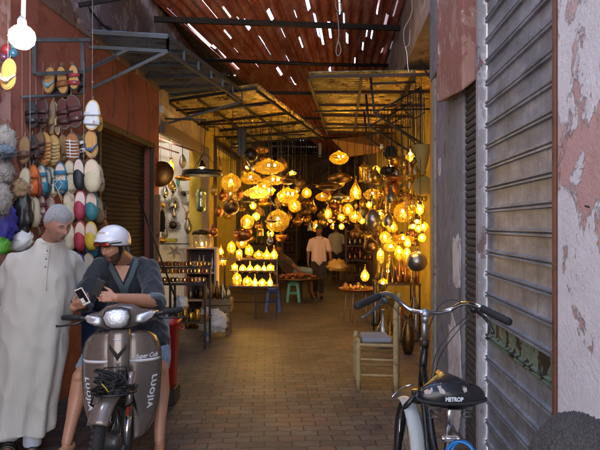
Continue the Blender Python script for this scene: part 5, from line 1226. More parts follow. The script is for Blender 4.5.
# ---- scooter rider
def rider():
    t = thing('person', V(-1.27, 4.5, 0), 'man in white helmet and dark blue tunic astride the scooter holding two phones', 'person')
    hc = P(113, 247, 4.16); F = frame((-.28, -.80, -.26)) @ Matrix.Rotation(.0, 3, 'Y'); s = .98
    body = MB(); head(body, hc, F, s)
    nk = V(-1.315, 4.37, 1.325)
    body.chain([hc + F @ V(0, -.03, -.06), nk], [.058, .064])
    body.chain([nk, V(-1.31, 4.51, 1.16), V(-1.29, 4.62, .86)], [.06, .115, .13])
    shl, shr = V(-1.485, 4.33, 1.275), V(-1.145, 4.37, 1.275)
    elr, wrr = V(-1.035, 4.12, 1.055), V(-1.225, 3.86, 1.115)
    ell, wrl = V(-1.565, 4.18, 1.04), V(-1.53, 3.93, 1.045)
    body.chain([nk - V(0, 0, .05), shr, elr, mixv(elr, wrr, .3), wrr], [.08, .062, .05, .050, .031])
    body.chain([nk - V(0, 0, .05), shl, ell, mixv(ell, wrl, .3), wrl], [.08, .062, .05, .048, .031])
    hand(body, wrr, (-.86, -.25, .12), (-.1, .95, -.1), (0, -.1, 1), (.45, .5, .6, .65), .95, .5)
    hand(body, wrl, (.75, -.45, .30), (.15, .65, .7), (-.3, .1, 1), (.55, .65, .7, .75), .95, .5)
    for hip, kn, an, toe in ((V(-1.40, 4.58, .84), V(-1.56, 4.12, .52), V(-1.60, 3.98, .11), V(-.25, -1, -.12)), (V(-1.16, 4.60, .84), V(-1.00, 4.16, .55), V(-.975, 4.02, .11), V(.2, -1, -.12))):
        body.chain([V(-1.29, 4.62, .88), hip, kn, mixv(kn, an, .32) + V(0, .03, 0), mixv(kn, an, .7) + V(0, .012, 0), an], [.13, .095, .057, .062, .043, .036]); body.ball(kn + V(0, -.02, .005), (.045, .045, .05), 12, 8)
        dd = toe.normalized(); a = an - V(0, 0, .045); body.capsule(a - dd * .04, .036, a + dd * .13, .030)
        for i in range(5): q = a + dd * (.14 + .008 * (2 - abs(i - 1))) + V(.036 - i * .018, 0, -.012); body.capsule(q, .011, q + dd * .03, .009, 8, 3)
    me = fuse(body, .005, 2); put(me, 'body', SK, t)
    mt = dict(HM, skin=SK, hair=BLACK_HAIR, lip=LIP); faceparts(hc, F, s, t, mt, lids=2.1, brow=1.2)
    be = hair(hc, F, s, lambda d: min((-.50 - d.z) + .28 * abs(d.x), d.y * .5 + .1, .95 + d.z) * (1 if not (abs(d.x) < .24 and -.66 < d.z < -.40) else -1), .0012, .0010, 150, 3, 120, 90, .0004); be.build('beard', mat('short dark beard', '#4a3327', .85, 0, .3, 80, .5, 250), t)
    mo = hair(hc, F, s, lambda d: (.040 - abs(d.z + .375)) * 3 if d.y > .6 and abs(d.x) < .25 else -1, .003, .001, 90, 4, 120, 90, .0005); mo.build('moustache', BLACK_HAIR, t)
    hr = hair(hc, F, s, lambda d: min(.25 - d.y, d.z + .42) if d.z < .5 else .2, .008, .003, 80, 5); hr.build('hair', BLACK_HAIR, t)
    # tunic
    tn = MB()
    tn.chain([nk - V(0, -.03, .055), V(-1.31, 4.45, 1.16), V(-1.29, 4.58, .84)], [.115, .185, .19])
    tn.chain([V(-1.31, 4.41, 1.255), mixv(V(-1.31, 4.41, 1.26), shr, .9)], [.12, .085]); tn.chain([V(-1.31, 4.41, 1.255), mixv(V(-1.31, 4.41, 1.26), shl, .9)], [.12, .085])
    tn.chain([shr, mixv(shr, elr, .95)], [.080, .076]); tn.chain([shl, mixv(shl, ell, .95)], [.080, .076])
    tn.capsule(V(-1.38, 4.52, .84), .13, V(-1.47, 4.32, .70), .11); tn.capsule(V(-1.18, 4.54, .84), .13, V(-1.09, 4.34, .71), .11)
    tn.capsule(V(-1.30, 4.42, .95), .16, V(-1.27, 4.36, .80), .13)
    NAVY = cloth('dark blue tunic', '#161b25', 260, .85, .2)
    me = fuse(tn, .009, 2, wrinkle(8, .015, 5.5, (1, 1, .8))); tun = put(me.copy(), 'tunic', NAVY, t)
    bv = bvh_of(me)
    TRIM = cloth('grey green trim', '#46545a', 260)
    def strip(pts, w, off=.006, name='trim'):
        """flat braid laid on the tunic by casting points from the front"""
        out = []
        for x, z in pts:
            h = bv.ray_cast(V(x, 3.0, z), V(0, 1, 0)); out.append((h[0] if h[0] else V(x, 4.3, z)) + V(0, -off, 0))
        mb = MB()
        rs = []
        for i, p_ in enumerate(out):
            d = (out[min(i + 1, len(out) - 1)] - out[max(i - 1, 0)]).normalized(); sdv = d.cross(V(0, 1, 0)).normalized() * w / 2
            rs.append([p_ - sdv + V(0, -.004, 0), p_ + sdv + V(0, -.004, 0), p_ + sdv + V(0, .012, 0), p_ - sdv + V(0, .012, 0)])
        mb.rings(rs, True); mb.build(name, TRIM, tun)
    strip([(-1.415, 1.345), (-1.39, 1.29), (-1.355, 1.22), (-1.32, 1.155), (-1.30, 1.10)], .036)
    strip([(-1.215, 1.345), (-1.225, 1.29), (-1.245, 1.22), (-1.275, 1.155), (-1.295, 1.09)], .036)
    mb = MB(); h = [bv.ray_cast(V(x, 3, z), V(0, 1, 0))[0] for x, z in ((-1.365, 1.30), (-1.255, 1.30), (-1.300, 1.18))]
    if all(h):
        a, b, c = [q - V(0, .016, 0) for q in h]; mb.add([a, b, c, a + V(0, .01, 0), b + V(0, .01, 0), c + V(0, .01, 0)], [(0, 1, 2), (5, 4, 3), (0, 3, 4, 1), (1, 4, 5, 2), (2, 5, 3, 0)]); mb.build('neck_opening', SK, t)
    # sleeve hems
    for sh_, el in ((shr, elr), (shl, ell)):
        d = (el - sh_).normalized(); mb = MB(); e = mixv(sh_, el, .95) + d * .025; Fm = frame(d)
        mb.lathe([(.070, -.018), (.081, -.02), (.082, .02), (.070, .02)], e, 24, Fm @ Matrix.Rotation(-PI / 2, 3, 'X')); mb.build('sleeve_hem', TRIM, tun)
    # denim shorts
    sh2 = MB()
    for hip, kn in ((V(-1.40, 4.58, .84), V(-1.56, 4.12, .52)), (V(-1.16, 4.60, .84), V(-1.00, 4.16, .55))):
        sh2.chain([V(-1.29, 4.62, .86), hip, mixv(hip, kn, .82)], [.145, .115, .086])
    me = fuse(sh2, .009, 2, wrinkle(5, .008, 9, (1, 1, 1))); put(me, 'shorts', cloth('light denim', '#6f8298', 240, .9, .12), t)
    # helmet
    hm = MB(); hc2 = hc + F @ V(0, -.014, .034); Fb = F; F = F @ Matrix.Rotation(.20, 3, 'X')
    rs = []
    for i in range(17):
        ph = PI / 2 - (PI / 2 + .28) * i / 16
        ring = []
        for j in range(40):
            th = 2 * PI * j / 40; x = math.cos(ph) * math.cos(th); y = math.cos(ph) * math.sin(th); z = math.sin(ph)
            fr_ = max(0, y); zz = z
            if i == 16: zz += .20 * fr_ ** 1.5
            if i == 15: zz += .08 * fr_
            ring.append(hc2 + F @ V(x * .112, y * .130, .006 + zz * .112))
        rs.append(ring)
    hm.rings(rs, False)
    helm = hm.build('helmet', mat('white helmet shell', '#c4c3cc', .2, 0, .04, 6, .0, **{'Coat Weight': .6}), t, solid=.012)
    mb = MB(); pts = [p_ for p_ in rs[16]]; mb.tube(pts, .007, 6, closed=True); mb.build('rim', M['plastic_black'], helm)
    # peak
    mb = MB(); a_ = []
    for k2 in range(2):
        row = []
        for j in range(13):
            th = PI * (.16 + .68 * j / 12); row.append(hc2 + F @ V(math.cos(th) * .110, math.sin(th) * (.127 + (.030 if k2 else 0)), .03 - .010 * k2))
        a_.append(row)
    mb.grid(lambda u, v: mixv(a_[0][min(12, int(round(u * 12)))], a_[1][min(12, int(round(u * 12)))], v), 12, 3); mb.build('peak', bpy.data.materials['white helmet shell'], helm, solid=.005)
    # goggles strip and red lenses above the brow
    gl = MB(); pts = []
    for j in range(15):
        th = PI * (.12 + .76 * j / 14); pts.append(hc2 + F @ V(math.cos(th) * .114, math.sin(th) * .136, .004))
    gl.tube(pts, .006, 6); g_ = gl.build('sunglasses', M['plastic_black'], t)
    RED = mat('red mirrored lens', '#7d2c16', .12, .5, .3, 20, 0)
    for sx in (-1, 1):
        mb = MB(); cc = hc2 + F @ V(sx * .038, .139, -.004); mb.ball(cc, (.034, .006, .015), 14, 8, F @ Matrix.Rotation(-sx * .3, 3, 'Z')); ln = mb.build('lens', RED, g_); mb = MB(); mb.ball(cc - F @ V(0, .003, 0), (.039, .005, .0195), 14, 8, F @ Matrix.Rotation(-sx * .3, 3, 'Z')); mb.build('lens_frame', M['plastic_black'], g_)
    # emblem: red oval outline on the helmet front
    mb = MB(); pts = []
    for j in range(20):
        th = 2 * PI * j / 20; q = V(.028 * math.cos(th) + .012, 0, .011 * math.sin(th)); ph = V(q.x, 1, .72 + q.z * 6.5)
        d = V(q.x / .122, .80, .60 + q.z * 6); d = d.normalized(); pts.append(hc2 + F @ V(d.x * .1185, d.y * .1365, .006 + d.z * .1185))
    mb.tube(pts, .0018, 5, closed=True); mb.build('emblem', mat('red print', '#8a2a2a', .4, bump=0), helm)
    for sx in (-1, 1):
        mb = MB(); mb.tube([hc + Fb @ V(sx * .095, .01, .0), hc + Fb @ V(sx * .074, .03, -.07), hc + Fb @ V(sx * .025, .06, -.125)], .0035, 6); mb.build('chin_strap', M['plastic_black'], helm)
    # ring on finger
    mb = MB(); mb.ring(wrr + V(-.095, -.022, .02), .0095, .002, 14, 6, frame((-.9, -.2, .1)) @ Matrix.Rotation(PI / 2, 3, 'X')); mb.build('finger_ring', M['chrome'], t)
    # phones
    def phone(c, fd, nrm, case, scr, label, extra=None):
        F2 = frame(fd, nrm); ph = thing('mobile_phone', c - V(0, 0, .06), label, 'phone'); mb = MB(); mb.box(c, (.060, .118, .009), F2); mb.build('phone_case', case, ph, bevel=.003)
        mb = MB(); mb.box(c + F2 @ V(0, 0, .0052), (.054, .106, .001), F2); mb.build('screen', scr, ph)
        if extra: 
            mb = MB(); mb.box(c + F2 @ V(0, .004, -.0052), (.052, .098, .0012), F2); mb.build('back_panel', scr, ph); mb = MB(); mb.box(c + F2 @ V(*extra[0]), extra[1], F2); mb.build('back_sticker', whitep, ph)
    phone(P(82.5, 298, 3.84) + V(.0, 0, .01), (-.42, -.18, .85), (.1, .95, .3), whitep, mat('dark glass', '#151317', .1, bump=0), 'white phone held in the rider\'s lower hand', ((.010, -.025, -.0062), (.026, .034, .001)))
    mb = MB()
    phone(P(98, 291, 3.83) + V(.0, 0, .022), (.42, -.1, .85), (0, .95, .2), M['plastic_black'], bpy.data.materials['dark glass'], 'black phone held upright in the rider\'s upper hand')
    return t
rider()

def simple_person(name_label, base, hc, F, s, joints, skinm, clothes, hairm=None, hairf=None, voxel=.008, cat='person'):
    t = thing('person', base, name_label, cat)
    b = MB(); head(b, hc, F, s)
    for pts, rad in joints['body']: b.chain([Vector(p_) for p_ in pts], [r * s for r in rad])
    for h in joints.get('hands', []): hand(b, *h[:4], s=s, curls=h[4])
    put(fuse(b, voxel, 2), 'body', skinm, t)
    faceparts(hc, F, s, t, dict(HM, skin=skinm, hair=hairm or BLACK_HAIR, lip=LIP))
    for nm, ch, mm, amp in clothes:
        c = MB()
        for pts, rad in ch: c.chain([Vector(p_) for p_ in pts], [r * s for r in rad])
        put(fuse(c, voxel * 1.3, 2, wrinkle(len(nm) * 1.7, amp, 7, (1, 1, .6))), nm, mm, t)
    hr = hair(hc, F, s, hairf or (lambda d: (d.z - .45 + .8 * max(0, .35 - d.y)) if d.z > -.35 else -1), .012, .004, 60, 1); hr.build('hair', hairm or BLACK_HAIR, t)
    return t
# man behind the slippers: dark hair, blue jeans
JEANS = cloth('blue jeans', '#2c3f63', 240, .9, .15); DARKC = cloth('dark shirt', '#262a33', 240)
b = V(-1.78, 5.35, 0)
simple_person('dark haired man in blue jeans standing behind the helmeted rider', b, V(-1.86, 5.3, 1.70), frame((.9, -.3, -.2)), .98, {'body': [
    ([V(-1.84, 5.33, 1.64), V(-1.82, 5.38, 1.48), V(-1.82, 5.38, 1.25), V(-1.82, 5.38, .95)], [.055, .09, .14, .14]),
    ([V(-1.82, 5.38, 1.42), V(-2.0, 5.42, 1.38), V(-2.04, 5.44, 1.1), V(-2.0, 5.36, .88)], [.08, .055, .042, .03]), ([V(-1.82, 5.38, 1.42), V(-1.64, 5.34, 1.38), V(-1.58, 5.32, 1.1), V(-1.60, 5.24, .88)], [.08, .055, .042, .03]),
    ([V(-1.9, 5.38, .9), V(-1.93, 5.36, .48), V(-1.95, 5.38, .08), V(-1.93, 5.24, .05)], [.1, .06, .045, .04]), ([V(-1.74, 5.38, .9), V(-1.71, 5.32, .48), V(-1.70, 5.33, .08), V(-1.68, 5.19, .05)], [.1, .06, .045, .04])],
    'hands': [(V(-2.0, 5.36, .88), V(.05, -.2, -1), V(1, 0, 0), V(0, -1, 0), (.3, .35, .4, .45)), (V(-1.60, 5.24, .88), V(-.05, -.2, -1), V(-1, 0, 0), V(0, -1, 0), (.3, .35, .4, .45))]}, SK_D,
    [('shirt', [([V(-1.82, 5.38, 1.45), V(-1.82, 5.38, 1.2), V(-1.82, 5.38, .92)], [.12, .175, .165]), ([V(-1.98, 5.42, 1.38), V(-2.03, 5.44, 1.14)], [.085, .075]), ([V(-1.66, 5.34, 1.38), V(-1.6, 5.32, 1.14)], [.085, .075])], DARKC, .004),
     ('jeans', [([V(-1.9, 5.38, .9), V(-1.93, 5.36, .48), V(-1.95, 5.38, .12)], [.135, .09, .075]), ([V(-1.74, 5.38, .9), V(-1.71, 5.32, .48), V(-1.70, 5.33, .12)], [.135, .09, .075])], JEANS, .004)])
# walking man in the pale pink shirt
def walker(label, px, pyfoot, Y, topz, shirt, trs, back=False, carry=True):
    x = (px - 300) * Y / FPX; s = topz / 1.75; q = lambda a, b_, c: V(x + a * s, Y + b_ * s, c * s)
    F = frame((.0, 1, -.1)) if back else frame((-.05, -1, -.12))
    hc = q(0, -.02, 1.63)
    sy = -1 if not back else 1
    w1 = q(-.27, .02, .84); w2 = q(.30, -.05, .86)
    body = [([q(0, 0, 1.57), q(0, .02, 1.45), q(0, .02, 1.2), q(0, .02, .95)], [.055, .07, .11, .11]),
            ([q(0, 0, 1.42), q(-.19, .02, 1.38), q(-.26, .04, 1.10), w1], [.08, .056, .042, .028]), ([q(0, 0, 1.42), q(.19, .02, 1.38), q(.27, .03, 1.10), w2], [.08, .056, .042, .028]),
            ([q(-.09, .02, .9), q(-.09, .0 - .08, .50), q(-.08, .16, .13), q(-.08, .04, .07)], [.1, .06, .045, .04]), ([q(.09, .02, .9), q(.08, -.12, .50), q(.05, -.22, .09), q(.05, -.36, .05)], [.1, .06, .045, .04])]
    tt = simple_person(label, V(x, Y, 0), hc, F, s, {'body': body, 'hands': [(w1, V(0, -.15, -1), V(1, 0, 0), V(0, sy, 0), (.35, .4, .45, .5)), (w2, V(0, -.2, -1), V(-1, 0, 0), V(0, sy, 0), (.6, .65, .7, .75))]}, SK_D,
        [('shirt', [([q(0, .02, 1.40), q(0, .01, 1.1), q(0, .02, .90)], [.115, .14, .158]), ([q(0, .03, 1.44), q(-.065, .03, 1.34), q(-.06, .03, 1.12), q(-.055, .03, .90)], [.085, .125, .125, .14]), ([q(0, .03, 1.44), q(.065, .03, 1.34), q(.06, .03, 1.12), q(.055, .03, .90)], [.085, .125, .125, .14]), ([q(-.10, .02, 1.40), q(-.185, .02, 1.37), q(-.245, .035, 1.17)], [.075, .07, .068]), ([q(.10, .02, 1.40), q(.185, .02, 1.37), q(.25, .03, 1.17)], [.075, .07, .068])], shirt, .003),
         ('trousers', [([q(0, .02, .9), q(-.09, 0, .82), q(-.09, -.06, .5), q(-.085, .14, .15)], [.14, .11, .085, .065]), ([q(0, .02, .9), q(.09, 0, .82), q(.08, -.1, .5), q(.052, -.2, .14)], [.14, .11, .085, .065])], trs, .007)], voxel=.009)
    for a, b_ in ((q(-.08, .18, .04), q(-.08, .0, .03)), (q(.05, -.18, .035), q(.05, -.38, .035))):
        mb = MB(); mb.capsule(a, .045 * s, b_, .042 * s); mb.build('shoe', M['plastic_black'], tt)
    if not back:
        mb = MB(); mb.beam(q(-.03, -.155, 1.40), q(0, -.155, .95), .022, .01); mb.build('button_placket', shirt, tt)
        for sg in (-1, 1): mb = MB(); mb.hexa([q(sg * .005, -.14, 1.40), q(sg * .07, -.1, 1.46), q(sg * .075, -.09, 1.50), q(sg * .01, -.12, 1.45), q(sg * .005, -.155, 1.40), q(sg * .07, -.12, 1.46), q(sg * .075, -.11, 1.50), q(sg * .01, -.135, 1.45)]); mb.build('collar', shirt, tt)
    return tt, w2
PINKS = cloth('pale pink shirt', '#c9aaa2', 200, .85, .05); TROU = cloth('dark trousers', '#2a1a1c', 200)
tt, w2 = walker('man in pale pink shirt and dark trousers walking towards the scooter', 319, 297, 12.9, 1.58, PINKS, TROU)
mb = lump(P(337, 266, 12.6), (.20, .10, .13), 6, .45, 2.6, ridge=True)
tag(mb.build('wrapped_bundle', mat('gold paper bundle', '#b58b45', .45, .3, .3, 14, .5)), 'crumpled golden bundle carried by the walking man', 'bundle')
walker('man in white T-shirt walking away behind the pink shirted man', 336.5, 280, 17.2, 1.62, cloth('white t-shirt', '#b9b3ac', 200), TROU, back=True)
# reclining person on the left
sx0, sY = -.36, 12.9
simple_person('dark haired person in denim shorts reclining beside the lamp table', V(sx0, sY, 0), V(-.47, 12.75, 1.08), frame((.25, -.9, -.15)), .88, {'body': [
    ([V(-.47, 12.78, 1.02), V(-.44, 12.9, .9), V(-.3, 12.98, .72), V(-.15, 13.0, .56)], [.055, .085, .135, .14]),
    ([V(-.42, 12.9, .88), V(-.30, 12.72, .86), V(-.12, 12.68, .70), V(.0, 12.7, .58)], [.07, .055, .042, .03]), ([V(-.42, 12.9, .88), V(-.60, 12.9, .84), V(-.62, 12.75, .62), V(-.5, 12.65, .5)], [.07, .055, .042, .03]),
    ([V(-.12, 12.95, .56), V(.22, 12.72, .58), V(.26, 12.66, .12), V(.3, 12.5, .05)], [.1, .065, .045, .04]), ([V(-.1, 13.1, .56), V(.20, 12.95, .54), V(.22, 12.9, .12), V(.26, 12.74, .05)], [.1, .065, .045, .04])],
    'hands': [(V(.0, 12.7, .58), V(1, 0, -.1), V(0, 0, -1), V(0, -1, 0), (.2, .3, .3, .4)), (V(-.5, 12.65, .5), V(1, -.3, 0), V(0, 0, -1), V(0, -1, 0), (.2, .3, .3, .4))]}, SK_D,
    [('t_shirt', [([V(-.44, 12.9, .9), V(-.32, 12.97, .74), V(-.17, 13.0, .58)], [.12, .17, .17]), ([V(-.42, 12.9, .88), V(-.30, 12.74, .85), V(-.2, 12.7, .77)], [.1, .08, .07]), ([V(-.42, 12.9, .88), V(-.6, 12.9, .84), V(-.61, 12.82, .73)], [.1, .08, .07])], cloth('brown t-shirt', '#3c2a20', 200), .008),
     ('shorts', [([V(-.12, 12.98, .56), V(.2, 12.73, .58)], [.14, .10]), ([V(-.1, 13.08, .56), V(.18, 12.95, .54)], [.14, .10])], cloth('pale denim', '#6f7f8c', 200), .006)])
mb = MB(); l = V(-.22, 13.05, 0); mb.box(l + V(0, 0, .36), (.6, .4, .06)); 
bn = thing('bench', l, 'low brown bench under the reclining person', 'bench'); mb.build('seat', M['darkwood'], bn)
for sx in (-1, 1):
    mb = MB(); mb.box(l + V(sx * .25, 0, .165), (.05, .36, .33)); mb.build('leg', M['darkwood'], bn)
# child with curly hair in the near corner
hc = V(.483, 1.0, 1.14); F = frame((.1, 1, -.05)); s = 1.0
def curly():
    t = thing('person', V(.47, .95, 0), 'person with short curly black hair in the near corner below the pink pillar', 'person')
    b = MB(); head(b, hc, F, s); X, Yc = .47, .95; q = lambda a, b_, c: V(X + a, Yc + b_, c)
    b.chain([hc + V(0, -.02, -.06), q(0, 0, .96), q(0, 0, .78), q(0, 0, .58)], [.05, .075, .105, .11])
    for sx in (-1, 1):
        b.chain([q(0, 0, .94), q(sx * .13, 0, .92), q(sx * .17, .0, .72), q(sx * .16, .08, .55)], [.06, .045, .035, .026]); hand(b, q(sx * .16, .08, .55), (0, .3, -1), (-sx, 0, 0), (0, 1, 0), (.3, .3, .4, .4), .8)
        b.chain([q(sx * .06, 0, .58), q(sx * .065, .02, .32), q(sx * .065, 0, .06), q(sx * .065, .12, .035)], [.08, .05, .036, .03])
    put(fuse(b, .006, 2), 'body', SK_D, t)
    faceparts(hc, F, s, t, dict(HM, skin=SK_D, hair=BLACK_HAIR, lip=LIP))
    for nm, ch, mm in (('t_shirt', [([q(0, 0, .95), q(0, 0, .78), q(0, 0, .55)], [.095, .13, .135]), ([q(.12, 0, .92), q(.165, 0, .76)], [.065, .06]), ([q(-.12, 0, .92), q(-.165, 0, .76)], [.065, .06])], cloth('red shirt', '#7a3a3a')),
                       ('trousers', [([q(.05, 0, .56), q(.065, .02, .32), q(.065, 0, .1)], [.115, .075, .06]), ([q(-.05, 0, .56), q(-.065, .02, .32), q(-.065, 0, .1)], [.115, .075, .06])], TROU)):
        c = MB()
        for pts, rad in ch: c.chain(pts, rad)
        put(fuse(c, .01, 2, wrinkle(2, .006, 8)), nm, mm, t)
    # tight curls: a fine bumpy cap
    cap = hair(hc, F, s, lambda d: (d.z + .30 - .75 * max(0, d.y - .2)) if d.z > -.5 else -1, .011, 0, n=360, k=260)
    out = []
    for v in cap.v:
        d = (v - hc).normalized(); w = noise.voronoi(v * 190)[0]; k1 = max(0, .6 - w[0]) * .010; k2 = noise.noise(v * 420) * .0012 + noise.noise(v * 45) * .003
        out.append(v + d * (k1 + k2))
    cap.v = out; cap.build('curly_hair', mat('curly black hair', '#352f2d', .5, 0, .5, 160, .8, 420, bdist=.003), t)
curly()
# ------------------------------------------------------------------ scooter (local frame: x across, y back, z up; front axle above the origin)
def scooter():
    bronze = mat('bronze scooter paint', '#6d625c', .25, .35, .08, 5, .02, 300, **{'Coat Weight': .5})
    lens = mat('clear headlight glass', '#d8e0f6', .08, .55, .5, 60, .8, 90, bdist=.006)
    pale = mat('pale decal', '#c9c9cf', .4, bump=0, var=.03)
    t = thing('scooter', V(0, 0, 0), 'bronze brown scooter with white lettered leg shield, ridden by the helmeted man', 'scooter')
    shy = lambda x, z: .30 + 1.5 * x * x - .05 * math.cos((z - .2) * 2)
    # leg shield, one curved panel each side
    half = [(.038, .885), (.10, .90), (.17, .885), (.225, .84), (.25, .76), (.255, .66), (.25, .55), (.24, .42), (.205, .30), (.15, .215), (.09, .20), (.075, .30), (.07, .45), (.04, .56)]
    for sx in (-1, 1):
        mb = MB(); n = 16; 
        def edge_x(z, side):
            if side == 0: return .036 + .04 * max(0, min(1, (.56 - z) / .2))
            pts = [(.20, .10), (.23, .165), (.30, .205), (.42, .24), (.55, .25), (.66, .255), (.76, .25), (.84, .225), (.885, .17), (.90, .12)]
            for i in range(len(pts) - 1):
                if pts[i][0] <= z <= pts[i + 1][0] + 1e-6: u = (z - pts[i][0]) / (pts[i + 1][0] - pts[i][0]); return pts[i][1] * (1 - u) + pts[i + 1][1] * u
            return .12
        def fn(u, v):
            z = .20 + .70 * v; x = edge_x(z, 0) * (1 - u) + edge_x(z, 1) * u
            return V(sx * x, shy(x, z) + .03 * max(0, u - .85) / .15 * 1.0 - .012 * math.sin(u * PI) , z)
        mb.grid(fn, n, 28); bvs = BVHTree.FromPolygons([v.copy() for v in mb.v], mb.f); o = mb.build('leg_shield', bronze, t, solid=.012)
        # stripe
        mb = MB(); mb.grid(lambda u, v: V(sx * (.045 + .205 * u), shy(.045 + .205 * u, .7) - .014 - .012 * math.sin(u * PI) + .028 * max(0, u - .85) / .15, .695 + .018 * v + .010 * (1 - u)), 14, 2); mb.build('stripe', pale, o, solid=.003)
        tx = textmb('LUOJIA', .066, .003, bold=.0030, space=1.22)
        ml = MB(); ang = -PI / 2 + sx * .10 - .12 * sx
        for k_, v in enumerate(tx.v):
            x, z = v.x * .84, v.y * .62
            X = x * math.cos(ang) - z * math.sin(ang); Z = x * math.sin(ang) + z * math.cos(ang)
            X += sx * .200; Z += .50; XX = X - sx * .14 * (.50 - Z); h_ = bvs.ray_cast(V(XX, -1, Z), V(0, 1, 0)); tx.v[k_] = V(XX, (h_[0].y if h_[0] else shy(XX, Z)) - .0165 - v.z, Z)
        tx.build('lettering', pale, o)
        if sx > 0:
            tx = textmb('Super Cub', .040, .002, shear=.35, bold=.0008)
            for k_, v in enumerate(tx.v): X = .165 + v.x * .8; Z = .735 + v.y; tx.v[k_] = V(X, shy(X, Z) - .018 - v.z, Z)
            tx.build('lettering', pale, o)
    # centre cover with V emblem
    mb = MB(); rs = []
    for z, w, y in ((.50, .05, .20), (.58, .065, .19), (.68, .068, .20), (.80, .070, .21), (.90, .070, .225), (.93, .060, .235)):
        y -= .10; rs.append([V(w * math.cos(a), y - .055 * max(0, math.sin(a)) ** .8 + .09, z) for a in [PI * j / 14 for j in range(15)]] + [V(-w, y + .14, z), V(w, y + .14, z)])
    mb.rings(rs); cc = mb.build('centre_cover', bronze, t)
    mb = MB()
    for sx in (-1, 1): mb.hexa([V(0, .122, .745), V(sx * .050, .150, .815), V(sx * .054, .155, .845), V(0, .126, .785), V(0, .16, .745), V(sx * .050, .185, .815), V(sx * .054, .185, .845), V(0, .165, .785)])
    mb.build('chevron_emblem', M['plastic_black'], cc)
    mb = MB(); mb.prism([(-.026, -.002), (0, -.007), (.026, -.002), (.024, .004), (0, .000), (-.024, .004)], .008, lambda v: v + V(0, .142, .878)); mb.build('badge', M['chrome'], cc, bevel=.002)
    # headset (turned slightly with the bars)
    Rm = Matrix.Translation(V(0, .26, .99)) @ Matrix.Rotation(R(-3), 4, 'Z') @ Matrix.Rotation(R(-3), 4, 'Y')
    def hs(mb): return mb.xf(Rm)
    mb = MB(); rs = []
    for x, w, h, y in ((-.235, .028, .022, .05), (-.20, .05, .036, .02), (-.13, .075, .052, -.02), (-.085, .095, .075, -.045), (0, .11, .088, -.055), (.085, .095, .075, -.045), (.13, .075, .052, -.02), (.20, .05, .036, .02), (.235, .028, .022, .05)):
        rs.append([V(x, y + w * math.cos(a) * 1.0 + .06, .012 * (abs(x) < .1) + h * math.sin(a)) for a in [2 * PI * j / 18 for j in range(18)]])
    mb.rings(rs); hd = hs(mb).build('headset_cowl', bronze, t)
    mb = MB(); out = [(-.083, .018), (-.062, .055), (-.02, .066), (.03, .064), (.068, .05), (.080, .012), (.062, -.036), (.03, -.052), (-.035, -.050), (-.066, -.03)]
    mb2 = MB(); mb2.prism([(x * 1.12, z * 1.14) for x, z in out], .05, lambda v: v + V(0, -.108, .010)); hs(mb2).build('headlight_rim', M['plastic_black'], t, bevel=.006)
    mb = MB(); rs = []
    for f_, y in ((1, -.105), (.96, -.122), (.8, -.136), (.5, -.145), (.05, -.148)): rs.append([V(x * f_, y, z * f_ + .012) for x, z in out])
    mb.rings(rs); hs(mb).build('headlight', lens, t)
    for sx in (-1, 1):
        o = [(.105, -.020), (.118, .022), (.20, .036), (.222, .022), (.205, -.006), (.15, -.030)]
        mb = MB(); rs = []
        for f_, dy in ((1.1, .0), (1.0, -.028), (.8, -.040), (.1, -.046)):
            rs.append([V(sx * (.16 + (x - .16) * f_), -.035 + (x - .10) * .55 + dy, z * f_ + .0) for x, z in (o if sx > 0 else o[::-1])])
        mb.rings(rs); hs(mb).build('indicator', lens, t)
        mb = MB(); mb.tube([V(sx * .20, .06, .0), V(sx * .27, .085, .012), V(sx * .37, .12, .014)], .013, 10); hs(mb).build('handlebar', M['darksteel'], t)
        mb = MB(); mb.tube([V(sx * .265, .083, .012), V(sx * .275, .087, .013), V(sx * .385, .125, .015), V(sx * .395, .128, .015)], [.016, .020, .019, .012], 12); hs(mb).build('grip', M['rubber'], t)
        mb = MB(); mb.tube([V(sx * .225, .03, .0), V(sx * .27, .0, -.012), V(sx * .33, .01, -.020), V(sx * .40, .045, -.028), V(sx * .41, .05, -.026)], [.008, .008, .006, .006, .009], 8); hs(mb).build('brake_lever', M['plastic_black'], t)
    # fork, wheel and mudguard, turned a little
    W = Matrix.Translation(V(0, .12, 0)) @ Matrix.Rotation(R(-14), 4, 'Z') @ Matrix.Translation(V(.018, -.12, 0))
    tire = MB(); tire.ring((0, 0, .285), .245, .042, 56, 12, Matrix.Rotation(PI / 2, 3, 'Y')); wh = tire.xf(W).build('front_wheel', M['rubber'], t)
    mb = MB()
    for i in range(56):
        a = 2 * PI * i / 56
        for s_ in (-1, 1):
            c = V(s_ * .016, .286 * math.cos(a), .285 + .286 * math.sin(a)); mb.box(c, (.022, .016, .006), Matrix.Rotation(a - PI / 2, 3, 'X') @ Matrix.Rotation(s_ * .5, 3, 'Z'))
    mb.xf(W).build('tread', M['rubber'], wh)
    mb = MB(); mb.ring((0, 0, .285), .205, .014, 40, 8, Matrix.Rotation(PI / 2, 3, 'Y')); mb.lathe([(.035, -.045), (.05, -.03), (.05, .03), (.035, .045)], (0, 0, .285), 18, Matrix.Rotation(PI / 2, 3, 'Y')); mb.xf(W).build('rim', M['steel'], wh)
    mb = MB()
    for i in range(18):
        a = 2 * PI * i / 18; s_ = .03 * (1 if i % 2 else -1); mb.tube([V(s_, .04 * math.cos(a), .285 + .04 * math.sin(a)), V(0, .2 * math.cos(a + .2), .285 + .2 * math.sin(a + .2))], .0016, 4)
    mb.xf(W).build('spokes', M['chrome'], wh)
    mb = MB()
    def fend(u, v):
        a = R(10) + R(170) * v; r_ = .315 + .0 * u; x = (u - .5) * 2; rr = r_ - .03 * x * x
        return V(.062 * x, -rr * math.cos(a), .285 + rr * math.sin(a))
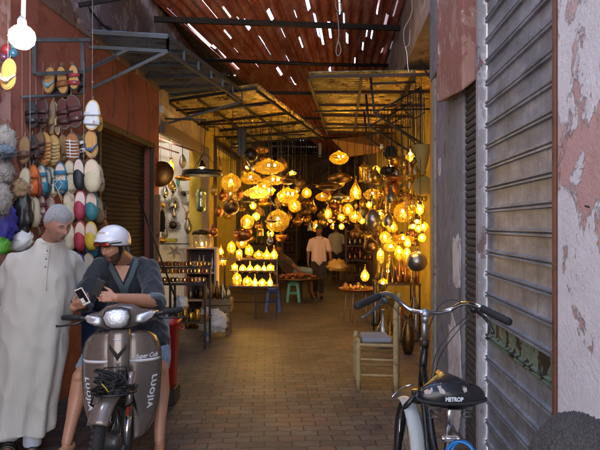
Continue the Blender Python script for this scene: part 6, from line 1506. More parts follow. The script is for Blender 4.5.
    mb.grid(lambda u, v: fend(u, .16 + .84 * v), 12, 28); mb.xf(W).build('mudguard', bronze, t, solid=.004)
    for sx in (-1, 1):
        mb = MB(); mb.tube([V(sx * .082, .0, .27), V(sx * .080, .05, .45)], .021, 12); mb.xf(W).build('fork_leg', M['chrome'] if sx > 0 else M['steel'], t)
        mb = MB(); mb.tube([V(sx * .080, .045, .43), V(sx * .074, .12, .68)], .024, 12); mb.xf(W).build('fork_sleeve', bronze if sx > 0 else M['plastic_black'], t)
    mb = MB(); mb.box((0, .09, .60), (.20, .05, .03)); mb.tube([V(0, .10, .58), V(0, .145, .68)], .022, 10); mb.xf(W).build('fork_yoke', M['plastic_black'], t)
    mb = MB(); mb.ring((.083, -.035, .47), .0, .001); 
    mb = MB(); mb.box((.090, .02, .47), (.012, .03, .05)); mb.xf(W).build('reflector', mat('red orange reflector', '#a02c18', .2, bump=0), t, bevel=.002)
    # front carrier rack with its cable tangle
    mb = MB(); c = V(0, -.02, .60)
    for z, w in ((.0, .125), (.0, .09)): mb.tube([c + V(-w, .10, z), c + V(-w * 1.05, -.04, z), c + V(-w * .6, -.11, z), c + V(w * .6, -.11, z), c + V(w * 1.05, -.04, z), c + V(w, .10, z)], .006, 8)
    for k in range(5): x = -.08 + .04 * k; mb.tube([c + V(x, -.11, 0), c + V(x, .12, .01)], .0045, 6)
    for k in range(3): mb.tube([c + V(-.125, -.06 + .06 * k, 0), c + V(.125, -.06 + .06 * k, 0)], .0045, 6)
    mb.tube([c + V(-.08, .10, 0), c + V(-.07, .08, .12), c + V(.06, .08, .125), c + V(.075, .10, .0)], .006, 8)
    mb.tube([c + V(-.11, -.07, 0), c + V(-.13, -.03, -.07), c + V(-.05, .03, -.13)], .006, 8); mb.tube([c + V(.11, -.07, 0), c + V(.12, -.03, -.06), c + V(.06, .03, -.12)], .006, 8)
    rk_ = mb.build('front_carrier', M['black'], t)
    mb = MB(); r_ = random.Random(21)
    for k in range(8):
        pts = []; 
        for i in range(10): pts.append(c + V(-.05 + .07 * math.sin(i * 1.1 + k) + r_.uniform(-.03, .03) + .02 * (k % 3), -.06 + .045 * math.cos(i * 1.3 + k * 2), .03 + .035 * math.sin(i * .9 + k * 1.7) + .012 * k))
        sm = []
        for i in range(len(pts) - 1):
            for q in range(4): sm.append(mixv(pts[i], pts[i + 1], q / 4))
        for _ in range(3): sm = [sm[0]] + [(sm[i - 1] + sm[i] * 2 + sm[i + 1]) / 4 for i in range(1, len(sm) - 1)] + [sm[-1]]
        mb.tube(sm, .006, 7)
    mb.build('bungee_cord', M['rubber'], rk_)
    mb = MB(); mb.tube([c + V(-.06, -.09, .07), c + V(-.035, -.10, .045), c + V(-.02, -.10, .02)], .004, 6); mb.build('yellow_cord', mat('yellow cord', '#b8a030', .5, bump=0), rk_)
    # footboard, tunnel, seat, body, rear wheel
    mb = MB(); mb.tube([V(0, .42, .86), V(0, .5, .55), V(0, .72, .36), V(0, 1.0, .42)], [.05, .07, .08, .08], 14); mb.build('frame_tunnel', M['plastic_black'], t)
    mb = MB(); mb.box((0, .66, .27), (.15, .36, .18)); mb.lathe([(.06, -.16), (.09, -.12), (.09, .12), (.06, .16)], (0, .62, .30), 16, Matrix.Rotation(PI / 2, 3, 'Y')); mb.build('engine', M['steel'], t, bevel=.01)
    for sx in (-1, 1):
        mb = MB(); mb.tube([V(0, .66, .24), V(sx * .26, .62, .25)], .010, 8); mb.tube([V(sx * .19, .62, .25), V(sx * .27, .62, .25)], .018, 10); mb.build('footrest', M['rubber'], t)
    rs = []
    for y, w, z0, z1 in ((.82, .08, .45, .70), (.95, .13, .42, .74), (1.2, .15, .46, .76), (1.45, .12, .55, .76), (1.62, .06, .64, .74)):
        rs.append([V(w * math.cos(a), y, (z0 + z1) / 2 + (z1 - z0) / 2 * math.sin(a)) for a in [2 * PI * j / 20 for j in range(20)]])
    mb = MB(); mb.rings(rs); mb.build('rear_body', bronze, t)
    rs = []
    for y, w, z0, z1 in ((.80, .07, .70, .76), (.92, .12, .70, .80), (1.15, .14, .72, .79), (1.4, .13, .74, .83), (1.55, .08, .76, .82)):
        rs.append([V(w * math.cos(a), y, (z0 + z1) / 2 + (z1 - z0) / 2 * math.sin(a)) for a in [2 * PI * j / 20 for j in range(20)]])
    mb = MB(); mb.rings(rs); mb.build('seat', M['plastic_black'], t)
    mb = MB(); mb.ring((0, 1.22, .285), .245, .042, 44, 10, Matrix.Rotation(PI / 2, 3, 'Y')); rw = mb.build('rear_wheel', M['rubber'], t)
    mb = MB(); mb.ring((0, 1.22, .285), .205, .014, 36, 8, Matrix.Rotation(PI / 2, 3, 'Y')); mb.lathe([(.06, -.05), (.09, 0), (.06, .05)], (0, 1.22, .285), 18, Matrix.Rotation(PI / 2, 3, 'Y')); mb.build('rim', M['steel'], rw)
    mb = MB(); mb.tube([V(.10, .7, .22), V(.13, 1.0, .24), V(.14, 1.5, .33)], [.02, .038, .035], 12); mb.build('exhaust', M['chrome'], t)
    mb = MB(); mb.tube([V(-.08, .70, .2), V(-.20, .66, .012), V(-.2, .60, .012)], .009, 8); mb.build('kick_stand', M['darksteel'], t)
    t.location = V(-1.125, 3.52, 0); t.rotation_euler = (0, 0, R(10.5))
scooter()
# red plastic bin behind the scooter
red = mat('red plastic', '#a81c1a', .35, 0, .1, 10, .03)
rc_ = thing('plastic_bin', V(-1.235, 5.25, 0), 'tall red plastic bin on a black crate, half hidden behind the rider', 'bin')
c = V(-1.235, 5.25, 0); k = 1.0
mb = MB(); rs = []
for z, w in ((.15, .098), (.17, .108), (.70, .135), (.71, .150), (.745, .150), (.75, .138), (.74, .128), (.30, .11)): rs.append([c + V(w * math.copysign(abs(math.cos(a)) ** .45, math.cos(a)), w * math.copysign(abs(math.sin(a)) ** .45, math.sin(a)), z) for a in [2 * PI * (j + .5) / 32 for j in range(32)]])
mb.rings(rs); mb.build('bin_body', red, rc_)
mb = MB(); mb.box(c + V(0, 0, .075), (.25, .25, .145)); mb.build('crate_base', M['plastic_black'], rc_, bevel=.006)
for sx in (-1, 1): mb = MB(); mb.tube([c + V(sx * .14, -.05, .69), c + V(sx * .175, -.04, .66), c + V(sx * .175, .04, .66), c + V(sx * .14, .05, .69)], .008, 6); mb.build('handle', red, rc_)

# ------------------------------------------------------------------ bicycle seen from behind its saddle
def bicycle():
    t = thing('bicycle', V(.57, 2.4, 0), 'black city bicycle with torn black saddle and chrome bars by the shutter', 'bicycle')
    pale = mat('pale enamel', '#a9aca9', .35, 0, .12, 8, .05, dirt='#6b6762', dirt_at=.66)
    def wheel(x, Y, nm):
        mb = MB(); mb.ring((x, Y, .345), .325, .020, 64, 10, Matrix.Rotation(PI / 2, 3, 'Y')); w = mb.build(nm, M['rubber'], t)
        mb = MB(); mb.ring((x, Y, .345), .300, .010, 56, 6, Matrix.Rotation(PI / 2, 3, 'Y')); mb.build('rim', M['chrome'], w)
        mb = MB(); mb.lathe([(.008, -.05), (.022, -.045), (.018, 0), (.022, .045), (.008, .05)], (x, Y, .345), 14, Matrix.Rotation(PI / 2, 3, 'Y')); mb.build('hub', M['chrome'], w)
        mb = MB()
        for i in range(32):
            a = 2 * PI * i / 32; s_ = .03 if i % 2 else -.03; mb.tube([V(x + s_, Y + .02 * math.cos(a + 1.2 * (1 if i % 4 < 2 else -1)), .345 + .02 * math.sin(a + 1.2 * (1 if i % 4 < 2 else -1))), V(x, Y + .3 * math.cos(a), .345 + .3 * math.sin(a))], .001, 4)
        mb.build('spokes', M['chrome'], w)
    wheel(.555, 2.98, 'front_wheel'); wheel(.575, 1.86, 'rear_wheel')
    mb = MB(); mb.grid(lambda u, v: V(.553 + .036 * (u - .5) * 2, 2.98 - (.362 - .014 * (2 * u - 1) ** 2) * math.cos(R(-12) + R(135) * v), .345 + (.362 - .014 * (2 * u - 1) ** 2) * math.sin(R(-12) + R(135) * v)), 8, 30); mb.build('front_mudguard', pale, t, solid=.003)
    mb = MB(); mb.grid(lambda u, v: V(.575 + .034 * (u - .5) * 2, 1.86 - (.362 - .014 * (2 * u - 1) ** 2) * math.cos(R(-10) + R(160) * v), .345 + (.362 - .014 * (2 * u - 1) ** 2) * math.sin(R(-10) + R(160) * v)), 8, 32); mb.build('rear_mudguard', M['black'], t, solid=.003)
    hd0, hd1 = V(.600, 2.80, 1.02), V(.600, 2.86, .78)
    mb = MB(); mb.tube([hd0, hd1], .019, 14); mb.tube([hd0 + V(0, -.004, .0), hd0 + V(0, -.006, .03)], [.023, .023], 14); mb.build('head_tube', M['black'], t)
    mb = MB()
    for sx in (-1, 1): mb.tube([V(.60 - .01 + sx * .015, 2.87, .76), V(.578 + sx * .05, 2.89, .70), V(.560 + sx * .052, 2.94, .5), V(.555 + sx * .055, 2.98, .345)], [.014, .014, .011, .008], 10)
    mb.tube([V(.585, 2.88, .78), V(.585, 2.88, .72)], .03, 10); mb.build('fork', M['black'], t)
    mb = MB(); mb.tube([V(.60, 2.85, .82), V(.585, 2.6, .50), V(.573, 2.36, .30)], .017, 12); mb.tube([V(.60, 2.83, .93), V(.585, 2.55, .66), V(.572, 2.30, .52)], .014, 12); mb.tube([V(.573, 2.36, .30), V(.570, 2.22, .80)], .016, 12)
    for sx in (-1, 1): mb.tube([V(.573 + sx * .02, 2.34, .30), V(.575 + sx * .055, 1.86, .345)], .009, 8); mb.tube([V(.571 + sx * .015, 2.25, .72), V(.575 + sx * .055, 1.86, .345)], .008, 8)
    mb.build('frame', M['black'], t)
    mb = MB(); mb.lathe([(.06, -.01), (.095, -.003), (.095, .003), (.06, .01)], (.61, 2.36, .30), 30, Matrix.Rotation(PI / 2, 3, 'Y'))
    mb.tube([V(.62, 2.36, .30), V(.64, 2.30, .14)], .009, 8); mb.tube([V(.53, 2.36, .30), V(.51, 2.42, .46)], .009, 8); mb.build('crank', M['chrome'], t)
    for x, y, z in ((.69, 2.30, .14), (.46, 2.42, .46)): mb = MB(); mb.box((x, y, z), (.09, .07, .02)); mb.build('pedal', M['rubber'], t, bevel=.004)
    mb = MB(); mb.tube([V(.57, 2.22, .80), V(.568, 2.20, .93)], .0125, 12); mb.build('seat_post', M['chrome'], t)
    mb = MB(); mb.box((.570, 2.215, .79), (.05, .03, .025)); mb.tube([V(.545, 2.2, .79), V(.60, 2.2, .79)], .006, 8); mb.ball((.545, 2.2, .79), .011, 8, 6); mb.ball((.60, 2.2, .79), .009, 8, 6); mb.build('seat_clamp', M['chrome'], t)
    # saddle
    def saddle_mat():
        m, nt = newmat('torn saddle vinyl'); tt_ = NT(nt); co = tt_.obj()
        n = tt_.noise(tt_.map(co, (1, .6, 1), loc=(1.3, .4, .2)), 14, 3, .45); k = tt_.ramp(n, [(.655, 0.0), (.665, 1.0)])
        c_ = tt_.mix(k, srgb('#0e0f13'), tt_.mix(tt_.noise(co, 90), srgb('#8e7f76'), srgb('#c0b2a8')))
        tt_.out(tt_.pbr(c_, tt_.math('MULTIPLY_ADD', k, .6, .24), 0, tt_.bump(tt_.math('MULTIPLY', k, -1.0), .6, .003))); return m
    SM = saddle_mat(); sc_ = V(.556, 2.19, .965)
    def sadw(v): # v from rear 0 to nose 1
        return .122 * (1 - G(v, 1.25, .62) * .86) * min(1, (v + .02) * 9) ** .5 if v < .12 else .122 * (1 - .86 * min(1, max(0, (v - .18) / .55)) ** .9)
    rs = []
    for i in range(25):
        v = i / 24; w = sadw(v); w = max(w, .017); y = -.10 + .27 * v
        if i in (0,): w *= .7
        if i == 24: w *= .55
        zc = .006 * math.sin(v * 5) + (.018 if v > .6 else .018 * v / .6); hgt = .040 * (1 if 1 < i < 23 else .6) + .012 * (1 - v)
        ring = []
        for j in range(28):
            a = 2 * PI * j / 28; ca, sa = math.cos(a), math.sin(a)
            ring.append(sc_ + V(w * (abs(ca) ** .8) * (1 if ca > 0 else -1), y, zc + (hgt * sa ** .9 if sa > 0 else -.030 * (abs(sa) ** .5) * (1.0 - .3 * v))))
        rs.append(ring)
    sm = MB().rings(rs); sd = sm.build('saddle', M['plastic_black'] if False else mat('saddle vinyl', '#101116', .26, 0, .2, 12, .08, 60), t)
    bv = BVHTree.FromPolygons([v.copy() for v in sm.v], sm.f)
    tear = mat('torn foam', '#a3968e', .95, 0, .25, 60, .6, 120)
    def patch(pts, name, m, lift=.0018):
        """patch laid on the saddle: outline given in photo pixels, cast along the view onto the saddle"""
        cam = V(0, 0, CAMH); top = []
        for px, py in pts:
            d = P(px, py, 1).__sub__(cam).normalized(); h = bv.ray_cast(cam, d)
            if h[0] is None: return
            top.append(h[0] + h[1] * (lift if h[1].dot(d) < 0 else -lift))
        n = len(top); cc_ = sum(top, V(0, 0, 0)) / n
        mb = MB(); mb.add(top + [cc_], [(i, (i + 1) % n, n) for i in range(n)]); mb.build(name, m, sd, solid=.002)
    patch([(437, 386), (440, 386), (441, 383), (440.5, 388.5), (443, 389), (445.5, 392), (445, 394.5), (440, 393)], 'tear', tear)
    patch([(458, 382), (463, 387), (464.5, 387), (467, 383), (466.5, 389), (467, 391.5), (464, 393), (463, 390)], 'tear', tear)
    patch([(424, 391), (428, 389), (429, 391), (432, 387), (433, 391), (430, 394), (425, 394)], 'tear', tear)
    patch([(479, 385), (480.5, 389), (480, 392), (478.5, 389)], 'tear', tear)
    mb = MB(); pts = [rs[i][14] - V(.002, 0, .010) for i in range(24)][::-1] + [rs[i][0] + V(.002, 0, -.010) for i in range(24)]; mb.tube(pts, .006, 8, closed=True); mb.build('saddle_rim', M['rubber'], sd)
    tx = textmb('METROP', .021, .001, bold=.0008); ok = True
    for k_, v in enumerate(tx.v):
        h = bv.ray_cast(sc_ + V(v.x * .8 + .0, -.5, .006 + v.y), V(0, 1, 0))
        q = h[0] if h[0] else sc_ + V(v.x, -.1, v.y); tx.v[k_] = q + V(0, -.0015 - v.z, .0)
    tx.build('lettering', mat('silver print', '#c4ccd4', .35, bump=0, var=.03), sd)
    mb = MB()
    for sx in (-1, 1):
        mb.tube([sc_ + V(sx * .05, -.07, -.04), sc_ + V(sx * .022, -.03, -.052), sc_ + V(sx * .02, .08, -.05), sc_ + V(sx * .008, .15, -.02)], .0035, 6)
        mb.tube([sc_ + V(sx * .055, -.06, -.035) + V(.018 * math.cos(k * .9), .018 * math.sin(k * .9), -.003 * k * .8) for k in range(18)], .003, 5)
    mb.box(sc_ + V(0, -.03, -.040), (.16, .05, .012)); mb.build('saddle_springs', M['steel'], sd)
    # stem and handlebar
    mb = MB(); mb.tube([V(.60, 2.80, 1.03), V(.60, 2.797, 1.155)], .0125, 12); mb.tube([V(.602, 2.797, 1.13), V(.604, 2.795, 1.165)], [.017, .02], 12); mb.ball((.604, 2.795, 1.172), (.026, .022, .026), 12, 8); mb.build('stem', mat('alloy', '#8f9094', .35, .8, .1, 20, .05), t)
    hb = [P(368, 303, 2.60), P(380, 295, 2.68), P(389, 294, 2.78), P(399, 301, 2.84), P(411, 310, 2.83), P(425, 312.5, 2.79), P(440, 313, 2.83), P(452, 309, 2.84), P(462, 304, 2.78), P(471, 303.5, 2.68), P(480, 307, 2.60), P(500, 318, 2.50)]
    sm_ = []
    for i in range(len(hb) - 1):
        p0, p1, p2, p3 = hb[max(i - 1, 0)], hb[i], hb[i + 1], hb[min(i + 2, len(hb) - 1)]
        for q in range(6):
            u = q / 6; sm_.append(.5 * ((2 * p1) + (p2 - p0) * u + (2 * p0 - 5 * p1 + 4 * p2 - p3) * u * u + (3 * p1 - p0 - 3 * p2 + p3) * u ** 3))
    sm_.append(hb[-1]); mb = MB(); mb.tube(sm_, .0112, 12); mb.build('handlebar', M['chrome'], t)
    gm = M['rubber']
    for a, b in ((P(379, 296, 2.675), P(357, 306, 2.53)), (P(482, 308.5, 2.59), P(509, 322, 2.44))):
        d = (b - a); mb = MB(); pts = [a + d * (i / 12) for i in range(13)]; mb.tube([a - d * .01] + pts + [b + d * .03], [.013] + [.0165 + .0012 * (i % 2) for i in range(13)] + [.015], 12); mb.build('grip', gm, t)
    for pts in ((P(384, 300, 2.72), P(379, 305, 2.66), P(371, 312, 2.60), P(362, 318, 2.55)), (P(474, 309, 2.68), P(483, 316, 2.60), P(489, 323, 2.52), P(493, 333, 2.47))):
        mb = MB(); mb.tube(pts, [.010, .008, .007, .008], 8); mb.ball(pts[0], (.02, .02, .02), 10, 8); mb.build('brake_lever', M['plastic_black'] if pts[0].x > .5 else M['steel'], t)
    mb = MB()
    for pts in ((P(473, 310, 2.69), P(455, 300, 2.80), P(440, 305, 2.85), P(430, 325, 2.80), P(424, 345, 2.78), P(418, 385, 2.80)), (P(474, 311, 2.68), P(452, 330, 2.72), P(437, 352, 2.70), P(432, 372, 2.6), P(430, 400, 2.4)), (P(384, 301, 2.72), P(392, 306, 2.80), P(405, 320, 2.76), P(418, 335, 2.76), P(424, 355, 2.78)), (P(475, 312, 2.68), P(456, 333, 2.70), P(440, 356, 2.66), P(434, 380, 2.5))):
        s2_ = []
        for i in range(len(pts) - 1):
            p0, p1, p2, p3 = pts[max(i - 1, 0)], pts[i], pts[i + 1], pts[min(i + 2, len(pts) - 1)]
            for q in range(6):
                u = q / 6; s2_.append(.5 * ((2 * p1) + (p2 - p0) * u + (2 * p0 - 5 * p1 + 4 * p2 - p3) * u * u + (3 * p1 - p0 - 3 * p2 + p3) * u ** 3))
        mb.tube(s2_, .0027, 6)
    mb.build('brake_cable', M['plastic_black'], t)
    mb = MB(); mb.lathe([(.006, -.02), (.016, -.014), (.018, .0), (.012, .018), (.004, .02)], V(.592, 2.76, 1.04), 16, Matrix.Rotation(PI / 2, 3, 'X')); mb.beam(V(.60, 2.78, 1.04), V(.592, 2.765, 1.04), .01, .01); mb.build('lamp_bracket', M['darksteel'], t)
    mb = MB(); 
    for sx in (-1, 1): mb.tube([V(.555 + sx * .05, 2.93, .62), V(.555 + sx * .05, 2.98, .345)], .003, 5)
    mb.build('mudguard_stay', M['chrome'], t)
    mb = MB(); mb.tube([P(403, 387, 2.85), P(396, 393, 2.82), P(392, 397, 2.80)], .004, 6); mb.tube([P(403, 387, 2.85), P(414, 384, 2.84)], .004, 6); mb.build('brake_rod', M['chrome'], t)
    mb = MB()
    for k in range(3): mb.ring(V(.60 + .008 * k, 2.17 + .012 * k, .735 - .01 * k), .052 + .006 * k, .0055, 30, 8, Matrix.Rotation(R(60 + 8 * k), 3, 'X') @ Matrix.Rotation(R(20 * k - 10), 3, 'Y'))
    mb.build('cable_lock', mat('blue plastic cable', '#1c6fae', .3, bump=0), t)
    mb = MB(); mb.tube([V(.56, 2.30, .28), V(.45, 2.22, .01), V(.44, 2.20, .008)], .008, 8); mb.build('kick_stand', M['steel'], t)
bicycle()

# ------------------------------------------------------------------ slippers hanging at the left
ins = {}
def cm(hexc, r=.6):
    if hexc not in ins: ins[hexc] = mat('leather ' + hexc, hexc, r, 0, .15, 30, .2, 80)
    return ins[hexc]
HEXN = {}
def sole_out(w, h):
    pts = []
    for i in range(24):
        a = 2 * PI * i / 24; x = math.sin(a); z = math.cos(a)
        ww = (.46 + .10 * (z < 0) * -z - .06 * G(z, .05, .25) + .02 * z); pts.append((x * w * ww * 1.05, z * h * .5))
    return pts
def slipper(px, py, Y, wpx, hpx, sole, insole, kind, col, label, tilt=0.0, yaw=0.0, group='hanging slippers', name='slipper'):
    Y = min(Y, 1450 / (335 - px) - .10 - max(0, (60 - px)) * .0012)
    k = Y / FPX; w, h = wpx * k * 1.25, hpx * k * 1.06; c = P(px, py, Y)
    t = thing(name, c, label, name, group); lo = Vector((0, 0, 0))
    def loc(mb): return mb
    M4 = Matrix.Rotation(yaw, 4, 'Z') @ Matrix.Rotation(tilt, 4, 'Y')
    out = sole_out(w, h); mb = MB(); mb.prism(out, .016); mb.xf(Matrix.Translation(c) @ M4).build('sole', cm(sole), t, bevel=.003)
    mb = MB(); mb.prism([(x * .84, z * .90) for x, z in out], .006, lambda v: v + V(0, -.005, 0)); mb.xf(Matrix.Translation(c) @ M4).build('insole', cm(insole), t, bevel=.002)
    def band(z0, z1, hgt, cc, nm='strap', tw=0, wid=.5):
        mb = MB(); n = 12
        def fn(u, v):
            a = PI * u; zz = mixv(V(z0, 0, 0), V(z1, 0, 0), v).x * h + tw * h * (u - .5)
            return V(-math.cos(a) * w * wid * .98, -math.sin(a) * hgt + .006, zz)
        mb.grid(fn, n, 3); mb.xf(Matrix.Translation(c) @ M4).build(nm, cm(cc), t, solid=.004)
    if kind == 'toe':     # closed toe cap over the lower half
        def fn(u, v):
            a = PI * u; z = -.49 + .52 * v + (.10 * math.cos(2 * a) * -1 + .0) * (v > .5) * (v - .5) * 2; z2 = max(-.495, z)
            ww = .5 * math.sqrt(max(.0, 1 - min(1, (max(0, -z2 - .1) / .40)) ** 2.2)) * .98
            return V(-math.cos(a) * w * max(ww * .92, .015), -math.sin(a) * .045 * max(.25, min(1, ww * 2.2)) + .004, z2 * h)
        mb = MB(); mb.grid(fn, 14, 12); mb.xf(Matrix.Translation(c) @ M4).build('toe_cap', cm(col), t, solid=.004)
    elif kind == 'bands':
        band(-.32, -.17, .05, col); band(-.02, .10, .045, col, tw=.05)
        mb = MB(); mb.box(V(w * .25, -.045, -.25 * h), (.018, .006, .02)); mb.xf(Matrix.Translation(c) @ M4).build('buckle', M['chrome'], t)
    elif kind == 'one': band(-.25, -.05, .05, col, tw=.08)
    elif kind == 'thong':
        mb = MB()
        for sx in (-1, 1): mb.tube([V(0, -.012, -.30 * h), V(sx * .28 * w, -.04, -.16 * h), V(sx * .44 * w, -.005, -.02 * h)], .007, 8)
        mb.ball((0, -.035, -.2 * h), (.016, .008, .018), 10, 6); mb.xf(Matrix.Translation(c) @ M4).build('strap', cm(col), t)
    elif kind == 'cage':
        mb = MB()
        for i in range(6): z = -.36 + .11 * i; mb.tube([V(-.42 * w, .0, z * h), V(-.2 * w, -.04, (z + .015) * h), V(.2 * w, -.042, (z - .015) * h), V(.42 * w, .0, z * h)], .0045, 6)
        mb.tube([V(0, -.045, -.4 * h), V(0.0, -.045, .25 * h)], .004, 6); mb.xf(Matrix.Translation(c) @ M4).build('strap', cm(col), t)
    elif kind == 'lace':
        band(-.40, -.08, .045, col)
        mb = MB(); mb.tube([V(-.2 * w, -.04, .05 * h), V(.3 * w, -.045, -.2 * h), V(-.1 * w, -.04, -.4 * h), V(.1 * w, -.03, -.75 * h)], .003, 5); mb.tube([V(.2 * w, -.04, .05 * h), V(-.3 * w, -.045, -.2 * h), V(.2 * w, -.03, -.7 * h)], .003, 5); mb.xf(Matrix.Translation(c) @ M4).build('lace', cm('#cfc3b0'), t)
        band(.10, .22, .05, col)
    mb = MB(); mb.tube([V(0, 0, .48 * h), V(0, .01, .62 * h)], .002, 4); mb.xf(Matrix.Translation(c) @ M4).build('string', M['string'], t)
    return t
T, C_, D_ = '#b98a4e', '#c3b49c', '#5a3a2a'
SL = [
 (49, 80, 5.0, 10, 26, '#7a5a38', T, 'thong', '#7fb2cc', 'tan sandal with pale blue strap in the top row', .12), (62, 80, 5.0, 10, 28, '#3b2c25', T, 'one', '#7b4a26', 'tan sandal with brown woven strap in the middle of the top row', -.1), (73.5, 77, 5.0, 9.5, 25, '#2b2a30', T, 'bands', '#8d2a32', 'tan sandal with red and black straps at the right of the top row', -.05),
 (67, 85, 5.12, 9, 26, '#232227', '#2e2b30', 'one', '#232227', 'black sole hanging behind the tan top row sandals', .1), (80, 82, 5.12, 8, 24, '#232227', '#2e2b30', 'one', '#232227', 'black sole at the right end of the top row', -.1),
 (31.5, 114, 5.1, 10, 27, '#1f1d20', '#2a2528', 'bands', '#1b191c', 'black two strap sandal at the left of the second row', -.1), (41, 113, 5.0, 12, 29, '#4f4440', '#4b2226', 'bands', '#3d2320', 'dark brown sandal, second from left in the second row', .08),
 (51.5, 117, 5.08, 5, 33, '#b08a5c', '#8d7a6b', 'one', '#a88c64', 'tan sole seen edge on in the second row', .05), (56, 118, 5.05, 5, 32, '#c2a98a', '#8a7765', 'one', '#b59a76', 'pale sole seen edge on in the second row', -.1),
 (63.5, 114, 5.0, 12, 30, '#5b514b', '#54201f', 'bands', '#42201d', 'dark red brown sandal in the middle of the second row', -.08), (73.5, 111, 5.0, 14, 32, '#4f4743', '#54201f', 'bands', '#42201d', 'large dark red brown two strap sandal in the second row', -.14),
 (92, 115, 4.9, 13, 29, '#c6a873', '#c9ccd4', 'bands', '#c9ced8', 'silver white sandal hanging alone on its own string', .06),
 (33, 149, 5.1, 9, 28, '#2a2326', '#2e2629', 'bands', '#3a2326', 'black sandal with dark red straps at the left of the third row', -.06), (43.5, 149, 5.0, 12.5, 32, '#a8814a', T, 'cage', '#b3512e', 'tan sandal with bright coloured straps in the third row', .05),
 (52.5, 150, 4.95, 12.5, 29, '#a8814a', '#b58d55', 'cage', '#c0b28e', 'tan sandal with pale gold cage straps in the third row', .04), (72, 147, 5.0, 12.5, 27, '#7b5238', '#9b6136', 'cage', '#dcdce4', 'brown sandal with white ladder straps in the third row', -.04),
 (78, 146, 5.1, 11, 25, '#3b3531', '#4b3a30', 'bands', '#dcdce4', 'dark soled sandal with white straps behind the ladder strap one', -.35), (91, 144, 4.95, 11, 27, '#9a7b55', '#bb8a4a', 'thong', '#3e5d84', 'tan sandal with blue knotted strap under the silver one', -.05),
 (32, 181, 5.0, 10, 31, '#b0521f', '#c66a33', 'lace', '#b4511d', 'orange slipper at the left of the fourth row', .06), (41.5, 180, 5.0, 9.5, 30, '#2d7285', '#cbb8ad', 'lace', '#256a80', 'teal slipper with trailing laces, second in the fourth row', -.06),
 (50.5, 182, 4.98, 11, 30, '#b5a78b', C_, 'lace', '#bcae92', 'cream slipper with blue lace in the fourth row', -.12), (60.5, 178, 4.95, 10.5, 30, '#2a6f8d', '#cbb8ad', 'lace', '#236889', 'bright blue slipper in the fourth row', -.05),
 (70, 177, 5.0, 11, 32, '#a3967c', C_, 'lace', '#afa287', 'cream slipper between the blue and the navy ones', -.07), (79, 174, 4.92, 10.5, 31, '#191a26', '#c8b4ac', 'toe', '#1a1b28', 'navy slipper in the fourth row', -.04),
 (92, 176, 4.88, 14, 32, '#b3a78f', '#c8b3a0', 'toe', '#b9ad93', 'large cream slipper at the right end of the fourth row', -.05),
 (33, 212, 5.05, 12, 31, '#a89b80', C_, 'toe', '#b3a68b', 'cream slipper at the left of the fifth row', -.05), (40.5, 210, 5.0, 9.5, 31, '#4b2230', '#c8a9a0', 'lace', '#56222f', 'wine red laced slipper in the fifth row', .0),
 (50, 210, 5.1, 10, 28, '#8a2f3c', '#c8b0a6', 'toe', '#91313f', 'red slipper hidden behind the grey haired man, fifth row', 0), (69, 207, 5.0, 10.5, 32, '#a89b80', '#c7b5a2', 'toe', '#b3a68b', 'cream slipper beside the grey haired man in the fifth row', -.03),
 (80, 205, 4.95, 10.5, 29, '#97304a', '#d2bdb8', 'toe', '#992f49', 'crimson slipper with pale insole in the fifth row', .03), (91.5, 206, 4.95, 11, 28, '#2e6b73', '#c9b1a4', 'toe', '#2c6c76', 'teal slipper with pale insole in the fifth row', -.02),
 (69.5, 238, 5.0, 9, 27, '#a89b80', '#c9b5a8', 'toe', '#b5a990', 'cream slipper in the sixth row beside the man\'s shoulder', -.02), (80, 236, 4.95, 10.5, 29, '#97283a', '#c9b2a2', 'toe', '#9c2a3d', 'red slipper in the sixth row', .0),
 (91, 236, 4.95, 11, 28, '#bb9c2c', '#c9b2a2', 'toe', '#c0a32c', 'yellow slipper in the sixth row', -.04), (78.5, 268, 4.97, 10, 29, '#2d2f86', '#c5aea2', 'toe', '#2d2f8a', 'deep blue slipper in the seventh row', .02),
 (88.5, 268, 5.0, 11, 28, '#a89b80', '#bfae9c', 'toe', '#a99c82', 'cream slipper in the seventh row behind the rider', -.04), (70, 268, 5.02, 9, 26, '#b5a98f', '#c9b5a8', 'toe', '#b5a98f', 'cream slipper in the seventh row next to the deep blue one', 0),
 (80, 297, 5.0, 10, 28, '#2b6a80', '#c9b5a8', 'toe', '#2c6c84', 'teal slipper low down between the two men', .02), (91, 252, 5.1, 11, 12, '#2c6c84', '#2c6c84', 'one', '#2c6c84', 'pale blue cloth slipper between the yellow and cream ones', 1.2),
]
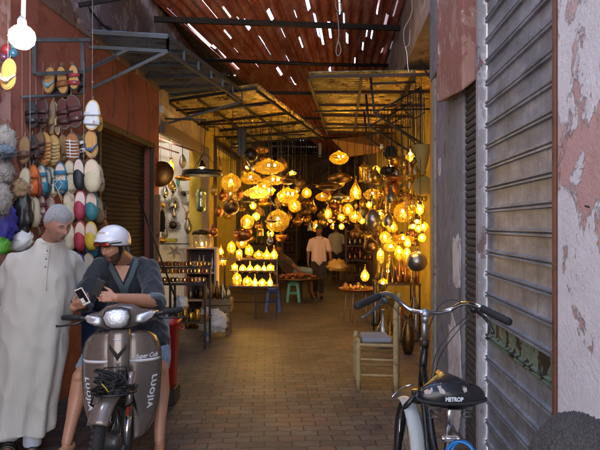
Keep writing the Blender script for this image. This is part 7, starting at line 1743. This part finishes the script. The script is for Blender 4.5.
SL += [(24, 150, 5.2, 10, 27, '#6b5138', '#8a6a48', 'one', '#54382a', 'brown slipper at the far left of the third row', .05), (24, 182, 5.22, 10, 28, '#8f8470', C_, 'toe', '#8f8470', 'cream slipper left of the orange one', .1), (36, 183, 5.16, 9, 28, '#8a3c2a', '#b08a7a', 'toe', '#7d3526', 'rust slipper behind the orange one in the fourth row', -.1),
 (46, 183, 5.16, 9, 28, '#38505c', '#a89a90', 'toe', '#38505c', 'slate blue slipper behind the teal one in the fourth row', .1), (65, 181, 5.14, 9, 28, '#6b2a3c', '#b8a098', 'toe', '#6b2a3c', 'plum slipper behind the cream one in the fourth row', .08), (84.5, 178, 5.1, 9, 27, '#857a68', C_, 'toe', '#8a7f6c', 'greyish slipper behind the navy one in the fourth row', .1),
 (39, 145, 5.14, 9, 26, '#4a3226', '#6b4a34', 'bands', '#3a261c', 'dark brown sandal behind the coloured one in the third row', .1), (62, 148, 5.12, 10, 27, '#5c4632', '#9a7448', 'one', '#77512f', 'tan and brown sandal between the gold and the white ladder strap sandals', .06), (84, 146, 5.14, 9, 26, '#3a3028', '#6d5238', 'bands', '#3a3028', 'dark sandal behind the blue knotted one', .1),
 (28, 211, 5.2, 10, 28, '#7c7464', C_, 'toe', '#857c6a', 'grey cream slipper at the far left of the fifth row', .08), (74.5, 208, 5.12, 9, 28, '#3b4a6b', '#b3a399', 'toe', '#3b4a6b', 'dull blue slipper behind the crimson one', .08), (86, 209, 5.12, 9, 27, '#8d8168', C_, 'toe', '#93876e', 'beige slipper behind the teal one in the fifth row', -.08),
 (75, 239, 5.12, 9, 27, '#2f5d5f', '#b3a399', 'toe', '#2f5d5f', 'dark green slipper behind the red one in the sixth row', .06), (86, 240, 5.12, 9, 26, '#a0502c', '#b3a399', 'toe', '#a0502c', 'orange brown slipper behind the yellow one', .08), (98, 210, 5.16, 9, 26, '#7d6e58', C_, 'toe', '#7d6e58', 'beige slipper at the right end of the fifth row', -.1),
 (99, 178, 5.05, 8, 27, '#8f8470', '#a89c86', 'one', '#9a8f7a', 'cream sole seen behind the large cream slipper', -.12), (97.5, 118, 5.0, 7, 26, '#b08d3c', '#c9a24a', 'one', '#c2a23c', 'yellow edged sandal behind the silver white one', -.15), (56, 85, 5.14, 8, 24, '#232227', '#2e2b30', 'one', '#232227', 'black sole between the first two sandals of the top row', .12)]
for a in SL: slipper(*a)
slipper(8, 74, 3.9, 13, 30, '#b58a4a', '#c28f45', 'thong', '#cfc6ba', 'tan sandal with white bead strap hanging near the bulb at the left edge', .1)
# strings and bars the slippers hang from
mb = MB()
for x in (36, 43, 54, 62, 71, 84): ys = min(5.06, 1450 / (335 - x) - .08); mb.tube([P(x, 62, ys), P(x - 1, 300, ys)], .0022, 4)
for x in (22, 30): mb.tube([P(x, 40, 4.55), P(x, 220, 4.55)], .0018, 4)
tag(mb.build('hanging_strings', M['string']), 'pale strings on which the rows of slippers hang', 'string')
mb = MB(); mb.tube([P(92.5, 0, 4.87), P(92.5, 50, 4.87), P(92, 100, 4.9)], .0024, 4); mb.tube([P(92.5, 130, 4.97), P(92, 160, 4.9)], .002, 4); mb.ball(P(92.5, 82, 4.87), .008, 6, 5); tag(mb.build('string', M['string']), 'long pale string carrying the silver white sandal', 'string')
fr = thing('display_frame', P(50, 96, 5.15), 'grey pipe frame on the red wall holding the slippers', 'frame')
for a, b, r_ in ((P(22, 97, 4.56), P(80, 95, 5.22), .014), (P(22, 138, 4.57), P(60, 138, 5.16), .011)): mb = MB(); mb.tube([a, b], r_, 8); mb.build('pipe', M['bluesteel'], fr)
for a, b in ((P(35, 40, 4.72), P(35, 74, 4.72)), (P(35, 74, 4.72), P(84, 72, 5.1)), (P(83, 40, 5.1), P(83, 72, 5.1)), (P(28, 40, 4.65), P(90, 40, 5.05)), (P(83, 72, 5.1), P(116, 56, 5.7))): mb = MB(); mb.beam(a, b, .03, .03); mb.build('bar', M['bluesteel'], fr)
# stacked goods at the left edge
FUR = mat('fluffy grey wool', '#8d8783', .95, 0, .35, 25, .9, 60, bdist=.03)
def fluffy(px, py, Y, wpx, hpx, m, label, cat='hat', seed=1, name='wool_hat'):
    k = Y / FPX; c = P(px, py, Y); r = (wpx * k / 2, .10, hpx * k / 2)
    mb = lump(c, r, seed, .25, 3); rr_ = random.Random(seed); base_ = [v.copy() for v in mb.v]
    for i in range(420):
        v = rr_.choice(base_); d = (v - c).normalized(); p0 = v - d * .01; p1 = v + (d + V(rr_.uniform(-.6, .6), rr_.uniform(-.6, .6), rr_.uniform(-.8, .4))) * rr_.uniform(.012, .03)
        sd = d.cross(V(rr_.random(), rr_.random(), rr_.random())).normalized() * .003
        mb.add([p0 - sd, p0 + sd, p1], [(0, 1, 2)])
    return tag(mb.build(name, m), label, cat)
fluffy(4, 143, 4.2, 20, 36, FUR, 'fluffy pale grey hat hanging highest at the left edge', seed=2)
fluffy(3, 172, 4.15, 17, 30, FUR, 'fluffy grey hat under the highest one at the left edge', seed=5)
fluffy(6, 152, 4.1, 14, 14, mat('dusty blue felt', '#56606e', .9, 0, .2, 10, .4), 'dusty blue felt hat between the fluffy grey ones', seed=7, name='felt_hat')
fluffy(2, 200, 4.1, 14, 34, FUR, 'fluffy grey bundle lowest at the left edge', seed=9, cat='bundle', name='wool_bundle')
fluffy(20, 190, 4.42, 14, 20, mat('tan suede', '#8f7458', .9, 0, .2, 12, .4), 'tan suede bag beside the orange slipper', 'bag', 12, 'suede_bag')
tag(lump(P(22, 214, 4.44), (.075, .06, .20), 15, .35, 2.4).build('leather_bag', mat('black leather', '#17161a', .4, 0, .3, 14, .2)), 'black leather bag hanging under the tan suede bag', 'bag')
tag(lump(P(4, 222, 4.3), (.085, .08, .16), 18, .4, 3, ridge=True).build('fabric_bag', mat('deep blue violet cloth', '#2b2b86', .6, 0, .2, 10, .3)), 'deep blue violet cloth bag at the left edge behind the robed man', 'bag')
tag(lump(P(1, 246, 4.25), (.06, .07, .07), 22, .4, 3, ridge=True).build('green_bag', mat('green cloth', '#4c8f2c', .6, 0, .2, 10, .3)), 'bright green cloth bag at the left edge above the robe', 'bag')
tag(lump(P(17, 240, 4.45), (.12, .08, .10), 25, .22, 3, ridge=True).build('plastic_bundle', film('grey film', (.5, .5, .52, 1), .05)), 'grey plastic wrapped bundle behind the robed man\'s shoulder', 'bundle')
for k, (px, py, r_, hx, nm) in enumerate(((7, 50, 6, '#8a2a30', 'red'), (13, 53, 4.5, '#2f5f78', 'blue'), (4, 57, 4.5, '#5c3448', 'purple'), (13, 47, 3, '#3b6f6b', 'teal'))):
    mb = MB(); c = P(px, py, 4.1); mb.ball(c, r_ * 4.1 / FPX, 16, 10); mb.lathe([(.006, -.01), (.002, .008)], c + V(0, 0, r_ * 4.1 / FPX), 8); tag(mb.build('pompom', mat(nm + ' shiny ball', hx, .3, 0, .2, 30, .4, 60)), f'{nm} ball ornament in the bunch beside the shining bulb', 'ornament', 'coloured balls')
mb = MB(); mb.tube([P(8, 46, 4.1), P(8, 10, 4.1)], .0025, 4); mb.tube([P(8, 60, 3.9), P(8, 20, 3.95)], .0022, 4); tag(mb.build('string', M['string']), 'string holding the bunch of coloured balls', 'string')

# ------------------------------------------------------------------ shining bulb, hooks and cables
b_ = thing('shining_bulb', P(21, 36, 3.5), 'bright white energy saving bulb hanging on a white tube at the top left', 'lamp')
mb = MB(); mb.lathe([(.01, -.078), (.04, -.070), (.068, -.042), (.076, -.008), (.070, .025), (.045, .052), (.024, .062)], P(22, 36, 3.5), 48); mb.build('bulb_globe', emit('white bulb', (.86, .93, 1, 1), 26), b_)
mb = MB(); mb.lathe([(.026, .055), (.024, .10), (.012, .12)], P(22, 36, 3.5), 16); mb.build('socket', mat('white plastic', '#c5c5c5', .4, bump=0), b_)
mb = MB(); mb.tube([P(23, 20, 3.5), P(24, -8, 3.5), V(P(24, 0, 3.5).x, 3.5, 3.98)], .013, 8); mb.build('tube', bpy.data.materials['white plastic'], b_)
def hook(pts, label, r=.006, m=None):
    pts = [Vector(p) for p in pts]; sm = []
    for i in range(len(pts) - 1):
        p0, p1, p2, p3 = pts[max(i - 1, 0)], pts[i], pts[i + 1], pts[min(i + 2, len(pts) - 1)]
        for q in range(5):
            u = q / 5; sm.append(.5 * ((2 * p1) + (p2 - p0) * u + (2 * p0 - 5 * p1 + 4 * p2 - p3) * u * u + (3 * p1 - p0 - 3 * p2 + p3) * u ** 3))
    sm.append(pts[-1]); mb = MB(); mb.tube(sm, r, 6); return tag(mb.build('wire_hook', m or M['steel']), label, 'hook')
hook([P(335, -12, 7), P(336, 8, 7), P(341, 12, 7), P(341, 4, 7), P(337, 2, 7)], 'curled wire hook hanging at the top middle of the roof', m=M['string'])
hook([P(337, 12, 7), P(339, 34, 7), P(336, 50, 7), P(338, 56, 7), P(341, 50, 7), P(338, 40, 7)], 'long looped wire hanging under the iron roof in the middle', m=M['string'])
hook([P(410, -10, 6.6), P(412, 12, 6.6), P(404, 30, 6.6), P(405, 46, 6.6), P(409, 44, 6.6), P(410, 30, 6.6)], 'looped rope hanging near the right end of the iron roof', m=M['string'])
hook([P(405, 46, 6.6), P(407, 54, 6.6), P(408, 68, 6.6), P(410, 73, 6.6), P(413, 70, 6.6)], 'shiny steel hook hanging from the looped rope', m=M['chrome'])
hook([P(78, -4, 5.8), P(92, 12, 6.0), P(104, 26, 6.2), P(126, 40, 6.6)], 'thick black cable running down the plaster above the truss', .014, M['wire'])
hook([P(100, 25, 6.15), P(107, 26, 6.25), P(112, 29, 6.3)], 'short cable branch on the dirty plaster', .008, M['wire'])
hook([P(213, 118, 10.9), P(224, 128, 10.9), P(226, 140, 10.9), P(219, 150, 10.9), P(221, 166, 10.9)], 'loose cable curling down the yellow wall', .008, M['wire'])
for i_, (a_, b_) in enumerate((((112, 66, 6.0), (113, 118, 6.0)), ((128, 72, 6.4), (127, 135, 6.5)), ((146, 82, 7.0), (148, 150, 7.1)))):
    hook([P(*a_), mixv(P(*a_), P(*b_), .5) + V(.02, 0, 0), P(*b_)], ['first', 'second', 'third'][i_] + ' thin cord from the left hanging down the red wall from the awning', .004, M['wire'])
hook([P(228, 122, 11), P(240, 132, 11), P(244, 126, 11), P(246, 118, 11)], 'sagging cable above the black box on the yellow wall', .008, M['wire'])
hook([P(398, 100, 9.3), P(412, 118, 9.3), P(425, 112, 9.3)], 'bent black rod on the yellow wall over the right stall', .012, M['darksteel'])
hook([P(395, 128, 9.6), P(412, 140, 9.4), P(421, 152, 9)], 'lower bent black rod on the yellow wall over the right stall', .012, M['darksteel'])
hook([P(420, 60, 7.3), P(428, 75, 6.6), P(438, 82, 6.2)], 'short black bar at the corner of the grey pier', .012, M['darksteel'])
hook([P(585, 206, 2.1), P(598, 209, 2.06), P(604, 211, 2.05)], 'short nail like wire on the pink pillar', .004, M['wire'])

# ------------------------------------------------------------------ labels that single out each lamp
import collections
gr = collections.defaultdict(list)
for r0, shape, mw, lit, zone, px, hang in REG: gr[(shape, mw, lit, zone)].append((px, r0))
for (shape, mw, lit, zone), ls in gr.items():
    ls.sort(key=lambda a: a[0]); core = f'{"lit" if lit else "unlit"} {mw} {shape} lamp'
    for i, (px, r0) in enumerate(ls):
        where = zone
        r0['label'] = f'{core} {where}' if len(ls) == 1 else f'{core} {where}, {ORD[i]} from left'
        r0['group'] = 'lamps ' + where

# ------------------------------------------------------------------ light, sky, camera
w = bpy.data.worlds.new('World'); scene.world = w; w.use_nodes = True; nt = w.node_tree; nt.nodes.clear()
sky = nt.nodes.new('ShaderNodeTexSky'); sky.sky_type = 'NISHITA'; sky.sun_disc = False
SUN_EL, SUN_AZ = R(38), R(55)      # azimuth measured from +Y (down the alley) towards +X
sky.sun_elevation = SUN_EL; sky.sun_rotation = SUN_AZ
bg = nt.nodes.new('ShaderNodeBackground'); bg.inputs['Strength'].default_value = .15
ow = nt.nodes.new('ShaderNodeOutputWorld'); nt.links.new(sky.outputs[0], bg.inputs[0]); nt.links.new(bg.outputs[0], ow.inputs[0])
sl = bpy.data.lights.new('sun', 'SUN'); sl.energy = 5; sl.angle = R(.5); sl.color = (1, .95, .87)
so = bpy.data.objects.new('sun', sl); COL.objects.link(so)
d = V(math.cos(SUN_EL) * math.sin(SUN_AZ), math.cos(SUN_EL) * math.cos(SUN_AZ), math.sin(SUN_EL))
so.rotation_euler = d.to_track_quat('Z', 'Y').to_euler(); so.location = (0, 0, 12)
cam = bpy.data.cameras.new('camera'); cam.sensor_width = 36; cam.lens = 36 * FPX / 600; cam.clip_start = .05; cam.clip_end = 600
co_ = bpy.data.objects.new('camera', cam); COL.objects.link(co_); co_.location = (0, 0, CAMH); co_.rotation_euler = (PI / 2, 0, 0); scene.camera = co_
scene.view_settings.view_transform = 'Standard'; scene.view_settings.look = 'None'; scene.view_settings.exposure = 2.65; scene.view_settings.gamma = 1; scene.view_settings.use_curve_mapping = False
cy = scene.cycles; cy.use_denoising = True; cy.max_bounces = 7; cy.transparent_max_bounces = 24; cy.diffuse_bounces = 4; cy.glossy_bounces = 3; cy.sample_clamp_indirect = 6; cy.caustics_reflective = False; cy.caustics_refractive = False; cy.use_light_tree = True
try: cy.denoiser = 'OPENIMAGEDENOISE'
except Exception: pass
